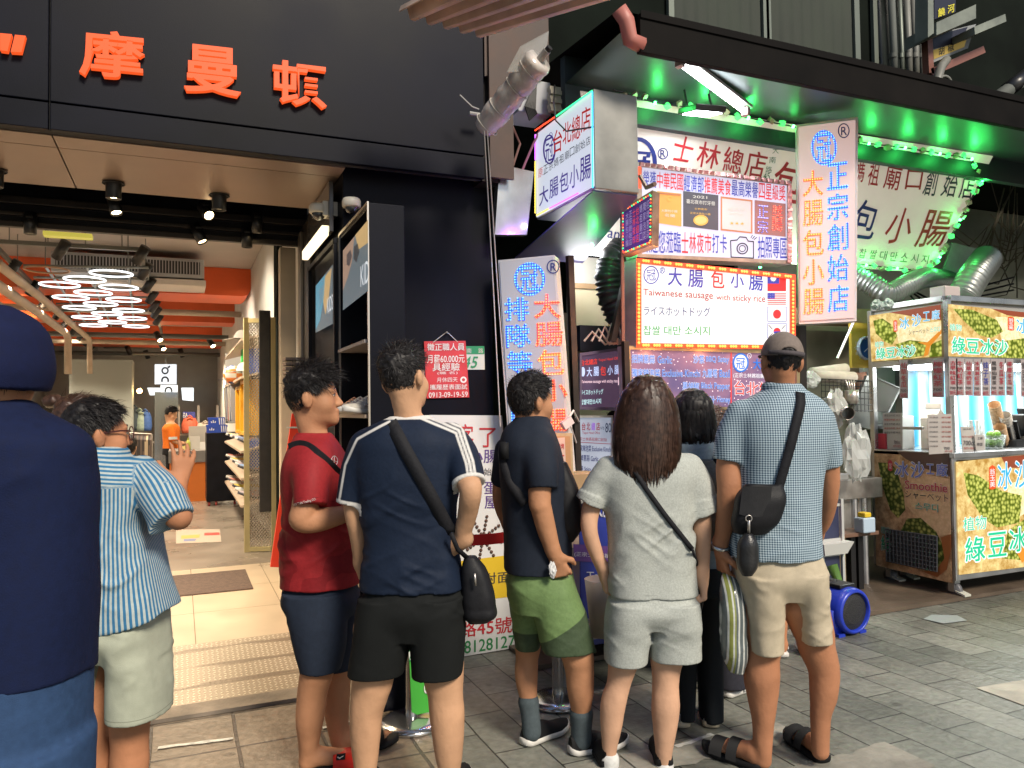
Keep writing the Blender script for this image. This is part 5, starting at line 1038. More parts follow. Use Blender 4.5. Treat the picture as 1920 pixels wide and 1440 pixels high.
for k in range(5):g.tube([at(1095+k*14,640,y=4.5),at(1110+k*12,622-k*5,y=4.5),at(1135+k*8,646,y=4.5),at(1160+k*3,636+k*2,y=4.5)],.008,6)
solo('cable_tangle',g,pm('cable white pink',(.5,.38,.34),.5),'tangle of pale cables above the side menu','cables')
g=MB();a=at(1165,585,y=4.6)
g.tube([at(1080,830,y=4.32),at(1070,800,y=4.2),at(1058,792,y=4.15)],.007,6);g.tube([at(1085,790,y=4.32),at(1075,770,y=4.2),at(1065,786,y=4.15)],.007,6);q=at(1063,793,y=4.12);g.obox(q,(.03,0,.02),(0,.02,0),(-.012,0,.02));solo('plug_connector',g,pm('plug white',(.55,.52,.5),.5),'white plug connector with wires beside the tall led sign','plug')
K=thing('stall_counter','stainless stall counter below the purple menu','counter',(3.2,4.6,.03))
g=MB();g.box((2.6,4.3,.95),(4.6,5.0,1.0));g.build('top',alu,K,bevel=.006);g=MB();g.box((2.62,4.36,.12),(4.55,4.95,.95));g.build('body',pm('counter navy',(.03,.035,.08),.4,nz=(4,.3)),K)
g=MB();a,b=at(1500,770,y=5.6),at(1380,900,y=5.6);g.box((2.7,5.6,.9),(6.6,5.66,2.3));solo('back_panel',g,pm('warm beige panel',(.36,.28,.19),.6,nz=(2,.2)),'beige panel at the back of the stall kitchen','panel')
PT=planeY(4.05);T=thing('framed_notice','brown framed notice with a taped paper behind the polo man','notice',at(1050,895,y=4.05));g=MB();q=[(1040,812),(1073,812),(1075,893),(1042,893)]
g.prism(PT.quad(q),(0,.02,0));g.build('frame',pm('wood frame',(.4,.3,.17),.5,nz=(8,.3)),T,bevel=.003);g=MB();PT.rect(g,[(1043,818),(1069,818),(1071,886),(1045,886)],0,.003);PT.rect(g,[(1036,822),(1059,820),(1061,872),(1040,874)],1,.008);PT.line(g,'現烤',1044,1058,832,843,831,842,2,.011);PT.rect(g,[(1046,854),(1058,853),(1058,855),(1046,856)],2,.011);g.build('paper',[pm('paper brown',(.4,.22,.1),.6),pm('paper peach',(.55,.4,.33),.6),pm('ink red',(.45,.02,.03),.5)],T)
T=thing('stall_table','blue fronted stall side table behind the grey shorts','table',(2.3,4.0,0))
a,b=at(1076,905,y=3.95),at(1200,1240,y=3.95);g=MB();g.box((a[0]+.03,3.95,.14),(a[0]+.95,4.5,.97));g.build('front',pm('table blue',(.02,.035,.25),.4,nz=(4,.25)),T,bevel=.005)
g=MB();PT2=planeY(3.948);PT2.rect(g,[(1075,1020),(1240,1030),(1240,1060),(1077,1052)],1,.003);PT2.line(g,'(正宗士林媽祖廟口創始店)',1077,1200,1034,1044,1042,1052,0,.006);PT2.line(g,'大腸包小腸',1112,1200,925,970,925,970,0,.006,.01);PT2.line(g,'Taiwanese',1100,1200,1072,1086,1075,1090,0,.006);g.build('lettering',[pm('print pale',(.6,.6,.66),.5),pm('violet band',(.1,.04,.2),.5)],T)
g=MB();g.box((a[0],3.9,.97),(a[0]+1.0,4.55,.99));g.build('top',alu,T,bevel=.003)
g=MB();
for x in(a[0]+.05,a[0]+.9):g.box((x,3.97,0),(x+.03,4.0,.14))
g.build('leg',alu,T)
b=at(1096,890,y=4.0);g=MB();g.box((b[0]-.12,4.0,.992),(b[0]+.12,4.2,1.13));solo('cardboard_box',g,pm('cardboard',(.35,.23,.12),.8,nz=(6,.15)),'open cardboard box on the blue stall table','box',bevel=.003)
g=MB();q=PT2.quad([(1065,990),(1085,980),(1086,1025),(1066,1028)]);g.prism(q,(0,.01,0));solo('food_photo_card',g,pm('card photo',(.5,.36,.28),.4,nz=(25,.5)),'food photo card hanging at the blue table edge','card')
g=MB();a=at(1075,1190,y=3.75);g.box((a[0]-.1,3.7,.26),(a[0]+1.3,4.0,.30));g.box((a[0]-.1,3.72,.0),(a[0]-.06,3.76,.26));g.box((a[0]+1.2,3.72,.0),(a[0]+1.24,3.76,.26));solo('low_bench',g,pm('bench grey',(.3,.29,.28),.4,.5),'low grey metal step bench before the stall','bench')
g=MB();q=at(1132,1170,y=3.62);g.lathe((q[0],3.62,.301),[(0,0),(.07,0),(.1,.3),(.094,.3),(.066,.012),(0,.012)],20);solo('waste_bin',g,pm('bin beige',(.4,.36,.28),.5),'small beige bucket on the low bench by the grey shorts','bucket',None,True)
def stanchion(x,y,label,wrap=None):
 t=thing('queue_post',label,'queue post',(x,y,0),'queue posts')
 MB().lathe((x,y,0),[(0,0),(.16,0),(.165,.008),(.163,.02),(.12,.034),(.03,.045),(0,.045)],40).build('base',pm('polished steel',(.55,.55,.54),.18,.95),t,True)
 MB().lathe((x,y,0),[(.03,.04),(.03,.9),(.036,.9),(.036,.98),(0,.985)],24).build('post',pm('polished steel',(.55,.55,.54),.18,.95),t,True)
 return t
a=at(772,1358,z=0);T=stanchion(a[0],a[1],'steel queue post wrapped in a green sign behind the black shorts')
g=MB();pl=planeY(a[1]-.034);g.prism(pl.quad([(765,1180),(806,1180),(806,1335),(782,1340),(772,1335)]),(0,.012,0));g.build('green_wrap',pm('wrap green',(.05,.36,.04),.45),T)
g=MB();pl.line(g,'こ',795,806,1270,1300,1270,1300,0,.004,.03);pl.rect(g,[(765,1180),(769,1180),(771,1240),(767,1240)],0,.004);pl.line(g,'2',766,772,1218,1240,1218,1240,1,.006);g.build('lettering',[pm('plate white',(.62,.64,.6),.4),pm('ink green',(.02,.2,.06),.5)],T)
b=at(1047,1316,z=0);stanchion(b[0],b[1],'steel queue post standing between the polo man legs')
g=MB();n=16;P0,P1=np.array([a[0],a[1],.93]),np.array([b[0],b[1],.93])
top=[mix(P0,P1,i/n)+np.array([0,0,-.04*math.sin(math.pi*i/n)])for i in range(n+1)];g.add(top+[p-np.array([0,0,.055])for p in top],[(i,i+1,n+2+i,n+1+i)for i in range(n)]);o=solo('queue_belt',g,pm('belt red',(.75,.02,.02),.5),'red belt stretched between the queue posts','belt');o.modifiers.new('s','SOLIDIFY').thickness=.004
# smoothie cart
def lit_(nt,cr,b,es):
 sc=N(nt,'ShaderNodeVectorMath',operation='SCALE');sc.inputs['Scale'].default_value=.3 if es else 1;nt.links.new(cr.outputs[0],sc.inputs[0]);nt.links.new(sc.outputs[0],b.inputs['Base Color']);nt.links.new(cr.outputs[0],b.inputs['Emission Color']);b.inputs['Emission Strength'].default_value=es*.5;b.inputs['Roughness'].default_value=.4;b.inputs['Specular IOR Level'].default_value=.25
def bean_mat(name,lo,hi,es,scale=34.):
 m=bpy.data.materials.new(name);m.use_nodes=True;nt=m.node_tree;b=nt.nodes['Principled BSDF'];L=nt.links
 tc=N(nt,'ShaderNodeTexCoord');v=N(nt,'ShaderNodeTexVoronoi');v.inputs['Scale'].default_value=scale;v.inputs['Randomness'].default_value=.75;L.new(tc.outputs['Object'],v.inputs['Vector'])
 cr=N(nt,'ShaderNodeValToRGB');e=cr.color_ramp.elements;e[0].position=.12;e[0].color=(*hi,1);e[1].position=.62;e[1].color=(*lo,1);L.new(v.outputs['Distance'],cr.inputs['Fac'])
 lit_(nt,cr,b,es)
 return m
def sack_mat(name,c1,c2,es,sc=14):
 m=bpy.data.materials.new(name);m.use_nodes=True;nt=m.node_tree;b=nt.nodes['Principled BSDF'];L=nt.links
 tc=N(nt,'ShaderNodeTexCoord');n=N(nt,'ShaderNodeTexNoise');n.inputs['Scale'].default_value=sc;n.inputs['Detail'].default_value=8;n.inputs['Roughness'].default_value=.7;L.new(tc.outputs['Object'],n.inputs['Vector'])
 cr=N(nt,'ShaderNodeValToRGB');e=cr.color_ramp.elements;e[0].position=.35;e[0].color=(*c1,1);e[1].position=.65;e[1].color=(*c2,1);L.new(n.outputs['Fac'],cr.inputs['Fac'])
 lit_(nt,cr,b,es)
 return m
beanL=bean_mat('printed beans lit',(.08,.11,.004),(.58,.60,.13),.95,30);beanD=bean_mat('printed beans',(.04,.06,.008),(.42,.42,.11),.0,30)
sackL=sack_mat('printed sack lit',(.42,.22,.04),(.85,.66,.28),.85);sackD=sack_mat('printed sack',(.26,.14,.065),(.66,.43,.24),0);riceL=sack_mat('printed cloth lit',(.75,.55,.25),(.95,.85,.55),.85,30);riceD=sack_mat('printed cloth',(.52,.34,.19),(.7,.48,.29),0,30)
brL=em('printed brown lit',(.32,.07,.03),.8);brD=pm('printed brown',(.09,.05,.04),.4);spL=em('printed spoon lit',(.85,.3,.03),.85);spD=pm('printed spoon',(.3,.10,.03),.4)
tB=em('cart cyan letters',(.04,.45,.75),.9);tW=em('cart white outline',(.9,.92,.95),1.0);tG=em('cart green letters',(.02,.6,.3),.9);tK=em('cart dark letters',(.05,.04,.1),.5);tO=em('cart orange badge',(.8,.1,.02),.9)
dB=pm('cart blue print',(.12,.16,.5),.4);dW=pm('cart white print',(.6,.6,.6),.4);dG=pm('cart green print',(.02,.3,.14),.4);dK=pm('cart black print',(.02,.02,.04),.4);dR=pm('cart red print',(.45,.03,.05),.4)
stl=pm('cart stainless',(.50,.50,.51),.3,.9,nz=(5,.2))
CX0,CX1,CY0,CY1=5.46,8.6,4.10,4.86
CARTM=thing('smoothie_cart','stainless smoothie cart with lit green bean posters and menu strips','cart',((CX0+CX1)/2,(CY0+CY1)/2,0))
zb,zm0,zm1,zt0,zt1=.17,1.07,1.13,1.87,2.32
g=MB();t=.022
for x in(CX0,CX1-2*t):
 for y in(CY0,CY1-2*t):g.box((x,y,zb-.02),(x+2*t,y+2*t,zt1))
for z in(zb-.02,zm0,zt0-.04,zt1-.01):
 for y in(CY0+.002,CY1-2*t+.002):g.box((CX0+2*t,y,z),(CX1-2*t,y+2*t-.004,z+.045))
 for x in(CX0+.002,CX1-2*t+.002):g.box((x,CY0+2*t,z),(x+2*t-.004,CY1-2*t,z+.045))
for x in(CX0+.06,):g.box((x,CY0+.3,1.3),(x+.02,CY0+.75,1.325))
g.build('frame',stl,CARTM,bevel=.003)
g=MB();g.box((CX0+.03,CY0+.02,zb),(CX1-.03,CY1-.02,zm0-.01));g.build('cabinet',pm('cart dark inside',(.05,.045,.05),.5),CARTM)
g=MB();g.box((CX0-.006,CY0-.02,zm0+.02),(CX1,CY1+.01,zm1));g.build('worktop',stl,CARTM,bevel=.005)
g=MB();g.box((CX0+.03,CY0+.03,zt0),(CX1-.03,CY1-.03,zt1-.012));g.build('roof_box',pm('cart top',(.3,.3,.3),.5),CARTM)
def cart_poster(pl,quad,lit,full,name):
 tl,tr,br,bl=[np.array(q,float)for q in quad]
 def U(u,v):return(tl*(1-u)+tr*u)*(1-v)+(bl*(1-u)+br*u)*v
 def Q(pts,mi,off):g.add([pl.hit(*U(u,v),off)for u,v in pts],[tuple(range(len(pts)))],mi)
 g=MB()
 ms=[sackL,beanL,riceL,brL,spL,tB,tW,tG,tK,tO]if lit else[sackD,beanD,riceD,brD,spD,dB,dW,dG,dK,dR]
 Q([(0,0),(1,0),(1,1),(0,1)],0,.002)
 if full=='side':
  Q([(.3,0),(1,0),(1,.18),(.62,.12),(.42,.06)],3,.003);Q([(.45,.15),(1,.2),(1,.62),(.8,.66),(.5,.5),(.38,.42)],2,.003)
  Q([(.05,.1),(.22,.1),(.3,.16),(.38,.35),(.4,.48),(.3,.56),(.2,.5),(.1,.3)],1,.004);Q([(.42,.55),(.6,.53),(.8,.62),(.92,.76),(.9,.9),(.7,.96),(.45,.88),(.3,.7)],1,.004)
  Q([(.86,.66),(1,.62),(1,.72),(.93,.9),(.8,.98),(.6,.96),(.78,.93),(.9,.82)],4,.005)
 elif full=='wide':
  Q([(.55,0),(1,0),(1,.12),(.75,.1)],3,.003);Q([(.6,.16),(1,.1),(1,.6),(.7,.72)],2,.003)
  Q([(.06,.08),(.3,.06),(.62,.22),(.7,.45),(.55,.6),(.4,.56),(.2,.3)],1,.004);Q([(.6,.68),(1,.55),(1,1),(.55,1),(.5,.85)],1,.004)
 elif full=='front':
  Q([(.62,0),(1,0),(1,.12),(.7,.1)],3,.003);Q([(.7,.25),(1,.2),(1,.5),(.72,.6)],2,.003)
  Q([(.1,.1),(.3,.14),(.62,.3),(.9,.36),(.86,.6),(.55,.62),(.35,.52),(.15,.3)],1,.004);Q([(.7,.66),(1,.55),(1,.95),(.62,.9)],1,.004);Q([(.82,.86),(1,.78),(1,.9),(.9,.96)],4,.005)
 else:
  Q([(.28,0),(1,0),(1,.3),(.75,.22),(.5,.1)],3,.003);Q([(.35,.3),(1,.32),(1,.6),(.7,.75),(.4,.7)],2,.003)
  Q([(.05,.12),(.18,.1),(.3,.25),(.38,.5),(.3,.68),(.2,.6),(.08,.4)],1,.004);Q([(.35,.68),(.55,.62),(.8,.7),(.8,.95),(.45,1),(.38,.85)],1,.004);Q([(.85,.75),(1,.68),(1,1),(.82,1)],1,.004)
  Q([(.66,.68),(.8,.7),(1,.48),(1,.56),(.84,.78),(.8,.96),(.74,.98),(.78,.76)],4,.005)
 def T_(s,u0,v0,u1,v1,mi,bold=.01,out=True):
  q=[U(u0,v0),U(u1,v0),U(u1,v1),U(u0,v1)]
  if out:pl.text(g,s,q,6,.006,bold+.045)
  pl.text(g,s,q,mi,.009,bold)
 def badge(u0,v0,u1,v1):
  Q([(u0,v0+.02),((u0+u1)/2,v0),(u1,v0+.02),(u1,v1-.01),((u0+u1)/2,v1),(u0,v1-.01)],9,.006);
  pl.vert(g,'翁玉美',U(u0+.01,v0+.03),U(u1-.01,v0+.03),U(u1-.01,v1-.02),U(u0+.01,v1-.02),6,.009)
 if full=='side':
  badge(.18,.07,.24,.17);T_('冰',.27,.08,.45,.21,5);T_('沙',.48,.08,.66,.21,5);T_('工',.69,.09,.79,.17,5);T_('廠',.82,.08,.97,.18,5)
  T_('Smoothie',.4,.235,.96,.305,9,.01);T_('シャーベット',.4,.32,.97,.38,8,.0,False);T_('스무디',.53,.405,.83,.465,7,.0);T_('植物',.07,.65,.2,.71,7,.0);T_('綠',.07,.73,.2,.86,7,.02)
 elif full=='wide':
  T_('植物',.02,.37,.17,.5,7,.0);T_('綠豆冰沙',.05,.62,.76,.95,7,.02);badge(.76,.12,.84,.42);T_('冰',.87,.14,1.02,.46,5);
 elif full=='front':
  badge(.45,.06,.54,.28);T_('冰',.57,.05,.76,.29,5);T_('沙',.8,.05,1.0,.29,5);T_('植物',.08,.5,.4,.62,7,.0);T_('綠',.1,.68,.38,.9,7,.02);T_('豆',.42,.66,.68,.88,7,.02);T_('冰沙',.72,.64,1.2,.86,7,.02)
 else:
  badge(.33,.17,.385,.42);T_('冰',.42,.14,.55,.38,5);T_('沙',.59,.12,.72,.36,5);T_('工',.75,.1,.84,.28,5);T_('廠',.87,.09,.98,.27,5)
  T_('シャーベット',.54,.42,.82,.52,8,.0,False);T_('스무디',.84,.42,.98,.52,7,.0);T_('植物',.06,.58,.18,.7,7,.0);T_('綠豆冰沙',.07,.72,.63,.96,7,.02)
 return g.build(name,ms,CARTM)
pL=planeX(CX0-.004);pF=planeY(CY0-.004)
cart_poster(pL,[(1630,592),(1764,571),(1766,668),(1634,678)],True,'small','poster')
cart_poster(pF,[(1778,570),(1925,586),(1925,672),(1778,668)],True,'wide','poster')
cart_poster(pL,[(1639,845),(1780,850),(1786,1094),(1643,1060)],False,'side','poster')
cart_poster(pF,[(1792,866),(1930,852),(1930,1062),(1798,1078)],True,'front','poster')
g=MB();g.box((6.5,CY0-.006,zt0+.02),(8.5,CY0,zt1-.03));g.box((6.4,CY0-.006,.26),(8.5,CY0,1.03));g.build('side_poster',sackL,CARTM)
def wheel(x,y):
 g=MB();g.cyl((x-.018,y,.06),(x+.018,y,.06),.06,20);w_=g.build('wheel',pm('caster grey',(.12,.12,.13),.4),CARTM,True)
 MB().box((x-.03,y-.03,.115),(x+.03,y+.03,.15)).box((x-.028,y-.02,.05),(x-.021,y+.03,.115)).box((x+.021,y-.02,.05),(x+.028,y+.03,.115)).build('fork',stl,w_ if False else CARTM)
 MB().prism([(x-.03,y-.03,.05),(x-.03,y-.11,.03),(x+.04,y-.11,.03),(x+.04,y-.03,.05)],(0,0,.014)).build('brake_pedal',pm('brake pale',(.5,.5,.42),.4),CARTM)
for x,y in((CX0+.08,CY0+.08),(CX0+.08,CY1-.1),(CX0+.25,CY1-.1),(CX1-.1,CY0+.08)):wheel(x,y)
g=MB();a,b=at(1662,690,y=4.6),at(1790,690,y=4.6);g.box((5.52,4.3,1.80),(8.4,4.36,1.83));g.box((5.52,4.6,1.80),(8.4,4.66,1.83));g.build('strip_light',em('cart strip',(.95,1,.97),5),CARTM)
l=bpy.data.lights.new('cart_strip_light','AREA');l.shape='RECTANGLE';l.size=2.8;l.size_y=.3;l.energy=17;l.color=(.93,1,.95);o=bpy.data.objects.new('cart_strip_light',l);COL.objects.link(o);o.location=(6.95,4.48,1.79)
strips=[(1686,1702,675,747,'仙草冬瓜','50元',pL,0),(1747,1769,673,745,'檸檬紅茶','60元',pL,0),(1779,1795,672,742,'古早味紅茶','20元',pF,0),(1792.5,1808,672,742,'牛奶紅茶','50元',pF,0),(1809,1824,673,742,'仙草凍奶茶','50元',pF,0),(1825,1839,673,743,'冰淇淋紅茶','60元',pF,0),(1841,1856,673,743,'妹子茶','60元',pF,1),(1857,1871,673,742,'黑糖仙草茶','40元',pF,2),(1871,1884,673,742,'冬瓜茶','60元',pF,0),(1886,1900,673,742,'檸檬冬瓜','70元',pF,0),(1914,1926,674,744,'綠豆沙','50元',pF,2)]
stm=pm('menu strip paper',(.36,.31,.31),.3,nz=(10,.15));s1,s2,s3=pm('strip red',(.38,.03,.05),.5),pm('strip blue',(.05,.06,.3),.5),pm('strip brown',(.06,.05,.05),.5)
for k,(x0,x1,y0_,y1_,tx,pr_,pl,mi)in enumerate(strips):
 p_=Pl(pl.p+pl.n*.02,pl.n);g=MB();g.prism(p_.quad([(x0,y0_),(x1,y0_),(x1+1,y1_),(x0+1,y1_)]),-p_.n*.002)
 p_.vert(g,tx,(x0+2.5,y0_+4),(x1-2.5,y0_+4),(x1-2,y1_-20),(x0+3,y1_-20),mi+1,.003,.012);p_.line(g,'700',x0+2,x1-3,y1_-17,y1_-12,y1_-17,y1_-12,3,.003,.01);p_.line(g,pr_,x0+2,x1-2,y1_-10,y1_-2,y1_-10,y1_-2,1,.003,.02)
 solo('menu_strip',g,[stm,s1,s2,s3],'hanging menu strip %s at the smoothie cart'%['alone at the left end','priced 60 at the cart corner','first right of the cart corner priced 20','second right of the cart corner priced 50','third right of the cart corner','fourth right of the cart corner','with blue writing','with dark brown writing beside the blue one','with three widely spaced red characters','priced 70','cut by the photo right edge'][k],'menu strip','menu strips hung on the cart')
def paper(name,quad,pl,lines,label,thick=.004):
 T=thing(name,label,'menu card',pl.hit(*quad[3]));g=MB();g.prism(pl.quad(quad),-pl.n*thick);g.build('card',pm('menu card grey',(.42,.39,.36),.35,nz=(8,.1)),T);g=MB()
 for t,x0,x1,y0_,y1_,mi in lines:pl.line(g,t,x0,x1,y0_,y1_,y0_,y1_,mi,.003,.006)
 g.build('lettering',[pm('card ink',(.08,.07,.08),.5),pm('card red',(.4,.05,.04),.5)],T)
pA=planeX(5.50);pB=Pl((CX0-.03,CY0-.03,0),(-.5,-.9,0))
paper('menu_card',[(1655,774),(1692,774),(1692,842),(1656,842)],planeX(5.52),[('綠豆沙牛奶 冰沙',1658,1688,777+8*k,781+8*k,k%2)for k in range(5)]+[('700cc',1676,1688,826,832,0),('NT+10元',1675,1689,834,839,1)],'grey menu card standing left on the cart counter')
paper('menu_card',[(1739,777),(1784,776),(1788,849),(1742,852)],pB,[('冰沙 紅茶 奶茶',1743,1759,781+9*k,784+9*k,0)for k in range(7)]+[('仙草 冬瓜 檸檬',1766,1783,781+9*k,784+9*k,1)for k in range(6)]+[('700',1770,1781,838,843,0),('NT+10元',1772,1786,844,848,1)],'large grey menu sheet over the cart corner')
paper('menu_card',[(1801,800),(1826,800),(1831,845),(1805,848)],Pl((0,CY0+.02,0),(0,-1,.05)),[('加大杯',1806,1822,803,806,0),('NT+10元',1804,1826,817,821,1),('700cc',1806,1829,826,835,0),('NT+10元',1808,1829,838,843,1)],'white 700cc price card in the middle of the cart counter')
paper('menu_card',[(1827,815),(1845,815),(1847,844),(1830,845)],planeY(CY0+.06),[('工廠',1833,1843,819,824,0),('綠豆',1832,1843,830,836,0)],'small grey card right of the 700cc price card')
WT=zm1+.001
g=MB();c_=at(1760,800,y=4.45);x,y=5.78,4.5;h_=.07
g.box((x-.07,y-.07,WT),(x+.07,y+.07,WT+.26));g.prism([(x-.07,y-.07,WT+.26),(x+.07,y-.07,WT+.26),(x,y-.07,WT+.34)],(0,.14,0));g.box((x-.008,y-.07,WT+.34),(x+.008,y+.07,WT+.385));P_=planeY(y-.071)
solo('milk_carton',g,pm('carton white',(.6,.52,.44),.5,nz=(9,.1)),'white gable top carton standing on the cart behind the menu sheet','carton',bevel=.002)
g=MB();g.box((5.62,4.3,WT),(5.72,4.4,WT+.22));g.box((5.618,4.298,WT+.03),(5.722,4.402,WT+.09),1);solo('milk_carton',g,[pm('carton cream',(.55,.42,.3),.5),dR],'cream and red carton left of the large menu sheet','carton')
g=MB();g.box((5.56,4.62,WT),(5.70,4.8,WT+.28));solo('white_canister',g,pm('carton plain',(.62,.64,.62),.4),'plain white box at the back of the cart counter','box',bevel=.006)
g=MB();q=at(1660,830,x=5.5);g.box((5.5,q[1]+.0,WT),(5.53,q[1]+.08,WT+.13));solo('red_packet',g,dR,'small red packet at the left end of the cart counter','packet',bevel=.003)
x,y=float(at(1862,840,y=4.3)[0]),4.3;g=MB();g.lathe((x,y,WT),[(0,0),(.075,0),(.10,.11),(.105,.112),(.098,.112),(.073,.006),(0,.006)],24);solo('lime_tub',g,pm('clear tub',(.55,.58,.55),.1,alpha=.35),'clear plastic tub of limes on the cart','tub',None,True)
lime=pm('lime skin',(.12,.26,.02),.3,nz=(30,.3),bump=(120,.2));n=10
for k,(dx,dy,dz)in enumerate(((-.045,-.02,.04),(.045,-.02,.04),(0,.045,.04),(-.04,-.01,.11),(.045,0,.112))):
 g=MB();g.lathe((x+dx,y+dy,WT+dz-.03),[(0,0)]+[(.036*math.sin(a),.034-.034*math.cos(a))for a in np.linspace(.3,2.8,n)]+[(0,.07)],16);solo('lime',g,lime,['green lime at the left bottom of the tub','green lime at the right bottom of the tub','green lime at the back bottom of the tub','green lime on the left of the tub pile','green lime on the right of the tub pile'][k],'lime','limes in the clear tub',True)
CH=thing('cup_holder','black slanted cup holder rack on the cart','cup holder',(6.4,4.35,WT));cupm=pm('paper cup tan',(.52,.34,.2),.5,nz=(9,.1));cupw=pm('paper cup white',(.6,.56,.5),.5)
d_=nrm(np.array([-.55,-.25,.62]))
g=MB();q0=at(1895,800,y=4.45);u=nrm(np.cross(d_,(0,1,0)))
for k in range(5):
 a=at(1868+k*13,815-k*12,y=4.4);g.tube([a,a+d_*-.26],.006,6);g.obox(a-d_*.12,d_*.13,u*.008,np.array([0,.06,0]))
a=at(1880,832,y=4.42);b=at(1930,832,y=4.42);g.box((a[0],4.3,WT),(b[0]+.1,4.6,WT+.06));g.build('rack',can,CH)
for k,(px,py,L,m_,lab)in enumerate(((1874,800,.3,cupm,'tan cup stack lowest in the black holder'),(1884,778,.36,cupw,'white and tan cup stack second in the holder'),(1864,758,.42,cupm,'long tan cup stack reaching up left'),(1912,790,.2,cupw,'short white cup stack at the right'))):
 a=at(px,py,y=4.36+.03*k);g=MB();n=int(L/.03)
 for j in range(n):g.lathe(a-d_*(L*j/n),[(.047,0),(.05,-.004),(.048,-.012),(.044,-.034)],16,d_)
 g.lathe(a-d_*L,[(.044,0),(.034,-.07),(0,-.07)],16,d_);solo('cup_stack',g,m_,lab,'cup stack','paper cup stacks on the cart',True)
g=MB()
for k in range(26):
 x=6.03+random.uniform(-.05,.05);y=4.3+random.uniform(-.03,.03);g.cyl((x,y,WT+.05),(x+random.uniform(-.06,.06),y+random.uniform(-.03,.03),WT+.24),.004,5)
g.lathe((6.03,4.3,WT),[(0,0),(.055,0),(.06,.1),(.056,.1),(.05,.004)],16);solo('straw_cup',g,pm('straw clear',(.6,.62,.6),.3),'cup full of wrapped straws on the cart counter','straws')
stripe=bpy.data.materials.new('blue striped film');stripe.use_nodes=True;nt=stripe.node_tree;b_=nt.nodes['Principled BSDF'];tc=N(nt,'ShaderNodeTexCoord');wv=N(nt,'ShaderNodeTexWave');wv.inputs['Scale'].default_value=1.6;wv.inputs['Distortion'].default_value=1.5;nt.links.new(tc.outputs['Object'],wv.inputs['Vector']);mx=N(nt,'ShaderNodeMix',data_type='RGBA');mx.inputs['A'].default_value=(.06,.35,.6,1);mx.inputs['B'].default_value=(.62,.68,.7,1);nt.links.new(wv.outputs['Fac'],mx.inputs['Factor']);nt.links.new(mx.outputs['Result'],b_.inputs['Base Color']);b_.inputs['Roughness'].default_value=.2
g=MB();g.grid(lambda u,v:(5.95+2.6*u,4.92+.02*math.sin(u*95)+.015*math.sin(u*40+v*3),.9+1.0*v),180,8);o=solo('plastic_curtain',g,stripe,'blue and clear striped plastic curtain behind the cart','curtain',None,True)
g=MB();a,b=at(1630,748,y=5.1),at(1686,700,y=5.1)
g.box((5.9,5.3,1.3),(6.3,5.36,1.9));g.box((5.92,5.29,1.33),(6.28,5.3,1.6));solo('white_panel_cabinet',g,pm('white enamel',(.55,.56,.54),.4),'white wall cabinet seen through the cart','cabinet',bevel=.004)
g=MB();g.box((5.2,6.2,.03),(14,6.25,3.84));solo('rear_wall_panel',g,pm('greenish wall',(.22,.23,.19),.7,nz=(2,.3)),'dull greenish wall panel behind the smoothie cart','wall')
g=MB();Pk=planeY(4.95);q=[(1592,790),(1628,700),(1690,718),(1670,775),(1640,812)];q=[(1591,794),(1626,706),(1632,800),(1632,812)]
g.prism(Pk.quad([(1591,794),(1626,704),(1634,704),(1634,806)]),(0,.03,0));solo('tilted_metal_lid',g,pm('dull lid',(.2,.2,.19),.3,.6),'tilted grey metal lid at the left side of the cart','lid',bevel=.003)
g=MB();PX2=planeX(5.75);c=PX2.quad([(1640,708),(1688,728),(1665,772),(1640,770)]);g.prism(c,(.02,0,0));g.tube(c+[c[0]],.01,6);solo('glass_flap',g,pm('grey glass',(.3,.31,.3),.15),'grey flap with white rim inside the cart','flap')
# wall clock, yellow board
PC=planeY(5.02);g=MB();a,b=at(1596,615,y=5.05),at(1640,690,y=5.05);g.box((a[0],5.05,b[2]),(a[0]+.34,5.08,a[2]+.05));solo('yellow_board',g,pm('yellow board',(.6,.42,.06),.5,nz=(4,.1)),'yellow wall board behind the blue clock','board')
T=thing('wall_clock','blue faced wall clock on the yellow board beside the cart','clock',at(1620,653,y=5.0));c_=at(1622,653,y=5.03)
MB().lathe(c_,[(0,.0),(.105,0),(.105,.03),(.095,.036),(.088,.024),(0,.024)],36,(0,-1,0)).build('case',pm('clock rim',(.4,.45,.6),.3),T,True)
MB().lathe(c_,[(.089,.026),(0,.026)],36,(0,-1,0)).build('dial',pm('clock blue',(.02,.14,.5),.3),T)
g=MB();pk=Pl(c_+np.array([0,-.029,0]),(0,-1,0));s_=24/.105*.105
for h in range(1,13):
 a=math.pi/2-h*math.pi/6;cx,cy=1622+17.5*math.cos(a),653-19.5*math.sin(a);pk.text(g,str(h),[(cx-2.5,cy-3),(cx+2.5,cy-3),(cx+2.5,cy+3),(cx-2.5,cy+3)],0,0)
cz=c_+np.array([0,-.032,0]);g.tube([cz,cz+np.array([-.045,0,-.035])],.003,5);g.tube([cz,cz+np.array([.06,0,.04])],.0025,5);g.build('hands',pm('plate white',(.62,.64,.6),.4),T)
g=MB();q=planeY(5.03).quad([(1599,700),(1625,697),(1625,730),(1601,732)]);g.prism(q,(0,.01,0));solo('orange_notice',g,[pm('notice orange',(.45,.17,.08),.5,nz=(20,.3))],'small orange paper notice under the wall clock','notice')
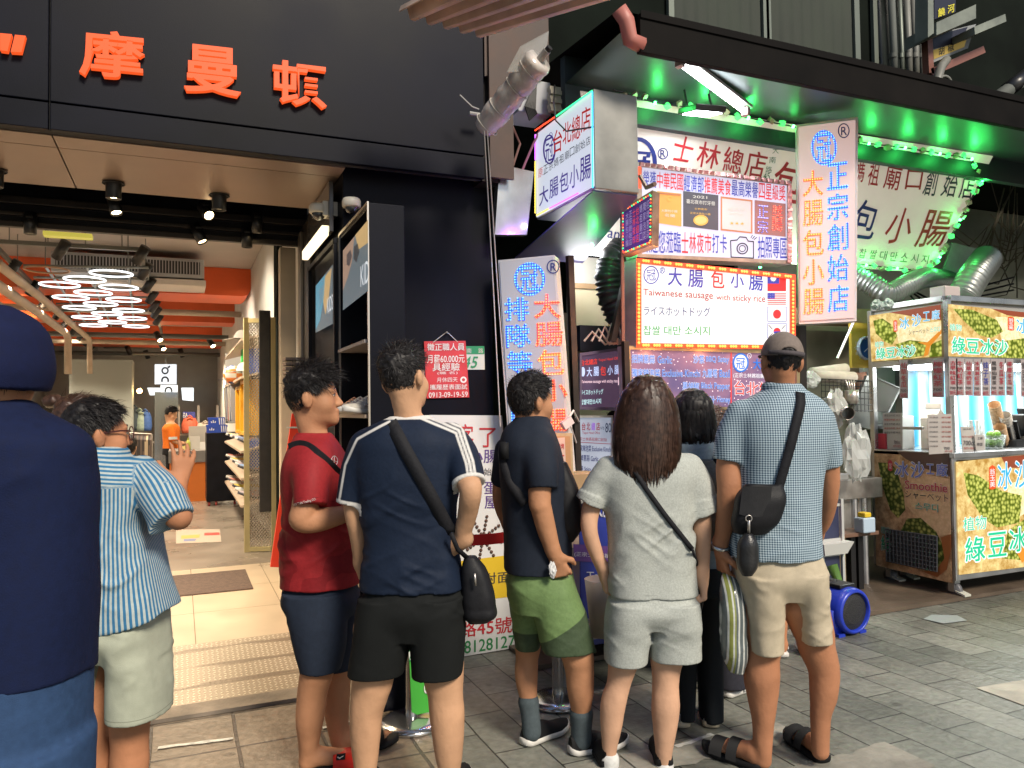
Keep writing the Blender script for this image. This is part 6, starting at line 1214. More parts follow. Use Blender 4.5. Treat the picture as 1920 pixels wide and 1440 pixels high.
# kitchen clutter between stall and cart
g=MB();a,b=at(1508,575,y=5.2),at(1635,610,y=5.2);g.box((a[0],5.15,b[2]),(b[0]+.1,5.35,a[2]));solo('wood_beam',g,pm('raw wood',(.34,.24,.13),.6,nz=(6,.25)),'raw wooden shelf beam under the pinkish led sign','beam')
g=MB();a,b=at(1505,620,y=5.6),at(1600,900,y=5.6);g.box((a[0]-.1,5.55,.03),(a[0]+1.1,5.6,a[2]));solo('olive_wall',g,pm('olive wall',(.26,.23,.16),.7,nz=(3,.3)),'olive brown wall of the little kitchen','wall')
g=MB();g.cyl(at(1570,672,y=4.9),at(1602,600,y=4.9),.012,8);solo('support_rod',g,alu,'slanted grey rod below the pinkish led sign','rod')
g=MB();a=at(1505,712,y=4.9);b=at(1598,716,y=4.9)
for k in range(9):g.cyl(mix(a,b,k/8)+np.array([0,-.2,0]),mix(a,b,k/8)+np.array([0,.2,0]),.004,5)
for k in range(14):
 q=mix(a,b,k/13);g.tube([q+np.array([0,-.2,0]),q+np.array([0,-.2,-.26])],.003,4)
for k in range(6):g.tube([a+np.array([0,-.2,-.05*k]),b+np.array([0,-.2,-.05*k])],.004,4)
solo('wire_shelf',g,can,'black wire shelf holding wrapped bag rolls','wire shelf')
for k,(x0,y0_,x1,y1_,c)in enumerate(((1530,706,1600,708,(.45,.40,.33)),(1522,700,1585,692,(.5,.45,.38)))):
 a,b=at(x0,y0_,y=4.8+.1*k),at(x1,y1_,y=4.8+.1*k);g=MB();g.cyl(a,b,.05,14);solo('bag_roll',g,pm('paper roll %d'%k,c,.6,nz=(12,.15)),['beige roll of bags lying on the wire shelf','pale roll of bags stacked behind on the wire shelf'][k],'roll','rolls on the wire shelf',True)
def crumple(c,r,label,name,m,cat,sq=(1,1,1)):
 g=MB();n1,n2=10,18;rr=np.random.default_rng(int(c[0]*100));w_=rr.uniform(.72,1.2,(n1,n2))
 vs=[(c[0]+r*sq[0]*w_[i,j]*math.sin(math.pi*i/(n1-1))*math.cos(2*math.pi*j/n2),c[1]+r*sq[1]*w_[i,j]*math.sin(math.pi*i/(n1-1))*math.sin(2*math.pi*j/n2),c[2]+r*sq[2]*(w_[i,0]if i in(0,n1-1)else w_[i,j])*math.cos(math.pi*i/(n1-1)))for i in range(n1)for j in range(n2)]
 g.add(vs,[(i*n2+j,i*n2+(j+1)%n2,(i+1)*n2+(j+1)%n2,(i+1)*n2+j)for i in range(n1-1)for j in range(n2)]);solo(name,g,m,label,cat)
plast=pm('clear plastic bag',(.62,.64,.62),.18,alpha=.55,coat=.3);plastd=pm('milky plastic',(.5,.51,.48),.2,alpha=.75)
crumple(at(1518,712,y=4.7),.08,'clear wrapped bundle at the left end of the wire shelf','plastic_bundle',plast,'plastic bag',(1.2,.6,.8))
crumple(at(1565,765,y=4.6),.13,'crumpled white plastic bag hung under the wire shelf','plastic_bag',plastd,'plastic bag',(.8,.5,1.1))
crumple(at(1605,850,y=4.55),.17,'big clear plastic bag hanging below the steel pots','plastic_bag',plast,'plastic bag',(.75,.5,1.3))
g=MB();c_=at(1597,745,y=4.6);g.lathe(c_-np.array([0,0,.05]),[(0,0),(.05,0),(.055,.11),(.05,.11),(.046,.005)],20);
for k in range(4):g.tube([c_+np.array([.01*k,0,0]),c_+np.array([-.06+.03*k,0,.14])],.006,5)
solo('utensil_pot',g,steel,'steel pot of kitchen tools on the stall shelf','pot',None,True)
g=MB();c_=at(1590,775,y=4.5);g.lathe(c_,[(.05,0),(.052,-.01),(.035,.1),(0,.11)],20,(.3,.9,.2));solo('ladle_cup',g,steel,'tilted steel cup hanging under the tool pot','cup',None,True)
g=MB();a,b=at(1566,898,y=4.8),at(1640,925,y=4.8);g.box((a[0]-.1,4.7,b[2]-.02),(b[0]-.02,5.2,a[2]));g.box((a[0]-.05,4.75,b[2]-.3),(b[0]-.1,5.15,b[2]-.02));solo('steel_sink',g,alu,'grey steel sink table behind the capped man','sink',bevel=.006)
R_=thing('utility_rack','white metal utility rack with shelves by the capped man elbow','rack',at(1560,1080,z=.03)+np.array([0,.25,0]))
y=4.35;a=at(1538,938,y=y);b=at(1577,938,y=y);g=MB()
for x in(a[0],b[0]):
 for yy in(y,y+.4):g.box((x-.012,yy-.012,.03),(x+.012,yy+.012,a[2]))
g.build('leg',pm('rack white',(.52,.52,.5),.4,.3),R_)
for py in(945,1010,1038):
 z=float(at(1560,py,y=y)[2]);MB().box((a[0],y,z-.02),(b[0],y+.4,z)).build('shelf',pm('rack white',(.52,.52,.5),.4,.3),R_)
zr=float(at(1560,945,y=y)[2]);xm=(a[0]+b[0])/2
g=MB();g.lathe((xm+.04,y+.12,zr+.001),[(0,0),(.06,0),(.07,.07),(.065,.07),(.055,.004)],16);solo('red_bowl',g,dR,'red bowl on the top of the white rack','bowl',None,True)
z2=float(at(1560,1010,y=y)[2]);g=MB();g.lathe((xm,y+.15,z2+.001),[(0,0),(.09,0),(.095,.2),(.09,.2)],20);solo('green_tub',g,pm('tub pale green',(.35,.42,.28),.4),'pale green tub on the middle shelf of the white rack','tub',None,True)
z3=float(at(1560,1038,y=y)[2]);g=MB();g.prism([(xm-.12,y-.05,z3+.001),(xm+.1,y-.05,z3+.001),(xm+.14,y-.08,z3+.09),(xm-.16,y-.08,z3+.09)],(0,.3,0));solo('white_tray',g,pm('tray white',(.58,.58,.55),.4),'white plastic tray at the front of the rack','tray',bevel=.004)
T=thing('stall_stool_table','small brown topped steel table between rack and cart','table',at(1612,1080,z=.03));a=at(1583,1002,y=4.55);b=at(1640,1002,y=4.55);MB().box((a[0],4.55,a[2]-.03),(b[0]+.05,5.0,a[2])).build('top',pm('table brown',(.16,.09,.06),.35),T,bevel=.004)
for x in(a[0]+.12,a[0]+.2):MB().box((x,4.6,.03),(x+.05,4.65,a[2]-.03)).build('leg',can,T)
for px in(1600,1618):q=at(px,920,y=4.75);MB().cyl((q[0],4.75,.03),(q[0],4.75,q[2]),.03,12).build('rear_post',stl,T)
g=MB();q=at(1628,978,y=4.5);g.box((q[0]-.05,4.5,a[2]+.001),(q[0]+.08,4.6,a[2]+.12));g.box((q[0]-.02,4.51,a[2]+.12),(q[0]+.05,4.59,a[2]+.16),1);solo('soap_bottle',g,[pm('bottle pale blue',(.4,.5,.6),.3),pm('board yellow',(.62,.42,.02),.45)],'pale blue bottle with yellow cap on the small table','bottle',bevel=.01)
g=MB();q=at(1565,1085,y=4.3);g.tube([at(1560,1060,y=4.3),at(1572,1090,y=4.25),at(1576,1100,y=4.2)],[.04,.03,.035],10);g.tube([at(1576,1100,y=4.2),at(1580,1112,y=4.18)],.035,10,1);solo('spring_onions',g,[pm('onion green',(.06,.14,.02),.5),pm('onion white',(.6,.6,.5),.4)],'bunch of spring onions hanging at the rack foot','vegetable',None,True)
g=MB();q=at(1560,1120,y=4.45);g.box((q[0]-.15,4.45,.03),(q[0]+.15,4.75,.5));solo('ochre_carton',g,pm('carton ochre',(.3,.2,.08),.7,nz=(5,.2)),'ochre carton under the white rack','box',bevel=.004)
# blue air blower
c0=at(1600,1192,z=0);T=thing('air_blower','blue plastic floor blower with round black intake by the capped man leg','blower',c0);bl2=pm('blower blue',(.015,.04,.42),.35,nz=(5,.2))
ax=nrm(np.array([.06,-1,0]));cc=np.array([c0[0]+.0,c0[1]+.13,.158]);sd_=np.cross(ZZ,ax);g=MB()
g.lathe(cc-ax*.17,[(0,0),(.12,0),(.147,.02),(.152,.28),(.146,.31),(.13,.325),(.122,.318),(.118,.24)],40,ax);g.obox(cc-sd_*.10-ax*.02-ZZ*.06,ax*.12,sd_*.07,ZZ*.075);g.build('housing',bl2,T,True)
MB().lathe(cc-ax*.17,[(.119,.30),(.08,.312),(0,.316)],30,ax).build('intake_grille',pm('grille black',(.012,.012,.014),.6,bump=(150,.8)),T)
g=MB();g.obox(cc+sd_*.10-ax*.04-ZZ*.02,ax*.13,sd_*.075,ZZ*.062);g.build('outlet_mesh',pm('grille black',(.012,.012,.014),.6,bump=(150,.8)),T,bevel=.01)
g=MB();g.obox(cc+ZZ*.155-ax*.03,ax*.12,sd_*.07,ZZ*.012);g.lathe(cc+ZZ*.167-ax*.03,[(.03,0),(.02,.012),(0,.014)],14);g.build('handle',can,T,bevel=.005)
g=MB()
for k in range(3):g.torus(cc-ax*.08+ax*.022*k,.155,.007,ax,36,6)
g.build('cord',can,T)
for sg in(-1,1):MB().obox(cc+sd_*.1*sg-ZZ*.148,ax*.12,sd_*.03,ZZ*.01).build('foot',bl2,T)
# silver ducts over the cart
sil=pm('foil duct',(.33,.34,.33),.42,.8,nz=(3,.15))
def duct(name,px,y,r,label,sp=.03):
 P_=[at(a,b,y=y+c)for a,b,c in px];out=[]
 for i in range(len(P_)-1):
  p0,p1,p2,p3=P_[max(0,i-1)],P_[i],P_[i+1],P_[min(len(P_)-1,i+2)]
  n=max(2,int(np.linalg.norm(p2-p1)/sp*4))
  for k in range(n):
   t=k/n;out.append(.5*((2*p1)+(-p0+p2)*t+(2*p0-5*p1+4*p2-p3)*t*t+(-p0+3*p1-3*p2+p3)*t**3))
 g=MB();g.tube(out,[r+(.010 if i%4<2 else 0)for i in range(len(out))],20);solo(name,g,sil,label,'duct','silver ribbed ducts over the cart',True)
duct('ribbed_duct',[(1600,515,.2),(1632,532,.1),(1665,550,0),(1700,535,0),(1740,520,.1),(1790,530,.2)],4.85,.085,'silver ribbed duct snaking over the left end of the cart')
duct('ribbed_duct',[(1802,560,0),(1825,520,0),(1850,485,.1)],4.6,.12,'fat silver ribbed duct rising to the right over the cart',.04)
g=MB();a=at(1815,470,y=5.0);g.prism(planeY(5.0).quad([(1785,455),(1850,470),(1800,560),(1760,540)]),(0,.02,0));solo('duct_plate',g,pm('green grey plate',(.2,.22,.2),.5,nz=(4,.3)),'dull plate behind the fat silver duct','plate')
for k,(q,lab)in enumerate(((at(1645,572,y=4.3),'crumpled pale wrapper on top of the cart left end'),(at(1665,570,y=4.35),'second pale wrapper on top of the cart'))):
 crumple(q,.045,lab,'wrapper',pm('wrapper pale',(.4,.48,.44),.4),'wrapper',(1.2,.8,.9))
g=MB();q=at(1776,552,y=4.25);g.box((q[0]-.09,4.2,zt1+.04),(q[0]+.09,4.34,zt1+.13));solo('plug_box',g,pm('plug pinkish',(.5,.42,.4),.4),'pinkish socket box on top of the cart corner','socket box',bevel=.01)
g=MB()
for k in range(3):g.tube([at(1700+k*6,545,y=5.2),at(1720+k*20,570,y=5.1),at(1760+k*25,560,y=5.2),at(1900,520+k*12,y=5.4)],.01,6)
solo('dark_cables',g,can,'dark cables drooping behind the silver ducts','cables')
g=MB();random.seed(3)
for k in range(26):
 a=at(random.uniform(1850,1930),random.uniform(330,480),y=5.4);b=at(random.uniform(1770,1930),random.uniform(400,560),y=5.4);m_=mix(a,b,.5)+np.array([0,0,-.2]);g.tube([a,m_,b],random.uniform(.004,.009),5)
solo('dry_vines',g,pm('dry vine',(.06,.05,.03),.8),'tangle of dry vines and wires right of the banner','vines')
# hanging signs at the top right
PT3=planeY(4.4);T=thing('hanging_sign','dim brown framed sign with yellow and black lettering above the awning','sign',at(1800,120,y=4.4))
g=MB()
for a,b in(((1733,-20),(1741,140)),((1741,138),(1840,95))):
 p,q=PT3.hit(*a),PT3.hit(*b);u,v=frame(q-p);g.obox(mix(p,q,.5),(q-p)/2,u*.03,v*.03)
g.build('frame',pm('red brown frame',(.2,.08,.06),.5),T)
g=MB();g.prism(PT3.quad([(1745,66),(1830,45),(1815,90),(1748,118)],.0),(0,.06,0),0);PT3.rect(g,[(1749,68),(1815,50),(1800,78),(1750,92)],1,.004);PT3.rect(g,[(1750,94),(1812,75),(1808,88),(1751,111)],2,.004);g.build('panel',[pm('panel grey',(.25,.26,.26),.5),pm('panel night',(.015,.015,.03),.4),pm('panel ochre',(.35,.24,.05),.5,emit=(.4,.28,.06),es=.3)],T)
g=MB();PT3.text(g,'胡',[(1760,89),(1771,85),(1771,101),(1760,105)],0,.006,.02);PT3.text(g,'椒',[(1777,83),(1789,79),(1789,94),(1777,99)],0,.006,.02);g.build('lettering',[ink],T)
T=thing('hanging_sign','upper dim sign showing yellow characters cut by the photo top edge','sign',at(1790,60,y=4.2));PT4=planeY(4.2);g=MB();g.prism(PT4.quad([(1752,-30),(1792,-40),(1792,22),(1752,36)],0),(0,.1,0));g.prism(PT4.quad([(1740,-30),(1750,-30),(1751,62),(1740,70)],0),(0,.12,0),1);g.prism(PT4.quad([(1756,42),(1830,8),(1830,34),(1756,66)],.01),(0,.3,0),1);g.prism(PT4.quad([(1827,50),(1885,26),(1887,40),(1828,65)],.01),(0,.2,0),1);g.build('panel',[pm('panel night',(.015,.015,.03),.4),pm('panel pale green',(.18,.2,.17),.5,nz=(5,.3))],T)
g=MB();PT4.text(g,'饒',[(1759,16),(1772,13),(1772,28),(1759,33)],0,.006,.02);PT4.text(g,'河',[(1777,10),(1790,6),(1790,22),(1777,26)],0,.006,.02);g.build('lettering',[pm('sign ink yellow',(.5,.45,.03),.5,emit=(.6,.5,.03),es=.4)],T)
g=MB();g.tube([at(1775,112,y=4.3),at(1765,125,y=4.25),at(1758,150,y=4.2),at(1756,165,y=4.2)],.035,8);g.torus(at(1770,165,y=4.2),.09,.012,(0,1,.2),20,6,arc=4.5);g.tube([at(1722,155,y=4.2),at(1770,175,y=4.1)],.025,8);solo('bent_pipe',g,pm_,'bent white pipe and cable loop on top of the awning','pipe',None,True)
g=MB();g.cyl(at(1852,196,y=4.3),at(1925,145,y=4.3),.06,12);g.cyl(at(1890,168,y=4.3),at(1925,142,y=4.3),.066,12,1);solo('slanted_pipe',g,[dimg,can],'slanted grey pipe at the far right above the awning','pipe',None,True)
g=MB();q=at(1905,316,y=5.0);g.box(q+np.array([-.15,0,0]),q+np.array([.3,.2,.05]));solo('dim_lamp_box',g,pm('grey lamp box',(.3,.32,.3),.4),'small unlit grey lamp box right of the banner','lamp')
g=MB();a=at(1722,1000,x=CX0-.03);
pX=planeX(CX0-.03);q=[(1660,992),(1757,1006),(1757,1072),(1662,1052)]
for i in range(15):
 t=i/14;g.tube([pX.hit(*mix(q[0],q[1],t)),pX.hit(*mix(q[3],q[2],t))],.006,4)
for i in range(9):
 t=i/8;g.tube([pX.hit(*mix(q[0],q[3],t)),pX.hit(*mix(q[1],q[2],t))],.006,4)
g.prism(pX.quad(q,-.02),(.004,0,0));solo('plastic_crate',g,pm('crate grey',(.06,.06,.065),.5),'dark grey slotted crate hung on the cart side poster','crate')
# people: signed distance fields meshed into continuous surfaces
_LAT=np.random.default_rng(5).random((32,32,32)).astype(np.float32)*2-1
def vnoise(x,y,z):
 xi,yi,zi=np.floor(x).astype(int),np.floor(y).astype(int),np.floor(z).astype(int)
 fx,fy,fz=x-xi,y-yi,z-zi;fx,fy,fz=[t*t*(3-2*t)for t in(fx,fy,fz)];o=0
 for a in(0,1):
  for b in(0,1):
   for c in(0,1):o=o+_LAT[(xi+a)&31,(yi+b)&31,(zi+c)&31]*(fx if a else 1-fx)*(fy if b else 1-fy)*(fz if c else 1-fz)
 return o
class Field:
 def __init__(s,lo,hi,h):
  s.h=h;s.lo=np.array(lo,float);s.n=np.ceil((np.array(hi)-s.lo)/h).astype(int)+1
  s.ax=[(s.lo[i]+h*np.arange(s.n[i])).astype(np.float32)for i in range(3)];s.D=np.full(s.n,.12,np.float32)
 def sl(s,lo,hi,pad=.06):
  r=[]
  for i in range(3):
   a=int(np.clip((lo[i]-pad-s.lo[i])/s.h,0,s.n[i]-1));b=int(np.clip((hi[i]+pad-s.lo[i])/s.h+2,1,s.n[i]));r.append(slice(a,max(b,a+1)))
  return tuple(r)
 def put(s,fn,lo,hi,k=.02,op='u'):
  q=s.sl(lo,hi,.05+k);X,Y,Z=np.meshgrid(s.ax[0][q[0]],s.ax[1][q[1]],s.ax[2][q[2]],indexing='ij',sparse=True)
  d=fn(X,Y,Z).astype(np.float32);a=s.D[q]
  if op=='u':
   if k>0:
    hh=np.clip(.5+.5*(a-d)/k,0,1);s.D[q]=a*(1-hh)+d*hh-k*hh*(1-hh)
   else:s.D[q]=np.minimum(a,d)
  else:
   s.D[q]=np.maximum(a,-d)
 def cone(s,a,b,ra,rb,k=.02,cut=None):
  a,b=np.asarray(a,float),np.asarray(b,float);ba=b-a;L2=max(ba@ba,1e-9);m=max(ra,rb)
  def fn(X,Y,Z):
   x,y,z=X-a[0],Y-a[1],Z-a[2];t=np.clip((x*ba[0]+y*ba[1]+z*ba[2])/L2,0,1)
   d=np.sqrt((x-t*ba[0])**2+(y-t*ba[1])**2+(z-t*ba[2])**2)-(ra+t*(rb-ra))
   if cut is not None:
    for p,n in cut:d=np.maximum(d,(X-p[0])*n[0]+(Y-p[1])*n[1]+(Z-p[2])*n[2])
   return d
  s.put(fn,np.minimum(a,b)-m,np.maximum(a,b)+m,k)
 def chain(s,pts,k=.02,cut=None):
  A=np.array([(*p,r)for p,r in pts],float);n=len(A);Q=[]
  for i in range(n-1):
   p0,p1,p2,p3=A[max(0,i-1)],A[i],A[i+1],A[min(n-1,i+2)];m=7 if n>2 else 1
   for j in range(m):
    t=j/m;Q.append(.5*(2*p1+(p2-p0)*t+(2*p0-5*p1+4*p2-p3)*t*t+(3*p1-p0-3*p2+p3)*t**3)if n>2 else p1)
  Q.append(A[-1]);Q=np.array(Q);Q[:,3]=np.maximum(Q[:,3],A[:,3].min());m=Q[:,3].max()
  def fn(X,Y,Z):
   o=None
   for a,b in zip(Q,Q[1:]):
    ba=b[:3]-a[:3];x,y,z=X-a[0],Y-a[1],Z-a[2];t=np.clip((x*ba[0]+y*ba[1]+z*ba[2])/max(ba@ba,1e-9),0,1);d=np.sqrt((x-t*ba[0])**2+(y-t*ba[1])**2+(z-t*ba[2])**2)-(a[3]+t*(b[3]-a[3]));o=d if o is None else np.minimum(o,d)
   for p,nn in cut or[]:o=np.maximum(o,(X-p[0])*nn[0]+(Y-p[1])*nn[1]+(Z-p[2])*nn[2])
   return o
  s.put(fn,Q[:,:3].min(0)-m,Q[:,:3].max(0)+m,k)
 def ell(s,c,r,k=.02,R=None,op='u'):
  c=np.asarray(c,float);r=np.asarray(r,float);m=r.max()
  def fn(X,Y,Z):
   x,y,z=X-c[0],Y-c[1],Z-c[2]
   if R is not None:x,y,z=x*R[0,0]+y*R[0,1]+z*R[0,2],x*R[1,0]+y*R[1,1]+z*R[1,2],x*R[2,0]+y*R[2,1]+z*R[2,2]
   k0=np.sqrt((x/r[0])**2+(y/r[1])**2+(z/r[2])**2);k1=np.sqrt((x/r[0]**2)**2+(y/r[1]**2)**2+(z/r[2]**2)**2)+1e-9
   return k0*(k0-1)/k1
  s.put(fn,c-m,c+m,k,op)
 def loft(s,rings,k=.02,n=2.4,round_=.0,inset=0.,z0=None,z1=None):
  r=np.array(sorted(rings,key=lambda q:q[0]),float);zz=np.linspace(r[0,0],r[-1,0],90);col=[]
  for c in range(1,5):
   y=r[:,c];zq=r[:,0];d=np.gradient(y,zq)if len(zq)>2 else np.full(len(zq),(y[-1]-y[0])/(zq[-1]-zq[0]))
   i=np.clip(np.searchsorted(zq,zz)-1,0,len(zq)-2);hh=zq[i+1]-zq[i];t=(zz-zq[i])/hh
   col.append(y[i]*(2*t**3-3*t*t+1)+hh*d[i]*(t**3-2*t*t+t)+y[i+1]*(3*t*t-2*t**3)+hh*d[i+1]*(t**3-t*t))
  za,zb=r[0,0]if z0 is None else z0,r[-1,0]if z1 is None else z1
  def fn(X,Y,Z):
   zf=Z.ravel();cx,cy,rx,ry=[np.interp(zf,zz,c).reshape(Z.shape)for c in col];rx=np.maximum(rx-inset,.004);ry=np.maximum(ry-inset,.004)
   q=(np.abs((X-cx)/rx)**n+np.abs((Y-cy)/ry)**n)**(1/n)
   d=(q-1)*np.minimum(rx,ry)
   return np.maximum(d,np.maximum(za-Z,Z-zb))
  mx=max((np.abs(r[:,1])+r[:,3]).max(),(np.abs(r[:,2])+r[:,4]).max())
  lo=[(r[:,1]-r[:,3]).min(),(r[:,2]-r[:,4]).min(),za];hi=[(r[:,1]+r[:,3]).max(),(r[:,2]+r[:,4]).max(),zb]
  s.put(fn,lo,hi,k)
 def disp(s,fn):
  m=np.abs(s.D)<.035;i,j,k=np.nonzero(m);s.D[m]+=fn(s.ax[0][i],s.ax[1][j],s.ax[2][k]).astype(np.float32)
 def mesh(s):
  D=s.D;n=D.shape;S=D<0
  c=[S[a:n[0]-1+a,b:n[1]-1+b,d:n[2]-1+d]for a in(0,1)for b in(0,1)for d in(0,1)]
  anyi=c[0].copy();alli=c[0].copy()
  for q in c[1:]:anyi|=q;alli&=q
  act=anyi&~alli;I=np.argwhere(act);idx=np.full(act.shape,-1,np.int32);idx[act]=np.arange(len(I))
  V=np.zeros((len(I),3));W=np.zeros(len(I));cor=np.array([(a,b,d)for a in(0,1)for b in(0,1)for d in(0,1)])
  val=np.stack([D[I[:,0]+a,I[:,1]+b,I[:,2]+d]for a,b,d in cor],1)
  for p in range(8):
   for q in range(p+1,8):
    if np.abs(cor[p]-cor[q]).sum()!=1:continue
    a,b=val[:,p],val[:,q];m=(a<0)!=(b<0);t=a[m]/(a[m]-b[m]);V[m]+=cor[p]+t[:,None]*(cor[q]-cor[p]);W[m]+=1
  V=s.lo+(I+V/W[:,None])*s.h;F=[]
  for ax in range(3):
   u,v=(ax+1)%3,(ax+2)%3;sl0=[slice(None)]*3;sl1=[slice(None)]*3;sl0[ax]=slice(0,-1);sl1[ax]=slice(1,None)
   A,B=S[tuple(sl0)],S[tuple(sl1)];E=np.argwhere(A!=B);E=E[(E[:,u]>0)&(E[:,v]>0)&(E[:,u]<n[u]-1)&(E[:,v]<n[v]-1)]
   fl=A[tuple(E.T)];qs=[]
   for du,dv in((-1,-1),(0,-1),(0,0),(-1,0)):
    P=E.copy();P[:,u]+=du;P[:,v]+=dv;qs.append(idx[tuple(P.T)])
   Q=np.stack(qs,1);Q[~fl]=Q[~fl][:,::-1];F.append(Q)
  return V,np.concatenate(F)
 def sample(s,P):
  q=((np.asarray(P)-s.lo)/s.h).round().astype(int);ok=np.all((q>=0)&(q<s.n),1);o=np.full(len(q),.12);o[ok]=s.D[tuple(q[ok].T)];return o
def np_mesh(name,V,F,mats,parent,attrs=None,smooth=True):
 me=bpy.data.meshes.new(name);nv,nf,k=len(V),len(F),F.shape[1]
 me.vertices.add(nv);me.vertices.foreach_set('co',np.ascontiguousarray(V,np.float32).ravel())
 me.loops.add(nf*k);me.loops.foreach_set('vertex_index',np.ascontiguousarray(F,np.int32).ravel())
 me.polygons.add(nf);me.polygons.foreach_set('loop_start',np.arange(nf,dtype=np.int32)*k);me.polygons.foreach_set('use_smooth',np.full(nf,smooth))
 for a,v in(attrs or{}).items():me.attributes.new(a,'FLOAT','POINT').data.foreach_set('value',np.ascontiguousarray(v,np.float32))
 for m in(mats if isinstance(mats,list)else[mats]):me.materials.append(m)
 me.update(calc_edges=True);o=bpy.data.objects.new(name,me);COL.objects.link(o);o.parent=parent;return o
def skin(name,c,sss=.0):
 return pm(name,c,.6,nz=(7,.15),bump=(90,.12),spec=.22)
def cloth(name,c,nz=(60,.12),bump=(350,.15),rough=.85):
 return pm(name,c,rough,nz=nz,bump=bump,spec=.2)
def attr_mat(name,layers,base,rough=.8,bump=True):
 m=bpy.data.materials.new(name);m.use_nodes=True;nt=m.node_tree;L=nt.links;b=nt.nodes['Principled BSDF'];b.inputs['Roughness'].default_value=rough;b.inputs['Specular IOR Level'].default_value=.2
 cur=None;tc=N(nt,'ShaderNodeTexCoord');no=N(nt,'ShaderNodeTexNoise');no.inputs['Scale'].default_value=70;no.inputs['Detail'].default_value=4;L.new(tc.outputs['Object'],no.inputs['Vector'])
 for at_,th,c,mode in layers:
  a=N(nt,'ShaderNodeAttribute',attribute_name=at_);v=a.outputs['Fac']
  if mode=='stripe':
   sn=N(nt,'ShaderNodeMath',operation='SINE');mu=N(nt,'ShaderNodeMath',operation='MULTIPLY');mu.inputs[1].default_value=2*math.pi;L.new(v,mu.inputs[0]);L.new(mu.outputs[0],sn.inputs[0]);v=sn.outputs[0]
  r=N(nt,'ShaderNodeMapRange');e=.25 if mode=='stripe' else .002;r.inputs['From Min'].default_value=th-e;r.inputs['From Max'].default_value=th+e;L.new(v,r.inputs['Value'])
  x=N(nt,'ShaderNodeMix',data_type='RGBA');L.new(r.outputs[0],x.inputs['Factor']);x.inputs['B'].default_value=(*c,1)
  if cur is None:x.inputs['A'].default_value=(*base,1)
  else:L.new(cur,x.inputs['A'])
  cur=x.outputs['Result']
 g=N(nt,'ShaderNodeMapRange');g.inputs['To Min'].default_value=.78;g.inputs['To Max'].default_value=1.22;L.new(no.outputs['Fac'],g.inputs['Value']);sc=N(nt,'ShaderNodeVectorMath',operation='SCALE');L.new(cur,sc.inputs[0]);L.new(g.outputs[0],sc.inputs['Scale']);L.new(sc.outputs[0],b.inputs['Base Color'])
 bp=N(nt,'ShaderNodeBump');bp.inputs['Strength'].default_value=.12;bp.inputs['Distance'].default_value=.01;L.new(no.outputs['Fac'],bp.inputs['Height']);L.new(bp.outputs[0],b.inputs['Normal'])
 return m
def rot_head(yaw,pitch=0.,roll=0.):
 f=np.array([math.sin(yaw)*math.cos(pitch),math.cos(yaw)*math.cos(pitch),math.sin(pitch)]);r=np.array([math.cos(yaw),-math.sin(yaw),0]);u=np.cross(r,f)
 return np.array([r*math.cos(roll)+u*math.sin(roll),f,u*math.cos(roll)-r*math.sin(roll)])
def seam(m):
 if m.get('seam'):return
 m['seam']=1;nt=m.node_tree;b=nt.nodes['Principled BSDF'];a=N(nt,'ShaderNodeAttribute',attribute_name='seam');r=N(nt,'ShaderNodeMapRange');r.inputs['From Min'].default_value=-.0012;r.inputs['From Max'].default_value=.0006;r.inputs['To Min'].default_value=1;r.inputs['To Max'].default_value=.55;nt.links.new(a.outputs['Fac'],r.inputs['Value']);sc=N(nt,'ShaderNodeVectorMath',operation='SCALE');k=b.inputs['Base Color']
 if k.is_linked:nt.links.new(k.links[0].from_socket,sc.inputs[0])
 else:sc.inputs[0].default_value=k.default_value[:3]
 nt.links.new(r.outputs[0],sc.inputs['Scale']);nt.links.new(sc.outputs[0],k)
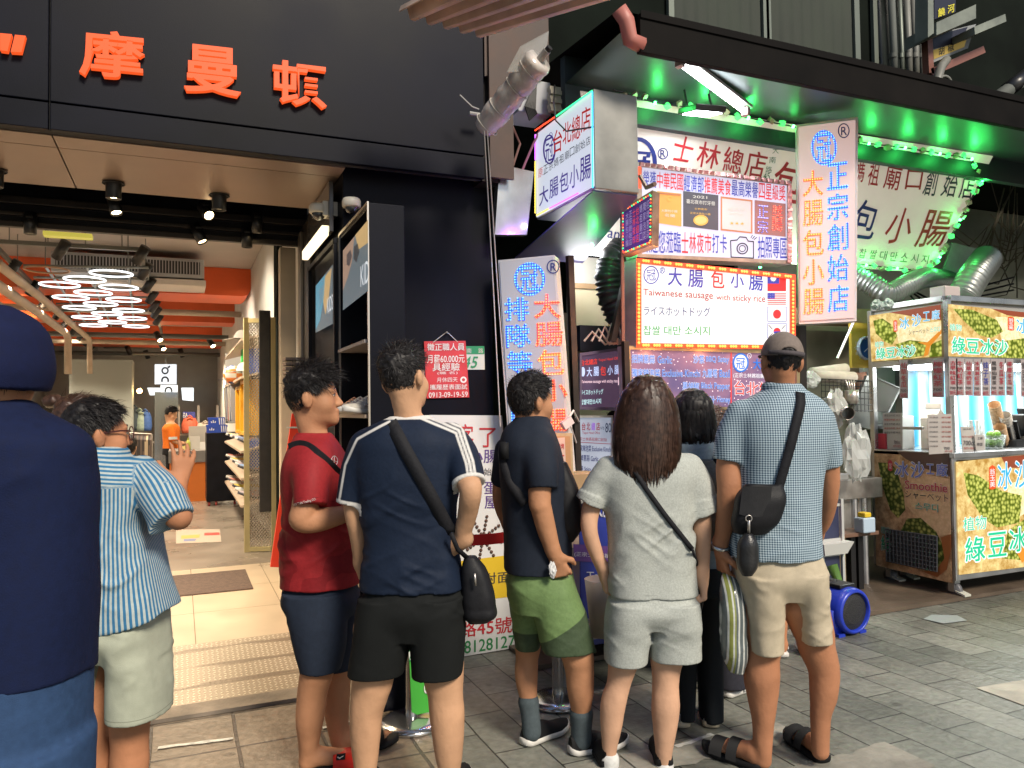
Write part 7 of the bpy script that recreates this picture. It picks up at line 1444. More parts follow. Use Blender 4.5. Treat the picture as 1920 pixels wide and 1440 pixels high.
class Person:
 def __init__(s,label,D,px,group=None,name='person'):
  s.D=D;p=at(px,770,d=D);p[2]=0;s.root=thing(name,label,'person',p,group);s.root.rotation_euler=(0,0,-YAW);s.root['_loc']=(0,0,0);s.o=p
  s.k=D/FPX;s.cuts=[]
 def J(s,px,py,dd=0.):
  q=at(px,py,d=s.D+dd)-s.o;return np.array([q@R0,q@F0,q[2]])
 def limb(s,pts):return[(s.J(a,b,c),w*s.k)for a,b,c,w in pts]
 def rings(s,rows):
  o=[]
  for py,l,r,dd,th in rows:c=s.J((l+r)/2,py,dd);w_=(r-l)/2*s.k;o.append((c[2],c[0],c[1],math.sqrt(max(w_*w_-(((l+r)/2-960)/FPX*th)**2,(.6*w_)**2)),th))
  return o
 def field(s,x0,x1,y0,y1,h,dy=.5):
  a,b=s.J(x0,y1),s.J(x1,y0);return Field([min(a[0],b[0]),-dy,max(-.02,min(a[2],b[2]))],[max(a[0],b[0]),dy,max(a[2],b[2])],h)
 def emit(s,name,f,mat,attrs=None):
  if name=='body':f.disp(lambda x,y,z:.0016*vnoise(x*22,y*22,z*14)+.0006*vnoise(x*70,y*70,z*50))
  if name in('shirt','shorts'):
   zm=min(f.ax[2][np.nonzero((f.D<0).any((0,1)))[0][0]],9);cu=list(s.cuts);seam(mat)
   def sv(x,y,z):
    o=.0013-np.abs(z-zm-.024)
    for p,n in cu:h=(x-p[0])*n[0]+(y-p[1])*n[1]+(z-p[2])*n[2];o=np.maximum(o,np.where((x-p[0])**2+(y-p[1])**2+(z-p[2])**2<.012,.0013-np.abs(h+.022),-1))
    return o
   attrs=dict(attrs or{},seam=sv)
  V,F=f.mesh();A={k:fn(V[:,0],V[:,1],V[:,2])for k,fn in(attrs or{}).items()}
  return np_mesh(name,V,F,mat,s.root,A)
 def head(s,f,px,py,dd,yaw,sc=1.,pitch=0.,face=True,ears=True,roll=0.):
  s.hc=s.J(px,py,dd);s.R=rot_head(yaw,pitch,roll);s.sc=sc
  T=lambda p:s.hc+sc*(np.asarray(p,float)@s.R)
  E=lambda c,r,k=.02:f.ell(T(c),np.array(r)*sc,k*sc,s.R)
  E((0,-.008,.02),(.076,.097,.094));E((0,.03,-.035),(.063,.062,.085),.03);E((0,.04,-.085),(.052,.052,.04),.03);E((0,.083,-.104),(.022,.017,.018),.03)
  if face:
   f.cone(T((0,.09,.0)),T((0,.11,-.036)),.008*sc,.0125*sc,.014);E((.011,.101,-.041),(.009,.010,.008),.008);E((-.011,.101,-.041),(.009,.010,.008),.008)
   E((0,.094,-.064),(.022,.011,.006),.006);E((0,.092,-.076),(.019,.011,.007),.006)
   for q in(-1,1):E((.03*q,.078,.018),(.026,.013,.010),.02);E((.032*q,.078,-.004),(.015,.010,.009),.008);E((.044*q,.055,-.04),(.026,.026,.028),.03)
  if ears:
   for q in(-1,1):E((.079*q,-.012,-.018),(.010,.021,.034),.008);E((.087*q,-.018,-.01),(.007,.016,.026),.006)
  f.cone(T((0,-.028,-.06)),s.neck_to,.050*sc,.056*sc,.03)
  s.T=T
 def eyes(s):
  g=MB();T=s.T
  for q in(-1,1):
   for c,r,mi in(((.032*q,.0845,-.003),(.011,.008,.0055),0),((.033*q,.0905,-.003),(.0045,.003,.0045),1)):
    n1,n2=6,10;g.add([T(np.array(c)+np.array(r)*(math.sin(a)*math.cos(b),math.sin(a)*math.sin(b),math.cos(a)))for a in np.linspace(0,math.pi,n1)for b in np.linspace(0,2*math.pi,n2,endpoint=False)],[(i*n2+j,i*n2+(j+1)%n2,(i+1)*n2+(j+1)%n2,(i+1)*n2+j)for i in range(n1-1)for j in range(n2)],mi)
   g.tube([T((.016*q,.092,.02)),T((.034*q,.090,.025)),T((.053*q,.076,.02))],[.003,.0046,.0025],6,1)
   g.tube([T((.019*q,.091,-.001)),T((.033*q,.0925,.004)),T((.047*q,.082,-.001))],[.0016,.0026,.0018],5,1)
  g.build('eyes',[pm('eye white',(.5,.47,.44),.3),pm('eye dark',(.015,.01,.009),.4)],s.root,True)
  MB().tube([T((-.02,.097,-.0695)),T((0,.104,-.0692)),T((.02,.097,-.0695))],[.001,.0022,.001],6).build('mouth',pm('lip line',(.14,.05,.045),.5),s.root)
 def hand(s,f,w,e,n,t,sc=1.,curl=.7,tcurl=.4,spread=.0):
  e,n,t=nrm(e),nrm(n),nrm(t);f.cone(w-e*.03,w+e*.02,.026*sc,.025*sc,.02)
  for i in range(4):
   b=w+sc*(e*(.088-.004*abs(i-1))+t*(.030-.0195*i));f.cone(w+e*.015*sc+t*(.012-.008*i)*sc,b,.017*sc,.0115*sc,.012)
   L=(.072,.08,.075,.058)[i]*sc;a=curl*(.8+.12*i);p=b;an=0
   for q,(fr,r)in enumerate(((.45,.0098),(.31,.0085),(.24,.0075))):
    an+=a*(1.0 if q else .75);dv=nrm(e*math.cos(an)+n*math.sin(an)+t*spread*(1.5-i)*.5);q2=p+dv*L*fr;f.cone(p,q2,r*sc,(r-.001)*sc,.004);p=q2
  b=w+sc*(e*.022+t*.028);d1=nrm(t*.75+e*.7+n*.35);p1=b+d1*.042*sc;d2=nrm(t*(.55-tcurl)+e*.85+n*(.25+tcurl));f.cone(w+t*.01,b,.018*sc,.015*sc,.012);f.cone(b,p1,.0145*sc,.0115*sc,.008);f.cone(p1,p1+d2*.034*sc,.011*sc,.0085*sc,.004)
 def hairdo(s,top=.02,side=.008,n=2600,Lt=.05,Ls=.012,color=None,seed=1,mess=.5,nape=-.075,fringe=(.02,.055),flow=(0,.6,.1)):
  m=color or HAIR;sc,R=s.sc,s.R;c=s.hc;f=Field(c-.16*sc,c+.17*sc,.005)
  zz=[-.12,nape,-.05,-.02,.02,.05,.085,.13];ym=[-.3,-.062,-.035,-.012,fringe[0],fringe[1],.085,.12]
  def fn(X,Y,Z):
   p=[(X-c[0]),(Y-c[1]),(Z-c[2])];x,y,z=[(p[0]*R[i,0]+p[1]*R[i,1]+p[2]*R[i,2])/sc for i in range(3)]
   off=.7*side+.7*(top-side)*np.clip((z-.02)/.06,0,1)+.006*vnoise(x*45+seed,y*45,z*45)+.004*vnoise(x*110,y*110+seed,z*110)
   r=(.077,.098,.095);k0=np.sqrt((x/(r[0]+off))**2+((y+.008)/(r[1]+off))**2+((z-.02)/(r[2]+off))**2);d=(k0-1)*.09
   yl=np.interp(z.ravel(),zz,ym).reshape(z.shape)+.003*vnoise(z*60+seed,x*60,y*10)
   d=np.maximum(d,(y-yl)*.8);ear=np.sqrt((np.abs(x)-.085)**2+(y+.008)**2+((z+.015)*.8)**2)-.030
   return np.maximum(d,-ear)*sc
  f.put(fn,c-.15*sc,c+.16*sc,0);V,F=f.mesh();g=np.random.default_rng(seed);P=[];Q=[]
  u=g.normal(size=(n*3,3));u/=np.linalg.norm(u,axis=1)[:,None];q=u*np.array([.08+side*.5,.101+side*.5,.098+top*.4])+np.array([0,-.008,.02]);yl=np.interp(q[:,2],zz,ym);ok=(q[:,1]<yl-.004)&~((np.abs(q[:,0])>.05)&(np.hypot(q[:,1]+.008,q[:,2]+.015)<.034));q,u=q[ok][:n],u[ok][:n];k=len(q)
  tz=np.clip((q[:,2]-.0)/.06,0,1);L=(Ls+(Lt-Ls)*tz)*g.uniform(.6,1.25,k)*np.where(g.random(k)<.04,1.5,1);fl=np.array(flow)[None]+g.normal(size=(k,3))*mess*.5;d=u*(.10+.16*tz[:,None])+fl*(.35+.55*tz[:,None])-np.array([0,0,.8])*(1-tz[:,None]);d/=np.linalg.norm(d,axis=1)[:,None]
  sd=np.cross(d,u+g.normal(size=(k,3))*.3);sd/=np.linalg.norm(sd,axis=1)[:,None]+1e-9;wd=g.uniform(.0006,.0012,k)[:,None]
  cur=d.copy();p=q.copy();rows=[]
  for j in range(4):
   w_=wd*(1,.95,.7,.06)[j];rows+=[p-sd*w_,p+sd*w_];p=p+cur*(L/3)[:,None];cur=cur+fl*.15-np.array([0,0,.25])-u*.16;cur/=np.linalg.norm(cur,axis=1)[:,None]
  A=np.stack(rows,1).reshape(-1,3);b=(np.arange(k)*8)[:,None];FF=np.concatenate([b+np.array([[2*j,2*j+1,2*j+3,2*j+2]])for j in range(3)])
  u=g.normal(size=(n*3,3));u/=np.linalg.norm(u,axis=1)[:,None];q=u*np.array([.077,.098,.096])+np.array([0,-.008,.018]);yl=np.interp(q[:,2],zz,ym);e=q[:,1]-yl;ok=(e>-.02)&(e<.018*g.random(len(e)))&(q[:,1]<.06)&~((np.abs(q[:,0])>.05)&(np.hypot(q[:,1]+.008,q[:,2]+.015)<.03));q,u=q[ok][:n//2],u[ok][:n//2]
  t=u*.3-np.array([0,0,.8])+g.normal(size=u.shape)*.25;t/=np.linalg.norm(t,axis=1)[:,None];sd=np.cross(t,u);sd/=np.linalg.norm(sd,axis=1)[:,None]+1e-9;LL=g.uniform(.006,.014,len(q))[:,None];B=np.stack([q-sd*.0005,q+sd*.0005,q+t*LL+sd*.0002,q+t*LL-sd*.0002],1).reshape(-1,3);FF=np.concatenate([FF,(np.arange(len(q))*4)[:,None]+np.array([[0,1,2,3]])+len(A)]);A=np.concatenate([A,B])
  A=c+sc*(A@R);return np_mesh('hair',np.concatenate([V,A]),np.concatenate([F,FF+len(V)]),m,s.root)
 def longhair(s,rows,seed=3,color=None,n=1500,wisps=.05):
  r=s.rings(rows);z=np.array([q[0]for q in r]);f=Field([min(q[1]-q[3]for q in r)-.05,min(q[2]-q[4]for q in r)-.05,z.min()-.04],[max(q[1]+q[3]for q in r)+.05,max(q[2]+q[4]for q in r)+.05,z.max()+.05],.005)
  f.loft(r,.0,2.1);f.ell((r[0][1],r[0][2],r[0][0]-.05),(.09*s.sc,.105*s.sc,.07),.03)
  f.disp(lambda x,y,zz:.0045*vnoise(x*75,y*75,zz*5+seed)+.003*vnoise(x*190,y*190,zz*8)+.02*np.clip((z.min()+.06-zz)/.06,0,1)*(vnoise(x*45,y*45,zz*2)+.3));V,F=f.mesh()
  g=np.random.default_rng(seed);rr=np.array(sorted(r,key=lambda q:-q[0]));th=g.uniform(0,2*math.pi,n);t0=g.uniform(.0,.55,n);t1=np.minimum(1.12,t0+g.uniform(.3,.75,n));j0=g.normal(0,.12,n);off=g.uniform(.0,.007,n);A=[]
  zt,zb=rr[0,0],rr[-1,0]
  for j in range(7):
   t=t0+(t1-t0)*j/6;zq=zt+(zb-zt)*t;a=th+j0*t*t*1.6;cx,cy,rx,ry=[np.interp(-zq,-rr[:,0],rr[:,i])for i in range(1,5)];sag=np.clip(t-1,0,1);rx=rx*(1-sag*1.5)+off;ry=ry*(1-sag*1.5)+off
   p=np.stack([cx+rx*np.cos(a),cy+ry*np.sin(a),zq],1);w_=(.0022 if j<5 else .0014 if j==5 else .0002);sd=np.stack([-np.sin(a),np.cos(a),0*a],1);A+=[p-sd*w_,p+sd*w_]
  A=np.stack(A,1).reshape(-1,3);b=(np.arange(n)*14)[:,None];FF=np.concatenate([b+np.array([[2*j,2*j+1,2*j+3,2*j+2]])for j in range(6)])
  return np_mesh('hair',np.concatenate([V,A]),np.concatenate([F,FF+len(V)]),color or HAIR,s.root)
 def surf(s,f,px,py,off=.004):
  r=ray(px,py);t=np.linspace(s.D-.6,s.D+.6,400);P=CAM+t[:,None]*r-s.o;L=np.stack([P@R0,P@F0,P[:,2]],1);v=f.sample(L);i=np.argmax(v<.002)
  if not(v<.002).any():i=np.argmin(v)
  return L[i]-nrm(L[-1]-L[0])*off
 def strap(s,f,pts,wpx,off=.005,n=26,th=.003):
  pp=np.array(pts,float);d=np.r_[0,np.cumsum(np.hypot(*np.diff(pp,axis=0).T))];tt=np.linspace(0,d[-1],n);x,y=np.interp(tt,d,pp[:,0]),np.interp(tt,d,pp[:,1]);C_=np.array([s.surf(f,a,b,off)for a,b in zip(x,y)])
  for _ in range(3):C_[1:-1]=(C_[:-2]+2*C_[1:-1]+C_[2:])/4
  g=MB();tn=np.gradient(C_,axis=0);nn=np.array([0,-1.,0]);vs=[]
  for c,t in zip(C_,tn):
   b=nrm(np.cross(t,nn));u=nrm(np.cross(b,t));w_=wpx*s.k/2;vs+=[c-b*w_,c+b*w_,c+b*w_+u*th,c-b*w_+u*th]
  g.add(vs,[(4*i+j,4*i+(j+1)%4,4*i+4+(j+1)%4,4*i+4+j)for i in range(n-1)for j in range(4)]+[(0,1,2,3),(4*n-4,4*n-3,4*n-2,4*n-1)]);return g
 def world(s,mb):
  v=np.array(mb.v);w_=s.o+v[:,:1]*R0+v[:,1:2]*F0+v[:,2:]*ZZ;mb.v=[tuple(q)for q in w_];return mb
 def shoe(s,px,py,dd,ang,up_m,so_m,L=.28,sandal=False,z=0.):
  a,b=shoe_mb(L,.102);h_=s.J(px,py,dd);h_[2]=z;c_,s_=math.cos(-ang),math.sin(-ang)
  for m in(a,b):m.v=[tuple(h_+np.array([x*c_-y*s_,x*s_+y*c_,zz]))for x,y,zz in m.v]
  a.build('shoe_sole',so_m,s.root,True)
  if not sandal:b.build('shoe',up_m,s.root,True)
  else:
   g=MB()
   for t0,t1,hh in sandal:
    vs=[];nn=12
    for t in(t0,t1):
     for e in(0,.005):
      for j in range(nn+1):
       an=math.pi*j/nn;vs.append(h_+np.array([(.055+e)*math.cos(an)*c_-L*t*s_,(.055+e)*math.cos(an)*s_+L*t*c_,.026+(hh+e)*math.sin(an)]))
    k=nn+1;g.add(vs,[(j,j+1,2*k+j+1,2*k+j)for j in range(nn)]+[(k+j,k+j+1,3*k+j+1,3*k+j)for j in range(nn)]+[(j,j+1,k+j+1,k+j)for j in range(nn)]+[(2*k+j,2*k+j+1,3*k+j+1,3*k+j)for j in range(nn)])
   g.build('strap',up_m,s.root,True)
  return h_,np.array([-s_,c_,0]),np.array([c_,s_,0])
 def foot(s,f,heel,e,t,toes=True,L=.27):
  z=np.array([0,0,1.]);f.cone(heel+e*.04+z*.06,heel+e*.035+z*.05,.034,.032,.02);f.cone(heel+e*.05+z*.075,heel+e*L*.68+z*.052,.036,.024,.02);f.cone(heel+e*.05+z*.055,heel+e*L*.7+z*.048,.032,.03,.02)
  for i in range(5):
   q=-1 if t<0 else 1;sd=np.array([e[1],-e[0],0])*q;b=heel+e*L*(.72-.025*i)+sd*(.03-.0155*i)+z*.045;f.cone(b,b+e*(.05-.006*i)-z*.006,.0125-.0008*i if i else .0145,.0105-.0008*i if i else .0125,.006)
HAIR=pm('black hair',(.012,.010,.010),.5,nz=(60,.5),spec=.3);HAIRB=pm('dark brown hair',(.045,.022,.014),.42,nz=(50,.5),spec=.4)
SK=[skin('skin a',(.44,.215,.115)),skin('skin b',(.53,.30,.175)),skin('skin c',(.44,.195,.10)),skin('skin d',(.58,.34,.22)),skin('skin e',(.40,.18,.095))]
def folds(zs,amp=.007,seed=0,lean=.5,fx=16.,fz=26.):
 def fn(x,y,z):
  a=vnoise(x*fx*.75+seed,y*fx*.75,z*2+x*1.5);b=vnoise((x+z*lean)*6+seed,y*6,(z-x*lean)*fz*.62);c=vnoise((x-z*lean)*5,y*6+seed,(z+x*lean)*fz*.7)
  w=sum(np.exp(-((z-q)/.10)**2)for q in zs)if zs else 0*z;rd=lambda v:1-np.minimum(1,np.abs(v)*2.6)
  m=np.clip(vnoise(x*4+seed,y*4,z*4)+.35,0,1)
  return amp*(.75*a+.25*vnoise(x*5,y*5+seed,z*5)-(.12+1.15*np.minimum(w,1.2))*m*(1.2*rd(b)+.7*rd(c)))
 return fn
def gang(h,t):
 a,b=at(*h,z=0),at(*t,z=0);d=b-a;return math.atan2(d@R0,d@F0)
def cutp(P,a,b):
 p,q=P.J(*a[:3]),P.J(*b[:3]);P.cuts.append((q,nrm(q-p)));return[(q,nrm(q-p))]
def poly_d(P,pts,dd=0.):
 L=[P.J(x,y,dd)[[0,2]]for x,y in pts]
 def fn(x,z):
  o=np.full(x.shape,9.);sgn=np.zeros(x.shape)
  for a,b in zip(L,L[1:]):
   ab=b-a;t=np.clip(((x-a[0])*ab[0]+(z-a[1])*ab[1])/(ab@ab),0,1);dx,dz=x-a[0]-t*ab[0],z-a[1]-t*ab[1];d=np.hypot(dx,dz);m=d<o;o=np.where(m,d,o);sgn=np.where(m,np.sign(dx*ab[1]-dz*ab[0]),sgn)
  return o*sgn
 return fn
def bag_field(P,rows,h=.006,n=2.6,amp=.006,seed=0):
 r=P.rings(rows);f=Field([min(q[1]-q[3]for q in r)-.05,min(q[2]-q[4]for q in r)-.05,min(q[0]for q in r)-.05],[max(q[1]+q[3]for q in r)+.05,max(q[2]+q[4]for q in r)+.05,max(q[0]for q in r)+.05],h);f.loft(r,0,n);f.disp(folds([],amp,seed,.7));return f
def top_mesh(P,name,f,mats,label,cat,extra=None):
 V,F=f.mesh();W_=P.o+V[:,:1]*R0+V[:,1:2]*F0+V[:,2:]*ZZ;c=(W_.min(0)+W_.max(0))/2;c[2]=W_[:,2].min();t=thing(name,label,cat,c);np_mesh('body',W_-c,F,mats,t)
 for nm,mb,m in(extra or[]):P.world(mb).build(nm,m,t,True)
 return t
blackn=cloth('black nylon',(.012,.012,.014),rough=.5);blackw=cloth('black webbing',(.014,.014,.017),(120,.3),rough=.7);rub=pm('black rubber',(.008,.008,.009),.75,spec=.25);whs=cloth('white sock',(.6,.6,.58))
# man in the navy tee
P=Person('man in a navy tee with white shoulder stripes and black shorts, hand on hip',2.95,765);b=P.field(610,930,630,1490,.006,.42);P.neck_to=P.J(770,800)
P.head(b,757,708,0,.42,.95,0,roll=.17)
T_=[(782,728,808,0,.065),(798,694,834,0,.1),(822,668,862,0,.125),(860,664,866,0,.135),(920,670,862,0,.135),(985,682,856,0,.122),(1050,682,862,0,.125),(1102,678,870,0,.135)]
b.loft(P.rings(T_+[(1180,672,868,0,.13)]),.02,inset=.03)
LA=[(686,840,0,25),(664,940,0,20),(672,1000,.02,17.5),(678,1058,.06,14)];RA=[(848,824,0,26),(876,900,-.12,22),(882,922,-.15,20),(876,965,-.10,18),(865,1012,-.06,14)]
b.chain(P.limb(LA));b.chain(P.limb(RA),.015);P.hand(b,P.J(680,1066,.07),(.1,.25,-1),(1,0,0),(0,1,0));P.hand(b,P.J(863,1018,-.06),(-.75,.25,-.45),(.1,1,-.1),(-.3,.2,.9),1.02,1.1)
b.chain(P.limb([(707,1180,0,44),(700,1262,0,40),(694,1298,0,35),(687,1335,0,31),(685,1380,0,28),(685,1425,0,23),(685,1470,0,17)]));b.chain(P.limb([(828,1180,0,44),(831,1262,0,38),(835,1300,0,33),(838,1341,0,32.5),(841,1400,0,28),(842,1440,0,21),(842,1475,0,17)]))
P.emit('body',b,SK[1]);P.eyes();P.hairdo(.026,.005,5500,.05,.007,seed=2,mess=.75,flow=(0,.6,.12))
s=P.field(610,930,760,1130,.006,.4);s.loft(P.rings(T_),.02,z1=P.J(768,780)[2])
sl1,sl2=[(684,836,0,27),(668,880,0,28),(658,944,0,28)],[(846,818,0,28),(868,852,-.05,30),(880,908,-.12,30)]
s.chain(P.limb(sl1),.03,cutp(P,sl1[1],sl1[2][:3]));s.chain(P.limb(sl2),.03,cutp(P,sl2[1],sl2[2][:3]));s.disp(folds([P.J(768,1060)[2],P.J(768,950)[2]],.006,2))
st1,st2=poly_d(P,[(796,778),(862,806),(884,862),(893,905)]),poly_d(P,[(736,790),(676,822),(652,870),(640,940)]);c1,c2=cutp(P,sl1[1],sl1[2][:3])[0],cutp(P,sl2[1],sl2[2][:3])[0];zc=P.J(768,786)[2]
def stripes(x,y,z):q=np.minimum(np.abs(st1(x,z)-.0),np.abs(st2(x,z)));q1=np.min([np.abs(np.abs(st1(x,z))-.013*k)for k in(0,1)],0);return np.maximum(.0042-q1,.005-np.abs(st2(x,z)))
def trim(x,y,z):
 h=[((x-p[0])*n[0]+(y-p[1])*n[1]+(z-p[2])*n[2])for p,n in(c1,c2)];o1=np.where((x<P.J(684,900)[0])&(z>P.J(0,975)[2]),h[0]+.016,-1);o2=np.where((x>P.J(852,900)[0])&(z>P.J(0,935)[2]),h[1]+.016,-1);return np.maximum(np.maximum(o1,o2),z-zc)
P.emit('shirt',s,attr_mat('navy tee',[('stripe',0,(.6,.58,.55),''),('trim',0,(.6,.58,.55),'')],(.008,.015,.034),.7),{'stripe':stripes,'trim':trim})
q=P.field(640,890,1060,1270,.006,.4);q.loft(P.rings([(1072,696,856,0,.105),(1100,686,862,0,.118),(1135,672,870,0,.142),(1190,668,868,0,.108)]),.02)
q.loft(P.rings([(1115,672,778,0,.135),(1160,666,773,0,.136),(1205,660,768,0,.128),(1258,652,758,0,.118)]),.012);q.loft(P.rings([(1115,762,870,0,.135),(1160,766,872,0,.136),(1205,770,872,0,.128),(1260,774,869,0,.118)]),.012);q.disp(folds([P.J(768,1110)[2]],.006,4));P.emit('shorts',q,cloth('black shorts',(.008,.009,.009)))
for hx in(685,842):P.shoe(hx,1478,-.02,.15 if hx>700 else-.1,rub,swh)
NV=P;g=P.strap(s,[(733,792),(757,838),(800,915),(846,1000)],24,.006)
BG=[(1044,872,892,-.02,.025),(1062,868,908,-.02,.045),(1095,867,922,-.02,.06),(1135,868,930,-.02,.065),(1158,872,928,-.02,.055),(1166,880,915,-.02,.03)]
g2=MB();g2.tube([P.J(846,1000,-.13),P.J(858,1030,-.10),P.J(876,1046,-.03)],.009,6);g3=MB();g3.tube([P.J(890,1075,-.1),P.J(892,1098,-.1)],.005,5)
top_mesh(P,'sling_bag',bag_field(P,BG,seed=3),blackn,'soft black drawstring bag slung behind the navy tee man','bag',[('strap',g,blackw),('strap',g2,blackw),('zip_pull',g3,steel)])
# man in the red tee
P=Person('man in a dark red tee and navy shorts looking right in profile',3.32,600);b=P.field(500,720,665,1450,.006,.45);P.neck_to=P.J(592,828)
P.head(b,586,742,0,1.42,1.05,.03)
T_=[(814,556,622,0,.075),(832,546,636,0,.15),(860,534,652,0,.205),(910,528,664,0,.20),(970,535,671,0,.18),(1030,531,674,0,.17),(1094,527,677,0,.175)]
b.loft(P.rings(T_+[(1160,545,668,0,.15)]),.02,inset=.03);RA=[(590,866,-.15,27),(572,950,-.22,23),(568,974,-.23,22),(600,974,-.2,21),(655,962,-.14,14)]
b.chain(P.limb(RA),.015);P.hand(b,P.J(662,960,-.13),(1,.1,.15),(0,1,-.2),(-.1,.1,1),1,.9);b.chain(P.limb([(610,866,.16,25),(622,955,.2,20),(668,955,.12,13)]));P.hand(b,P.J(674,952,.1),(1,-.2,.2),(0,-1,0),(0,0,1),1,.9)
b.chain(P.limb([(600,1160,-.09,42),(594,1255,-.09,31),(586,1296,-.09,27),(581,1345,-.09,25.5),(579,1385,-.09,20),(578,1412,-.09,16),(576,1428,-.09,15)]));b.chain(P.limb([(622,1160,.09,42),(632,1255,.09,27),(632,1300,.09,25),(632,1340,.09,23),(636,1385,.09,17),(640,1404,.09,15)]))
an1,an2=math.radians(78),math.radians(70);h1=P.J(566,1440,-.09);h1[2]=0;e1=np.array([math.sin(an1),math.cos(an1),0]);h2=P.J(630,1414,.09);h2[2]=0;e2=np.array([math.sin(an2),math.cos(an2),0])
P.foot(b,h1,e1,1);P.foot(b,h2,e2,-1);P.emit('body',b,SK[0]);P.eyes();P.hairdo(.03,.006,6000,.06,.009,seed=5,mess=.7,flow=(.0,.75,.14),fringe=(.035,.075))
s=P.field(500,720,795,1120,.006,.4);s.loft(P.rings(T_),.02,z1=P.J(590,812)[2]);sl1=[(590,858,-.13,30),(584,900,-.2,31),(583,948,-.23,29)];s.chain(P.limb(sl1),.03,cutp(P,sl1[1],sl1[2][:3]));sl2=[(608,858,.13,28),(616,940,.19,28)];s.chain(P.limb(sl2),.03,cutp(P,sl2[0],sl2[1][:3]))
s.ell(P.J(588,820),(.085,.085,.018),.012);s.disp(folds([P.J(600,1030)[2],P.J(600,985)[2]],.0075,7));zz1=P.J(600,1020)[2]
def camo(x,y,z):return vnoise(x*14,y*14,z*9)-.15-np.clip((z-zz1)*4,-.3,.9)
P.emit('shirt',s,attr_mat('red tee',[('camo',0,(.20,.012,.016),'')],(.27,.018,.022),.65),{'camo':camo})
g=MB();tw=[]
v_,f_=glyph('E-ES TAN Trading CO.',.01)
def on_shirt(t,c,mi,off=.004,bold=.01):
 v,ff=glyph(t,bold);tl,tr,br,bl=[np.array(k_,float)for k_ in c];u=v[:,:1];w_=v[:,1:];pp=(bl*(1-u)+br*u)*(1-w_)+(tl*(1-u)+tr*u)*w_;g.add([P.surf(s,a_,b_,off)for a_,b_ in pp],ff,mi)
on_shirt('E-ES TAN Trading CO.',[(548,945),(592,933),(593,939),(549,951)],0)
for a in range(14):
 t0,t1=a*math.pi/7,(a+1)*math.pi/7;g.tube([P.surf(s,627+6*math.cos(t),864+9*math.sin(t),.004)for t in(t0,t1)],.0014,4)
g.tube([P.surf(s,627,856,.004),P.surf(s,626,873,.004)],.0014,4);g.tube([P.surf(s,622,862,.004),P.surf(s,632,866,.004)],.0014,4);g.build('shirt_print',pm('print white',(.6,.56,.54),.5),P.root)
q=P.field(505,700,1070,1270,.006,.4);q.loft(P.rings([(1076,542,662,0,.14),(1098,534,668,0,.155),(1120,529,674,0,.172),(1150,540,670,0,.14)]),.03);q.loft(P.rings([(1110,532,650,-.08,.1),(1170,545,650,-.09,.1),(1215,555,648,-.09,.095),(1255,566,640,-.09,.09)]),.015);q.loft(P.rings([(1110,560,674,.08,.1),(1180,580,670,.09,.1),(1252,592,662,.09,.09)]),.015);q.disp(folds([P.J(600,1130)[2]],.006,9));P.emit('shorts',q,cloth('navy shorts',(.018,.026,.045)))
sr=pm('slide red',(.6,.02,.012),.45);P.shoe(566,1440,-.09,an1,sr,rub,.28,[(.46,.78,.052)]);P.shoe(630,1414,.09,an2,rub,rub,.28,[(.5,.74,.05)])
g=MB();c_=h1+e1*.17+np.array([0,-.045,.07]);g.obox(c_,e1*.018,np.array([0,-.003,.0]),np.array([0,.005,.010]));g.tube([c_+e1*-.012+np.array([0,-.005,.002]),c_+e1*-.004+np.array([0,-.005,-.004]),c_+e1*.013+np.array([0,-.005,.005])],[.003,.003,.001],5,1);g.build('badge',[rub,pm('print white',(.6,.56,.54),.5)],P.root)
g=P.strap(s,[(542,838),(562,830),(580,836),(612,862),(655,905)],13,.006);P.world(g);solo('shoulder_strap',g,blackw,'black bag strap crossing the red tee','strap')
# man in the dark polo
P=Person('man in a dark polo and green hiking shorts facing the stall',3.42,1010);b=P.field(920,1130,680,1430,.006,.45);P.neck_to=P.J(1000,800)
P.head(b,995,750,0,.95,.98);T_=[(784,966,1028,0,.08),(800,950,1036,0,.13),(830,938,1048,0,.185),(870,937,1058,0,.19),(950,943,1066,0,.17),(1020,945,1072,0,.16),(1066,945,1072,0,.165)]
b.loft(P.rings(T_+[(1140,955,1080,0,.15)]),.02,inset=.03);b.chain(P.limb([(1012,842,-.14,23),(1012,935,-.19,20),(1015,955,-.19,19),(1027,1000,-.18,16.5),(1038,1036,-.17,12.5)]),.015);P.hand(b,P.J(1040,1042,-.17),(.35,.1,-.9),(.1,1,.1),(.9,-.1,.4),1.0,1.6)
b.chain(P.limb([(952,850,.15,22),(940,935,.19,17),(955,985,.2,13)]));P.hand(b,P.J(958,992,.2),(.4,.3,-.8),(.8,0,.3),(.3,1,0),1,.8)
b.chain(P.limb([(992,1120,.06,32),(990,1205,.09,25),(988,1235,.09,22),(987,1268,.08,22),(991,1312,.06,16),(997,1345,.05,13.5),(998,1375,.05,13)]));b.chain(P.limb([(1046,1120,-.04,30),(1078,1210,-.08,31),(1086,1250,-.08,27),(1088,1292,-.07,24.5),(1090,1335,-.05,18),(1090,1385,-.04,15)]))
P.emit('body',b,SK[0]);P.eyes();P.hairdo(.024,.011,5000,.04,.018,seed=8,mess=.5,flow=(.2,.5,-.1))
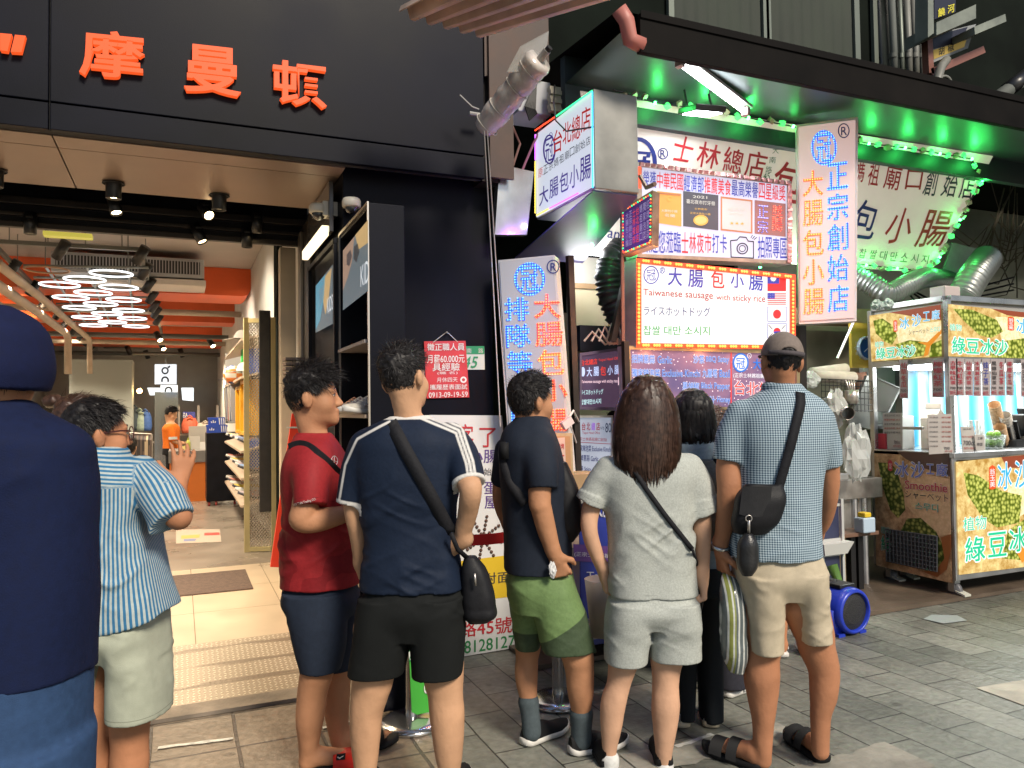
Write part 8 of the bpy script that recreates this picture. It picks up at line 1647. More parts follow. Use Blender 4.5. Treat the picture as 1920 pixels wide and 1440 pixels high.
s=P.field(920,1110,765,1090,.006,.42);s.loft(P.rings(T_),.02,z1=P.J(1000,782)[2]);sl1=[(1012,836,-.12,26),(1016,876,-.18,28),(1017,914,-.19,27)];s.chain(P.limb(sl1),.03,cutp(P,sl1[1],sl1[2][:3]));sl2=[(952,845,.13,25),(942,905,.18,24)];s.chain(P.limb(sl2),.03,cutp(P,sl2[0],sl2[1][:3]));c_=P.J(998,790);s.ell(c_,(.082,.088,.028),.012);s.ell(c_+np.array([0,0,.03]),(.062,.066,.04),0,None,'s');s.disp(folds([P.J(1000,1000)[2]],.006,12));P.emit('shirt',s,cloth('dark polo',(.013,.018,.030),rough=.75))
q=P.field(925,1135,1040,1240,.006,.42);q.loft(P.rings([(1046,960,1060,0,.13),(1070,952,1072,0,.15),(1100,951,1078,0,.165),(1140,958,1084,0,.148)]),.03);q.loft(P.rings([(1085,950,1035,.04,.13),(1120,953,1030,.06,.125),(1165,960,1020,.08,.11),(1210,966,1015,.09,.10)]),.012);q.loft(P.rings([(1075,985,1074,-.02,.14),(1110,988,1084,-.04,.135),(1155,1003,1100,-.06,.12),(1218,1019,1113,-.08,.11)]),.012);q.disp(folds([P.J(1010,1090)[2],P.J(1010,1180)[2]],.007,14));za,zb_=P.J(990,1186)[2],P.J(1045,1178)[2];xa,xb=P.J(1030,1178)[0],P.J(1108,1128)[0];sl_=(P.J(1108,1128)[2]-zb_)/(xb-xa)
P.emit('shorts',q,attr_mat('green shorts',[('dark',0,(.05,.075,.04),'')],(.14,.22,.085),.6),{'dark':lambda x,y,z:np.where(y>.0,za-z,zb_+(x-xa)*np.maximum(sl_,0)-z)})
PO=P;skg=cloth('grey sock',(.07,.09,.10));f=P.field(960,1130,1300,1400,.005,.3);f.chain(P.limb([(991,1316,.06,20),(994,1338,.055,18),(997,1372,.05,18)]),0);f.chain(P.limb([(1090,1338,-.05,22),(1090,1362,-.045,19.5),(1090,1388,-.04,19)]),0);P.emit('sock',f,skg)
P.shoe(980,1396,.03,gang((980,1396),(1052,1366)),rub,swh,.29);P.shoe(1068,1416,-.06,gang((1066,1416),(1150,1400)),rub,swh,.29)
g=P.strap(s,[(946,828),(944,862),(955,905),(985,945)],17,.006);g2=MB();c_=P.surf(s,946,845,.012);g2.obox(c_,(.018,0,0),(0,.006,0),(0,0,.035));top_mesh(P,'sling_bag',bag_field(P,[(868,1040,1062,-.02,.05),(900,1040,1078,-.02,.07),(950,1042,1090,-.02,.09),(990,1046,1090,-.02,.08),(1012,1052,1076,-.02,.05)],seed=9,amp=.01),blackn,'bulky black sling bag worn on the chest of the polo man','bag',[('strap',g,blackw),('buckle',g2,rub)])
crumple(P.o+sum(a*b_ for a,b_ in zip(P.J(1036,1068,-.2),(R0,F0,ZZ))),.022,'crumpled white tissue in the polo man hand','tissue',pm('tissue',(.6,.6,.6),.7),'tissue',(.8,.6,1.5))
# woman in light grey
P=Person('woman with long straight hair in a pale grey tee and matching shorts',3.25,1215);b=P.field(1070,1350,700,1465,.006,.42);P.neck_to=P.J(1215,850)
P.head(b,1213,772,0,.12,.93);T_=[(842,1180,1250,0,.065),(856,1150,1284,0,.1),(880,1126,1305,0,.118),(930,1128,1300,0,.125),(985,1136,1294,0,.118),(1057,1141,1300,0,.118),(1112,1142,1306,0,.13)]
b.loft(P.rings(T_+[(1175,1140,1308,0,.12)]),.02,inset=.03);b.chain(P.limb([(1140,885,0,22),(1110,948,0,18),(1105,992,-.02,15.5),(1118,1038,0,13),(1131,1070,.03,10.5)]));P.hand(b,P.J(1133,1076,.03),(.1,.35,-.95),(1,.2,0),(-.1,1,.2),.92,1.0);b.chain(P.limb([(1292,885,0,22),(1312,955,0,18.5),(1317,998,-.02,16),(1318,1042,-.02,13),(1317,1078,-.02,10.5)]));P.hand(b,P.J(1317,1084,-.02),(.05,.05,-1),(-1,.15,0),(.1,1,.1),.95,1.25)
b.chain(P.limb([(1178,1170,0,40),(1171,1225,0,31),(1166,1252,0,26),(1160,1282,0,22),(1150,1318,0,23.5),(1146,1360,0,20),(1143,1405,0,13.5),(1143,1448,0,12.5)]));b.chain(P.limb([(1264,1170,0,40),(1252,1225,0,32),(1249,1252,0,27),(1248,1284,0,24.5),(1248,1323,0,26.5),(1247,1365,0,22),(1245,1418,0,15),(1246,1455,0,12.5)]))
P.emit('body',b,SK[3]);P.eyes()
P.longhair([(712,1192,1234,0,.05),(735,1167,1257,0,.1),(765,1156,1269,0,.118),(800,1151,1274,-.01,.118),(838,1150,1275,-.04,.095),(868,1156,1272,-.07,.065),(892,1170,1264,-.085,.045)],3,HAIRB,3200)
s=P.field(1065,1355,825,1135,.006,.42);s.loft(P.rings(T_),.02,z1=P.J(1215,840)[2]);sl1=[(1142,880,0,27),(1120,915,0,28),(1107,944,0,28)];sl2=[(1290,878,0,27),(1308,915,0,29),(1317,960,0,28)]
for sl_ in(sl1,sl2):
 s.chain(P.limb(sl_),.03,cutp(P,sl_[1],sl_[2][:3]));a_,b_=np.array(sl_[1]),np.array(sl_[2]);m_=a_+(b_-a_)*.42;m_[3]+=3;b2=b_.copy();b2[3]+=3.5;pc=cutp(P,sl_[1],sl_[2][:3]);pt=P.J(*m_[:3]);s.chain(P.limb([tuple(m_),tuple(b2)]),.003,pc+[(pt,-pc[0][1])])
s.disp(folds([P.J(1215,1060)[2],P.J(1215,985)[2]],.0075,21,.8));hg=pm('heather grey',(.40,.42,.39),.85,nz=(140,.14),bump=(260,.2),spec=.2);P.emit('shirt',s,hg)
q=P.field(1115,1335,1080,1255,.006,.42);q.loft(P.rings([(1090,1160,1290,0,.105),(1115,1148,1302,0,.122),(1142,1139,1311,0,.14),(1172,1139,1310,0,.105)]),.02);q.loft(P.rings([(1125,1140,1234,0,.134),(1160,1136,1226,0,.13),(1195,1134,1217,0,.112),(1238,1132,1213,0,.108)]),.012);q.loft(P.rings([(1125,1216,1310,0,.134),(1160,1220,1313,0,.13),(1195,1220,1314,0,.112),(1233,1219,1315,0,.108)]),.012);q.disp(folds([P.J(1215,1130)[2],P.J(1215,1165)[2]],.007,25));P.emit('shorts',q,hg)
f=P.field(1115,1275,1405,1460,.005,.3);f.chain(P.limb([(1143,1424,0,18),(1143,1450,0,17)]),0);f.chain(P.limb([(1246,1440,0,18),(1246,1456,0,17)]),0);P.emit('sock',f,whs);P.shoe(1143,1455,-.03,-.1,rub,rub,.25);P.shoe(1246,1462,-.03,.1,rub,rub,.25)
WG=P;g=P.strap(s,[(1188,880),(1210,915),(1250,970),(1298,1030)],9,.006);g2=MB();g2.tube([P.J(1298,1030,-.13),P.J(1306,1052,-.05),P.J(1308,1075,.02)],.006,5);top_mesh(P,'small_crossbody_bag',bag_field(P,[(1060,1296,1312,.06,.02),(1075,1290,1318,.08,.04),(1130,1288,1318,.08,.04),(1150,1292,1314,.08,.03)]),blackn,'small black crossbody bag at the right hip of the grey tee woman','bag',[('strap',g,blackw),('strap',g2,blackw)])
# man in the cap
P=Person('man in a grey cap and blue dotted shirt with beige shorts',3.2,1460);b=P.field(1325,1590,610,1455,.006,.45);P.neck_to=P.J(1468,735)
P.head(b,1465,675,0,.06,.92,roll=-.1);T_=[(726,1438,1500,0,.078),(744,1406,1530,0,.115),(768,1379,1552,0,.138),(810,1370,1556,0,.155),(880,1377,1542,0,.155),(960,1373,1538,0,.155),(1042,1366,1541,0,.16)]
b.loft(P.rings(T_+[(1110,1380,1540,0,.14)]),.02,inset=.03);b.chain(P.limb([(1392,786,0,27),(1369,868,0,25),(1368,915,-.02,23),(1360,975,0,18),(1351,1020,.03,13)]));P.hand(b,P.J(1351,1030,.03),(.12,.1,-1),(1,.25,0),(.25,-1,.1),1.05,1.0);b.chain(P.limb([(1536,796,0,26),(1552,870,.02,21),(1554,926,.05,18),(1543,980,.12,14),(1518,1012,.2,12)]));P.hand(b,P.J(1512,1016,.21),(-.8,.4,-.2),(0,.3,1),(.1,1,0))
b.chain(P.limb([(1426,1130,0,44),(1432,1200,0,35),(1429,1232,0,31.5),(1428,1268,0,33),(1430,1310,0,27),(1431,1354,0,20),(1430,1397,0,17.5),(1430,1425,0,16)]));b.chain(P.limb([(1506,1130,0,44),(1526,1186,0,36),(1531,1212,0,33.5),(1545,1256,0,28.5),(1544,1300,0,25),(1539,1342,0,19),(1538,1388,0,16.5),(1538,1408,0,15.5)]))
a1,a2=gang((1432,1446),(1350,1418)),gang((1550,1434),(1486,1388));FT=[]
for hx,hy,an,sg in((1432,1446,a1,1),(1548,1434,a2,-1)):h_=P.J(hx,hy,0);h_=P.J(hx,hy,0)if False else np.array([(at(hx,hy,z=0)-P.o)@R0,(at(hx,hy,z=0)-P.o)@F0,0]);e_=np.array([math.sin(an),math.cos(an),0]);P.foot(b,h_,e_,sg);FT.append((h_,an))
P.emit('body',b,SK[4]);P.eyes();P.hairdo(.004,.006,1500,.01,.012,seed=11,mess=.3)
for h_,an in FT:
 n0=len(P.root.children);w_=P.o+h_[0]*R0+h_[1]*F0;J0=P.J;P.J=lambda*a,_h=h_:_h.copy();P.shoe(0,0,0,an,rub,rub,.285,[(.34,.5,.072),(.58,.78,.055)]);P.J=J0
s=P.field(1325,1590,705,1065,.006,.45);s.loft(P.rings(T_),.02,z1=P.J(1468,722)[2]);sl1=[(1390,778,0,29),(1374,820,0,32),(1369,864,0,32)];sl2=[(1536,790,0,28),(1548,830,0,27),(1553,871,.02,25)]
for sl_ in(sl1,sl2):s.chain(P.limb(sl_),.03,cutp(P,sl_[1],sl_[2][:3]))
c_=P.J(1468,728);s.ell(c_,(.086,.09,.034),.012,rot_head(0,0,-.1));s.ell(c_+np.array([0,0,.035]),(.064,.07,.045),0,None,'s');s.disp(folds([P.J(1460,1000)[2],P.J(1460,900)[2]],.0065,31))
m=bpy.data.materials.new('dotted shirt');m.use_nodes=True;nt=m.node_tree;tc=N(nt,'ShaderNodeTexCoord');mp=N(nt,'ShaderNodeMapping');mp.inputs['Rotation'].default_value=(math.pi/2,0,0);mp.inputs['Scale'].default_value=(118,118,118);nt.links.new(tc.outputs['Object'],mp.inputs[0]);sx=N(nt,'ShaderNodeSeparateXYZ');nt.links.new(mp.outputs[0],sx.inputs[0])
def mth(op,a,c=None):
 n_=N(nt,'ShaderNodeMath',operation=op)
 for i,v in enumerate((a,c)):
  if v is None:continue
  if isinstance(v,(int,float)):n_.inputs[i].default_value=v
  else:nt.links.new(v,n_.inputs[i])
 return n_.outputs[0]
U_,V_=mth('ADD',sx.outputs[0],sx.outputs[1]),mth('SUBTRACT',sx.outputs[0],sx.outputs[1]);dt=mth('MULTIPLY',mth('SINE',mth('MULTIPLY',U_,math.pi*.9)),mth('SINE',mth('MULTIPLY',V_,math.pi*.9)));dm=N(nt,'ShaderNodeMapRange');dm.inputs['From Min'].default_value=-.25;dm.inputs['From Max'].default_value=.3;nt.links.new(dt,dm.inputs['Value']);mx=N(nt,'ShaderNodeMix',data_type='RGBA');mx.inputs['A'].default_value=(.05,.10,.15,1);mx.inputs['B'].default_value=(.42,.52,.58,1);nt.links.new(dm.outputs[0],mx.inputs['Factor']);nt.links.new(mx.outputs['Result'],nt.nodes['Principled BSDF'].inputs['Base Color']);nt.nodes['Principled BSDF'].inputs['Roughness'].default_value=.8
P.emit('shirt',s,m);q=P.field(1350,1580,1020,1230,.006,.42);q.loft(P.rings([(1022,1388,1526,0,.128),(1046,1376,1538,0,.143),(1080,1376,1547,0,.158),(1120,1386,1546,0,.115)]),.02);q.loft(P.rings([(1075,1378,1474,0,.152),(1115,1384,1472,0,.142),(1160,1391,1468,0,.118),(1216,1398,1467,0,.112)]),.012);q.loft(P.rings([(1070,1450,1546,0,.152),(1100,1462,1551,0,.144),(1140,1477,1553,0,.118),(1196,1490,1558,0,.112)]),.012);q.disp(folds([P.J(1460,1085)[2],P.J(1460,1130)[2]],.007,35));P.emit('shorts',q,pm('beige chino',(.47,.40,.29),.8,nz=(30,.08),bump=(300,.12),spec=.2))
hc,R_,=P.hc,P.R;f=Field(hc-.2,hc+.22,.005)
def capf(X,Y,Z):
 p=(X-hc[0],Y-hc[1],Z-hc[2]);x,y,z=[p[0]*R_[i,0]+p[1]*R_[i,1]+p[2]*R_[i,2]for i in range(3)];x,y,z=x/.9,y/.9,z/.9;d=(np.sqrt((x/.094)**2+((y+.008)/.113)**2+((z-.018)/.113)**2)-1)*.1;d=np.maximum(d,.012-z+.12*np.abs(y)*(y<0)*.0-.0*y);return np.maximum(d,-(np.sqrt((x/.045)**2+((z-.005)/.045)**2)-1)*.04-10*(y>-.03))
f.put(capf,hc-.13,hc+.15,0);f.put(lambda X,Y,Z:np.maximum(np.abs(((X-hc[0])*R_[2,0]+(Y-hc[1])*R_[2,1]+(Z-hc[2])*R_[2,2])-.018+.12*np.maximum(0,((X-hc[0])*R_[1,0]+(Y-hc[1])*R_[1,1])-.1))-.004,(np.sqrt((((X-hc[0])*R_[0,0]+(Y-hc[1])*R_[0,1])/.07)**2+((((X-hc[0])*R_[1,0]+(Y-hc[1])*R_[1,1])-.09)/.08)**2)-1)*.07),hc-.1,hc+np.array([.1,.2,.06]),.004);P.emit('cap',f,cloth('grey cap',(.19,.155,.135)))
g=MB();vs=[];n_=14
for k in range(n_+1):
 a=math.pi*(1.18+.64*k/n_);
 for zz_,e in((.0,.002),(.020,.002)):vs.append(P.T((.093*math.cos(a),-.008+.115*math.sin(a),.014+zz_)))
g.add(vs,[(2*k,2*k+1,2*k+3,2*k+2)for k in range(n_)]);o=g.build('cap_strap',cloth('grey cap strap',(.08,.07,.075)),P.root,True);o.modifiers.new('s','SOLIDIFY').thickness=.003
g=MB();w0=P.J(1350,1024,.03);g.torus(w0,.034,.009,nrm(P.J(1351,1020,.03)-P.J(1360,975,0)),22,6);g.build('watch',pm('watch steel',(.55,.55,.54),.25,.9),P.root,True)
CM=P;g=P.strap(s,[(1500,736),(1503,752),(1484,830),(1456,928)],17,.006);bb=P.surf(s,1418,950,0);dd_=bb[1]
BR=[(908,1400,1462,dd_-.03,.03),(925,1384,1466,dd_-.04,.045),(955,1376,1464,dd_-.045,.05),(985,1372,1452,dd_-.04,.045),(1000,1376,1436,dd_-.03,.03)]
f=bag_field(P,BR,seed=4,n=4);g2=MB();g2.grid(lambda u,v:P.J(1392+56*u-6*v,912+52*v+6*math.sin(u*3.1)*v,dd_-.094-.006*math.sin(u*3.14)),8,8);g3=MB();g3.torus(P.J(1404,972,dd_-.11),.012,.0025,(0,1,0),16,5);g3.tube([P.J(1404,976,dd_-.11),P.J(1404,1004,dd_-.09)],.006,6)
top_mesh(P,'messenger_bag',f,blackn,'black flap messenger bag on the back of the dotted shirt','bag',[('strap',g,blackw),('flap',g2,cloth('black flap',(.02,.02,.022),rough=.45)),('ring',g3,steel)])
f=bag_field(P,[(1000,1396,1410,dd_-.09,.015),(1012,1387,1418,dd_-.09,.03),(1040,1383,1422,dd_-.09,.036),(1066,1385,1419,dd_-.09,.032),(1080,1392,1410,dd_-.09,.016)],.004,2.0,.001);top_mesh(P,'glasses_case',f,pm('hard black case',(.015,.015,.016),.35,bump=(120,.2)),'oval black glasses case hanging under the messenger bag','glasses case')
f=bag_field(P,[(1074,1352,1366,.02,.012),(1095,1348,1385,.0,.04),(1130,1345,1395,-.02,.06),(1190,1346,1398,-.02,.065),(1235,1354,1398,-.02,.055),(1258,1366,1392,-.02,.03)],.005,2.2,.016,5)
m=attr_mat('striped plastic',[('gr',0,(.22,.24,.06),''),('st',.55,(.55,.56,.53),'stripe')],(.10,.12,.125),.22);m.node_tree.nodes['Principled BSDF'].inputs['Coat Weight'].default_value=.6;V,F=f.mesh();W_=P.o+V[:,:1]*R0+V[:,1:2]*F0+V[:,2:]*ZZ;c=(W_.min(0)+W_.max(0))/2;c[2]=W_[:,2].min();t=thing('striped_plastic_bag','striped thin plastic shopping bag held by the man in the cap','plastic bag',c);x0=P.J(1372,1170)[0];np_mesh('bag_film',W_-c,F,m,t,{'st':(V[:,0]-x0)/.021+.4*V[:,1],'gr':.014-np.abs(V[:,0]-x0+.02)})
g=MB();g.tube([P.J(1359,1076,.02),P.J(1355,1060,.03),P.J(1362,1066,.05)],.008,6);P.world(g).build('handle',m,t)
# woman in denim with backpack
P=Person('woman in a denim shirt and wide black trousers with a grey backpack',3.69,1305);b=P.field(1225,1385,730,1375,.008,.4);P.neck_to=P.J(1302,828);P.head(b,1300,788,0,.25,.92)
T_=[(816,1272,1330,0,.06),(830,1256,1348,0,.09),(855,1246,1358,0,.105),(940,1252,1352,0,.105),(1040,1254,1356,0,.11),(1075,1253,1358,0,.115)];b.loft(P.rings(T_),.02,inset=.03);b.chain(P.limb([(1256,855,0,17),(1248,940,0,14),(1262,1000,.12,11)]));b.chain(P.limb([(1350,855,0,17),(1358,940,0,14),(1345,1000,.14,11)]));P.hand(b,P.J(1264,1005,.13),(.4,.8,0),(.6,0,.5),(0,.3,1),.9);P.hand(b,P.J(1342,1005,.15),(-.4,.8,0),(-.6,0,.5),(0,.3,1),.9);b.chain(P.limb([(1282,1080,0,26),(1282,1340,0,11)]));b.chain(P.limb([(1330,1080,0,26),(1332,1345,0,11)]));P.emit('body',b,SK[1]);P.eyes()
P.longhair([(737,1282,1314,0,.05),(752,1264,1331,0,.09),(775,1257,1339,0,.105),(800,1256,1343,0,.1),(822,1264,1346,-.03,.075),(832,1272,1340,-.04,.05)],6,HAIR,1100)
s=P.field(1225,1385,805,1095,.008,.4);s.loft(P.rings(T_),.02);s.chain(P.limb([(1258,850,0,20),(1248,925,0,19)]),.02);s.chain(P.limb([(1348,850,0,20),(1358,925,0,19)]),.02);s.ell(P.J(1302,820),(.075,.08,.03),.01);s.disp(folds([P.J(1300,1000)[2]],.006,41));P.emit('shirt',s,cloth('pale denim',(.22,.28,.33)))
q=P.field(1235,1375,1050,1365,.008,.4);q.loft(P.rings([(1060,1255,1356,0,.12),(1110,1252,1360,0,.13)]),.02);q.loft(P.rings([(1100,1253,1312,0,.12),(1240,1262,1306,0,.1),(1342,1262,1302,0,.1)]),.01);q.loft(P.rings([(1100,1302,1360,0,.12),(1240,1306,1356,0,.1),(1346,1310,1356,0,.1)]),.01);q.disp(folds([],.007,43));P.emit('trousers',q,cloth('black trousers',(.012,.015,.018)));P.shoe(1282,1353,-.08,-.1,whs,pm('cream sole',(.5,.44,.32),.5),.24);P.shoe(1333,1358,-.08,.25,whs,pm('cream sole',(.5,.44,.32),.5),.24)
bp_=[(862,1284,1336,-.15,.04),(885,1278,1350,-.17,.07),(930,1274,1356,-.18,.08),(1000,1274,1356,-.18,.085),(1030,1280,1350,-.17,.06)];f=bag_field(P,bp_,.007,3.2,.006,6);g=MB()
for x0_,x1_ in((1282,1268),(1338,1350)):g.tube([P.J(x0_,880,-.14),P.J(x1_,845,-.1),P.J(x1_,826,-.03),P.J(x1_,840,.1)],[.014,.02,.02,.014],6)
g2=MB();g2.tube([P.J(1284,930,-.262),P.J(1318,934,-.272),P.J(1350,930,-.262)],.004,5);top_mesh(P,'backpack',f,pm('backpack canvas',(.15,.135,.11),.8,nz=(60,.2),bump=(200,.3)),'grey brown backpack on the woman in denim','backpack',[('strap',g,blackw),('zip',g2,blackw)])
# man in the striped shirt
P=Person('man in a blue and white striped shirt and pale shorts raising his hand',2.6,215);b=P.field(60,400,720,1625,.007,.5);P.neck_to=P.J(190,862);P.head(b,181,812,0,.8,.95)
T_=[(846,150,224,0,.08),(862,118,262,0,.11),(888,102,286,0,.14),(930,104,292,0,.145),(985,110,292,0,.14),(1049,110,316,0,.155),(1100,106,330,0,.165),(1180,104,350,0,.175)]
b.loft(P.rings(T_[:6]+[(1180,130,312,0,.14)]),.02,inset=.03);b.chain(P.limb([(270,892,0,27),(326,962,-.08,23),(338,968,-.06,21),(337,945,.06,19),(334,915,.15,14)]),.015);P.hand(b,P.J(335,908,.16),(.1,.25,1),(-.75,.6,0),(-.6,-.55,.1),1.0,.28,.0,.35);b.chain(P.limb([(122,892,0,27),(100,960,.05,22),(150,930,.25,15)]));P.hand(b,P.J(156,924,.27),(.6,.3,.7),(.6,0,-.4),(0,.8,.6))
b.chain(P.limb([(258,1200,0,40),(248,1320,0,40),(244,1350,0,36),(243,1400,0,33),(243,1450,0,33),(244,1600,0,18)]));b.chain(P.limb([(182,1200,.02,40),(180,1320,.02,36),(178,1400,.02,31),(176,1450,.02,31),(178,1600,.02,18)]));P.emit('body',b,SK[2]);P.eyes();P.hairdo(.017,.008,6500,.034,.012,seed=14,mess=.4,flow=(.3,.55,-.2))
g=MB();g.tube([P.T((.083,-.01,.0)),P.T((.080,.06,.008)),P.T((.07,.092,.005))],.003,5);g.torus(P.T((.034,.106,-.004)),.024,.0022,P.R[1],18,5);g.torus(P.T((-.034,.106,-.004)),.024,.0022,P.R[1],18,5);g.build('glasses',pm('glasses dark red',(.06,.012,.012),.3),P.root)
s=P.field(60,400,830,1205,.0065,.45);s.loft(P.rings(T_),.02,z1=P.J(190,844)[2]);sl1=[(266,884,0,32),(298,922,-.05,36),(324,974,-.09,36)];s.chain(P.limb(sl1),.03,cutp(P,sl1[1],sl1[2][:3]));sl2=[(126,884,0,32),(102,950,.04,34)];s.chain(P.limb(sl2),.03,cutp(P,sl2[0],sl2[1][:3]));c_=P.J(192,850);s.ell(c_,(.084,.09,.034),.012);s.ell(c_+np.array([0,0,.034]),(.06,.066,.045),0,None,'s')
pA,pB=P.J(185,1184),P.J(345,1132);sp_=(pB[2]-pA[2])/(pB[0]-pA[0]);s.put(lambda X,Y,Z:(Z-(pA[2]+sp_*(X-pA[0])))+0*Y,(-.5,-.4,pA[2]-.2),(.5,.4,pB[2]+.02),0,'s');s.disp(folds([P.J(200,1010)[2],P.J(200,1080)[2]],.012,51,.9,11,17));zy=P.J(200,908)[2];ec=P.J(*sl1[1][:3]);ed=nrm(P.J(*sl1[2][:3])-P.J(*sl1[0][:3]));ex0=P.J(288,900)[0]
cb=P.J(205,1000);sa=P.J(*sl1[0][:3]);sv1=nrm(np.cross(ed,(0,1,0)));sv2=np.cross(ed,sv1)
def stv(x,y,z):
 w_=.004*vnoise(x*9,y*9,z*9);body=(np.arctan2((x-cb[0]),-(y-cb[1])*1.15)*.175+w_)/.0128;yoke=(z+.12*x)/.0128;p_=(x-sa[0],y-sa[1],z-sa[2]);a_,b_=[p_[0]*v[0]+p_[1]*v[1]+p_[2]*v[2]for v in(sv1,sv2)];slv=(np.arctan2(a_,b_)*.066+w_)/.0128
 o=np.where(z>zy,yoke,body);al=p_[0]*ed[0]+p_[1]*ed[1]+p_[2]*ed[2];return np.where((x>ex0-.02-.25*(z-P.J(288,900)[2]))&(al>.01)&(np.hypot(a_,b_)<.085),slv,o)
P.emit('shirt',s,attr_mat('striped shirt',[('st',.05,(.40,.45,.44),'stripe')],(.035,.15,.29),.75),{'st':stv})
q=P.field(90,350,1100,1350,.007,.45);q.loft(P.rings([(1120,132,312,0,.15),(1180,134,318,0,.165),(1225,140,316,0,.12)]),.02);q.loft(P.rings([(1160,212,318,0,.16),(1200,206,321,0,.155),(1260,203,323,-.01,.135),(1334,201,323,-.01,.13)]),.012);q.loft(P.rings([(1160,134,230,.0,.16),(1200,130,230,.01,.155),(1260,132,220,.02,.13),(1334,138,212,.02,.12)]),.012);q.disp(folds([P.J(200,1200)[2],P.J(200,1290)[2]],.007,55));P.emit('shorts',q,pm('pale sage shorts',(.40,.42,.33),.85,nz=(25,.08),bump=(300,.12),spec=.2));P.shoe(244,1622,-.04,.3,rub,swh);P.shoe(178,1616,-.02,0,rub,swh)
# man passing in dark blue
P=Person('man in a dark blue hat, sweater and jeans passing close by at the left',1.55,-10);b=P.field(-230,230,550,1460,.007,.45);P.neck_to=P.J(-15,775);P.head(b,-16,697,0,-.35,.88)
T_=[(758,-75,55,0,.075),(784,-112,108,0,.1),(815,-150,158,0,.125),(880,-172,180,0,.135),(1000,-172,184,0,.135),(1110,-170,187,0,.14),(1270,-172,184,0,.145)];b.loft(P.rings(T_),.02,inset=.03);b.chain(P.limb([(112,850,0,40),(122,1020,.14,36),(60,1090,.42,28)]));P.hand(b,P.J(54,1095,.43),(-.6,.7,.2),(0,.2,1),(.5,.5,.5));b.chain(P.limb([(-160,850,0,50),(-172,1040,.05,42),(-150,1220,.12,30)]));P.hand(b,P.J(-149,1240,.13),(0,.2,-1),(1,0,0),(0,1,0));P.emit('body',b,SK[0]);P.eyes();P.hairdo(.002,.006,500,.008,.012,seed=17)
s=P.field(-230,230,740,1290,.007,.42);s.loft(P.rings(T_),.02);s.chain(P.limb([(112,846,0,46),(122,1020,.13,42),(60,1084,.38,34)]),.03);s.chain(P.limb([(-156,850,0,54),(-168,1040,.05,50),(-152,1200,.11,38)]),.03);s.ell(P.J(-12,765),(.078,.085,.022),.012);s.disp(folds([P.J(0,1190)[2],P.J(0,880)[2]],.008,61,.5,9,14));P.emit('sweater',s,cloth('dark blue knit',(.006,.011,.042)))
f=P.field(-150,140,550,760,.006,.35);f.loft(P.rings([(574,-45,25,.0,.04),(588,-82,57,0,.075),(615,-112,88,0,.1),(660,-124,104,0,.11),(700,-124,106,0,.112),(732,-116,97,0,.105)]),0,2.1);f.disp(lambda x,y,z:.003*vnoise(x*12,y*12,z*12));P.emit('hat',f,cloth('dark blue hat',(.007,.011,.045)))
q=Field([-.3,-.3,0],[.3,.35,P.J(0,1235)[2]],.009);q.loft(P.rings([(1240,-162,176,0,.14),(1400,-160,174,0,.15)]),.02);zt_=P.J(0,1380)[2]
for sg in(-1,1):q.loft([(zt_,.085*sg,0,.095,.12),(.5,.09*sg,.02*sg,.085,.09),(.05,.095*sg,.05*sg,.085,.085)],.02)
q.disp(folds([P.J(0,1330)[2]],.006,63));P.emit('jeans',q,cloth('blue jeans',(.028,.06,.135)))
for sg in(-1,1):P.J0=P.J;hh_=np.array([.095*sg,-.05+.05*sg,0]);P.J=lambda*a,_h=hh_:_h.copy();P.shoe(0,0,0,.1*sg,rub,swh);P.J=P.J0
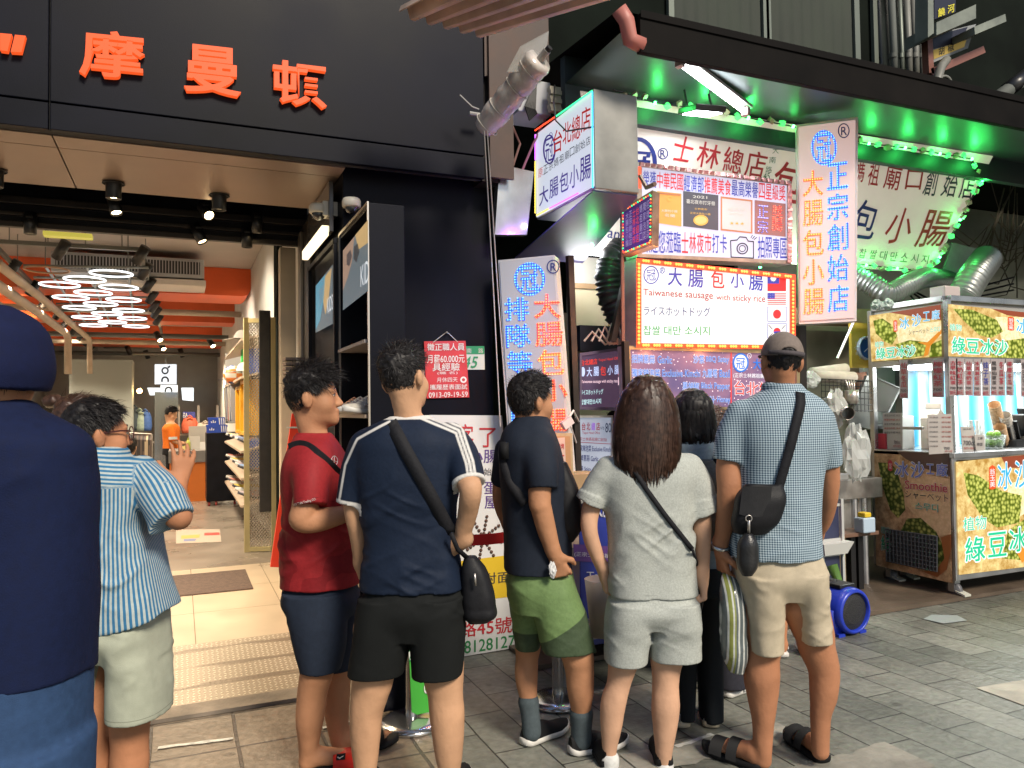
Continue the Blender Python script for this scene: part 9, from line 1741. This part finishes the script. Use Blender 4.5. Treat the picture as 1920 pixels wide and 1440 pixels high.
# smaller figures
def small(label,D,px,hy,yaw,sk,top_c,bot_c,z0=0.,sc=.95,long_=False,arms='down',hair=HAIR,h=.010,shorts=True,pitch=0.,W_=1.):
 P=Person(label,D,px);hc=P.J(px,hy,0);H_=hc[2]-z0;u=H_/1.55;X=hc[0];c_,s_=math.cos(yaw),math.sin(yaw)
 def r(z,w,d):
  a,b_=w*u*W_,d*u;return(z0+z*H_,X,0,math.hypot(a*c_,b_*s_),math.hypot(a*s_,b_*c_))
 def L(x,y,z):return np.array([X+x*u*c_+y*u*s_,-x*u*s_+y*u*c_,z0+z*H_])
 b=Field([X-.4,-.42,max(-.02,z0-.02)],[X+.4,.42,hc[2]+.2],h);P.neck_to=L(0,-.02,.86);P.head(b,px,hy,0,yaw,sc,pitch);rows=[r(.9,.05,.05),r(.87,.12,.08),r(.835,.185,.1),r(.76,.185,.115),r(.66,.165,.11),r(.56,.165,.115)];b.loft(rows,.02,inset=.012)
 for sg in(-1,1):
  if arms=='down':A=[(.18*sg,0,.82),(.21*sg,-.02,.64),(.2*sg,.08,.5)]
  else:A=[(.18*sg,0,.82),(.2*sg,.04,.67),(.14*sg,.3,.62)]
  A=[L(*a)for a in A];b.chain(list(zip(A,(.045*u,.037*u,.026*u))));d_=nrm(A[2]-A[1]);P.hand(b,A[2]+d_*.02,d_,L(-sg,0,0)-L(0,0,0),L(0,1,0)-L(0,0,0),.9*u)
  b.chain([(L(.09*sg,0,.5),.075*u),(L(.095*sg,0,.3),.052*u),(L(.095*sg,-.01,.2),.052*u),(L(.095*sg,-.02,.05),.035*u)]);e_=nrm(L(0,1,0)-L(0,0,0));P.foot(b,L(.095*sg,-.06,0),e_,sg)
 P.emit('body',b,sk);P.eyes()
 s=Field([X-.4,-.42,z0+.48*H_],[X+.4,.42,z0+.93*H_],h);s.loft(rows[1:],.02)
 for sg in(-1,1):
  A=[L(.175*sg,0,.825),L(.205*sg,-.01 if arms=='down' else .03,.70)];s.chain(list(zip(A,(.06*u,.06*u))),.03)
 s.disp(folds([z0+.6*H_],.006,int(px)));P.emit('shirt',s,cloth('top %s'%label[:24],top_c))
 q=Field([X-.35,-.35,max(-.01,z0)],[X+.35,.35,z0+.6*H_],h);q.loft([r(.58,.165,.115),r(.5,.175,.125)],.02);zb_=.3 if shorts else .03
 for sg in(-1,1):a_=L(.092*sg,0,.52);b2=L(.097*sg,0,zb_);q.loft([(a_[2],a_[0],a_[1],.095*u,.1*u),(b2[2],b2[0],b2[1],.085*u,.085*u)],.015)
 P.emit('shorts' if shorts else 'trousers',q,cloth('bottom %s'%label[:24],bot_c))
 if long_:P.hairdo(.022,.02,1400,.05,.05,hair,int(px),.3)
 else:P.hairdo(.022,.01,1200,.04,.014,hair,int(px),.5)
 for sg in(-1,1):J0=P.J;hh_=L(.095*sg,-.07,0);P.J=lambda*a,_h=hh_:_h.copy();P.shoe(0,0,0,yaw,rub if D>6 else whs,swh,.26*u,[(.45,.8,.055)]if 4<D<6 else False,z=z0);P.J=J0
 return P,L,u
P,L,u=small('shop clerk in an orange jersey standing at the counter',13.3,321,775,1.15,SK[1],(.72,.17,.02),(.014,.014,.016),.102,1.,False,'reach',pitch=-.45,h=.012,W_=1.15)
g=MB()
for sg in(-1,1):a_=L(.2*sg,.03,.70);g.lathe(a_,[(.068,-.025),(.07,.02)],16,L(.02*sg,.02,-1)-L(0,0,0))
g.build('sleeve_band',whs,P.root,True)
small('small child with dark hair near the clothes rail in the shop',7.5,240,838,-.3,SK[3],(.55,.5,.48),(.3,.3,.34),.102,.85,True)
P,L,u=small('woman with a hair bun standing between the striped shirt and the doorway',3.3,150,792,.5,SK[1],(.36,.33,.3),(.03,.03,.04),0.,.95,True,shorts=False,hair=HAIRB)
c_=P.J(101,752,0);f=Field(c_-.09,c_+.09,.005);f.ell(c_,(.042,.038,.032),0);f.disp(lambda x,y,z:.006*vnoise(x*60,y*60,z*25));P.emit('hair_bun',f,HAIRB)
small('customer in pale slippers hidden in front of the man in the cap',4.7,1480,790,.1,SK[2],(.2,.2,.22),(.05,.05,.06),0.0,.9)
small('dark haired customer glimpsed behind the woman in denim',4.15,1334,800,.9,SK[2],(.2,.05,.05),(.03,.03,.04),0.,.88,True,hair=HAIRB,shorts=False)
small('stall vendor in an orange top behind the counter left of the long hair',5.4,1160,800,2.9,SK[1],(.6,.2,.06),(.03,.03,.04),.03,.95,shorts=False,arms='reach')
bpy.data.objects.remove(_to);bpy.data.curves.remove(_tc)
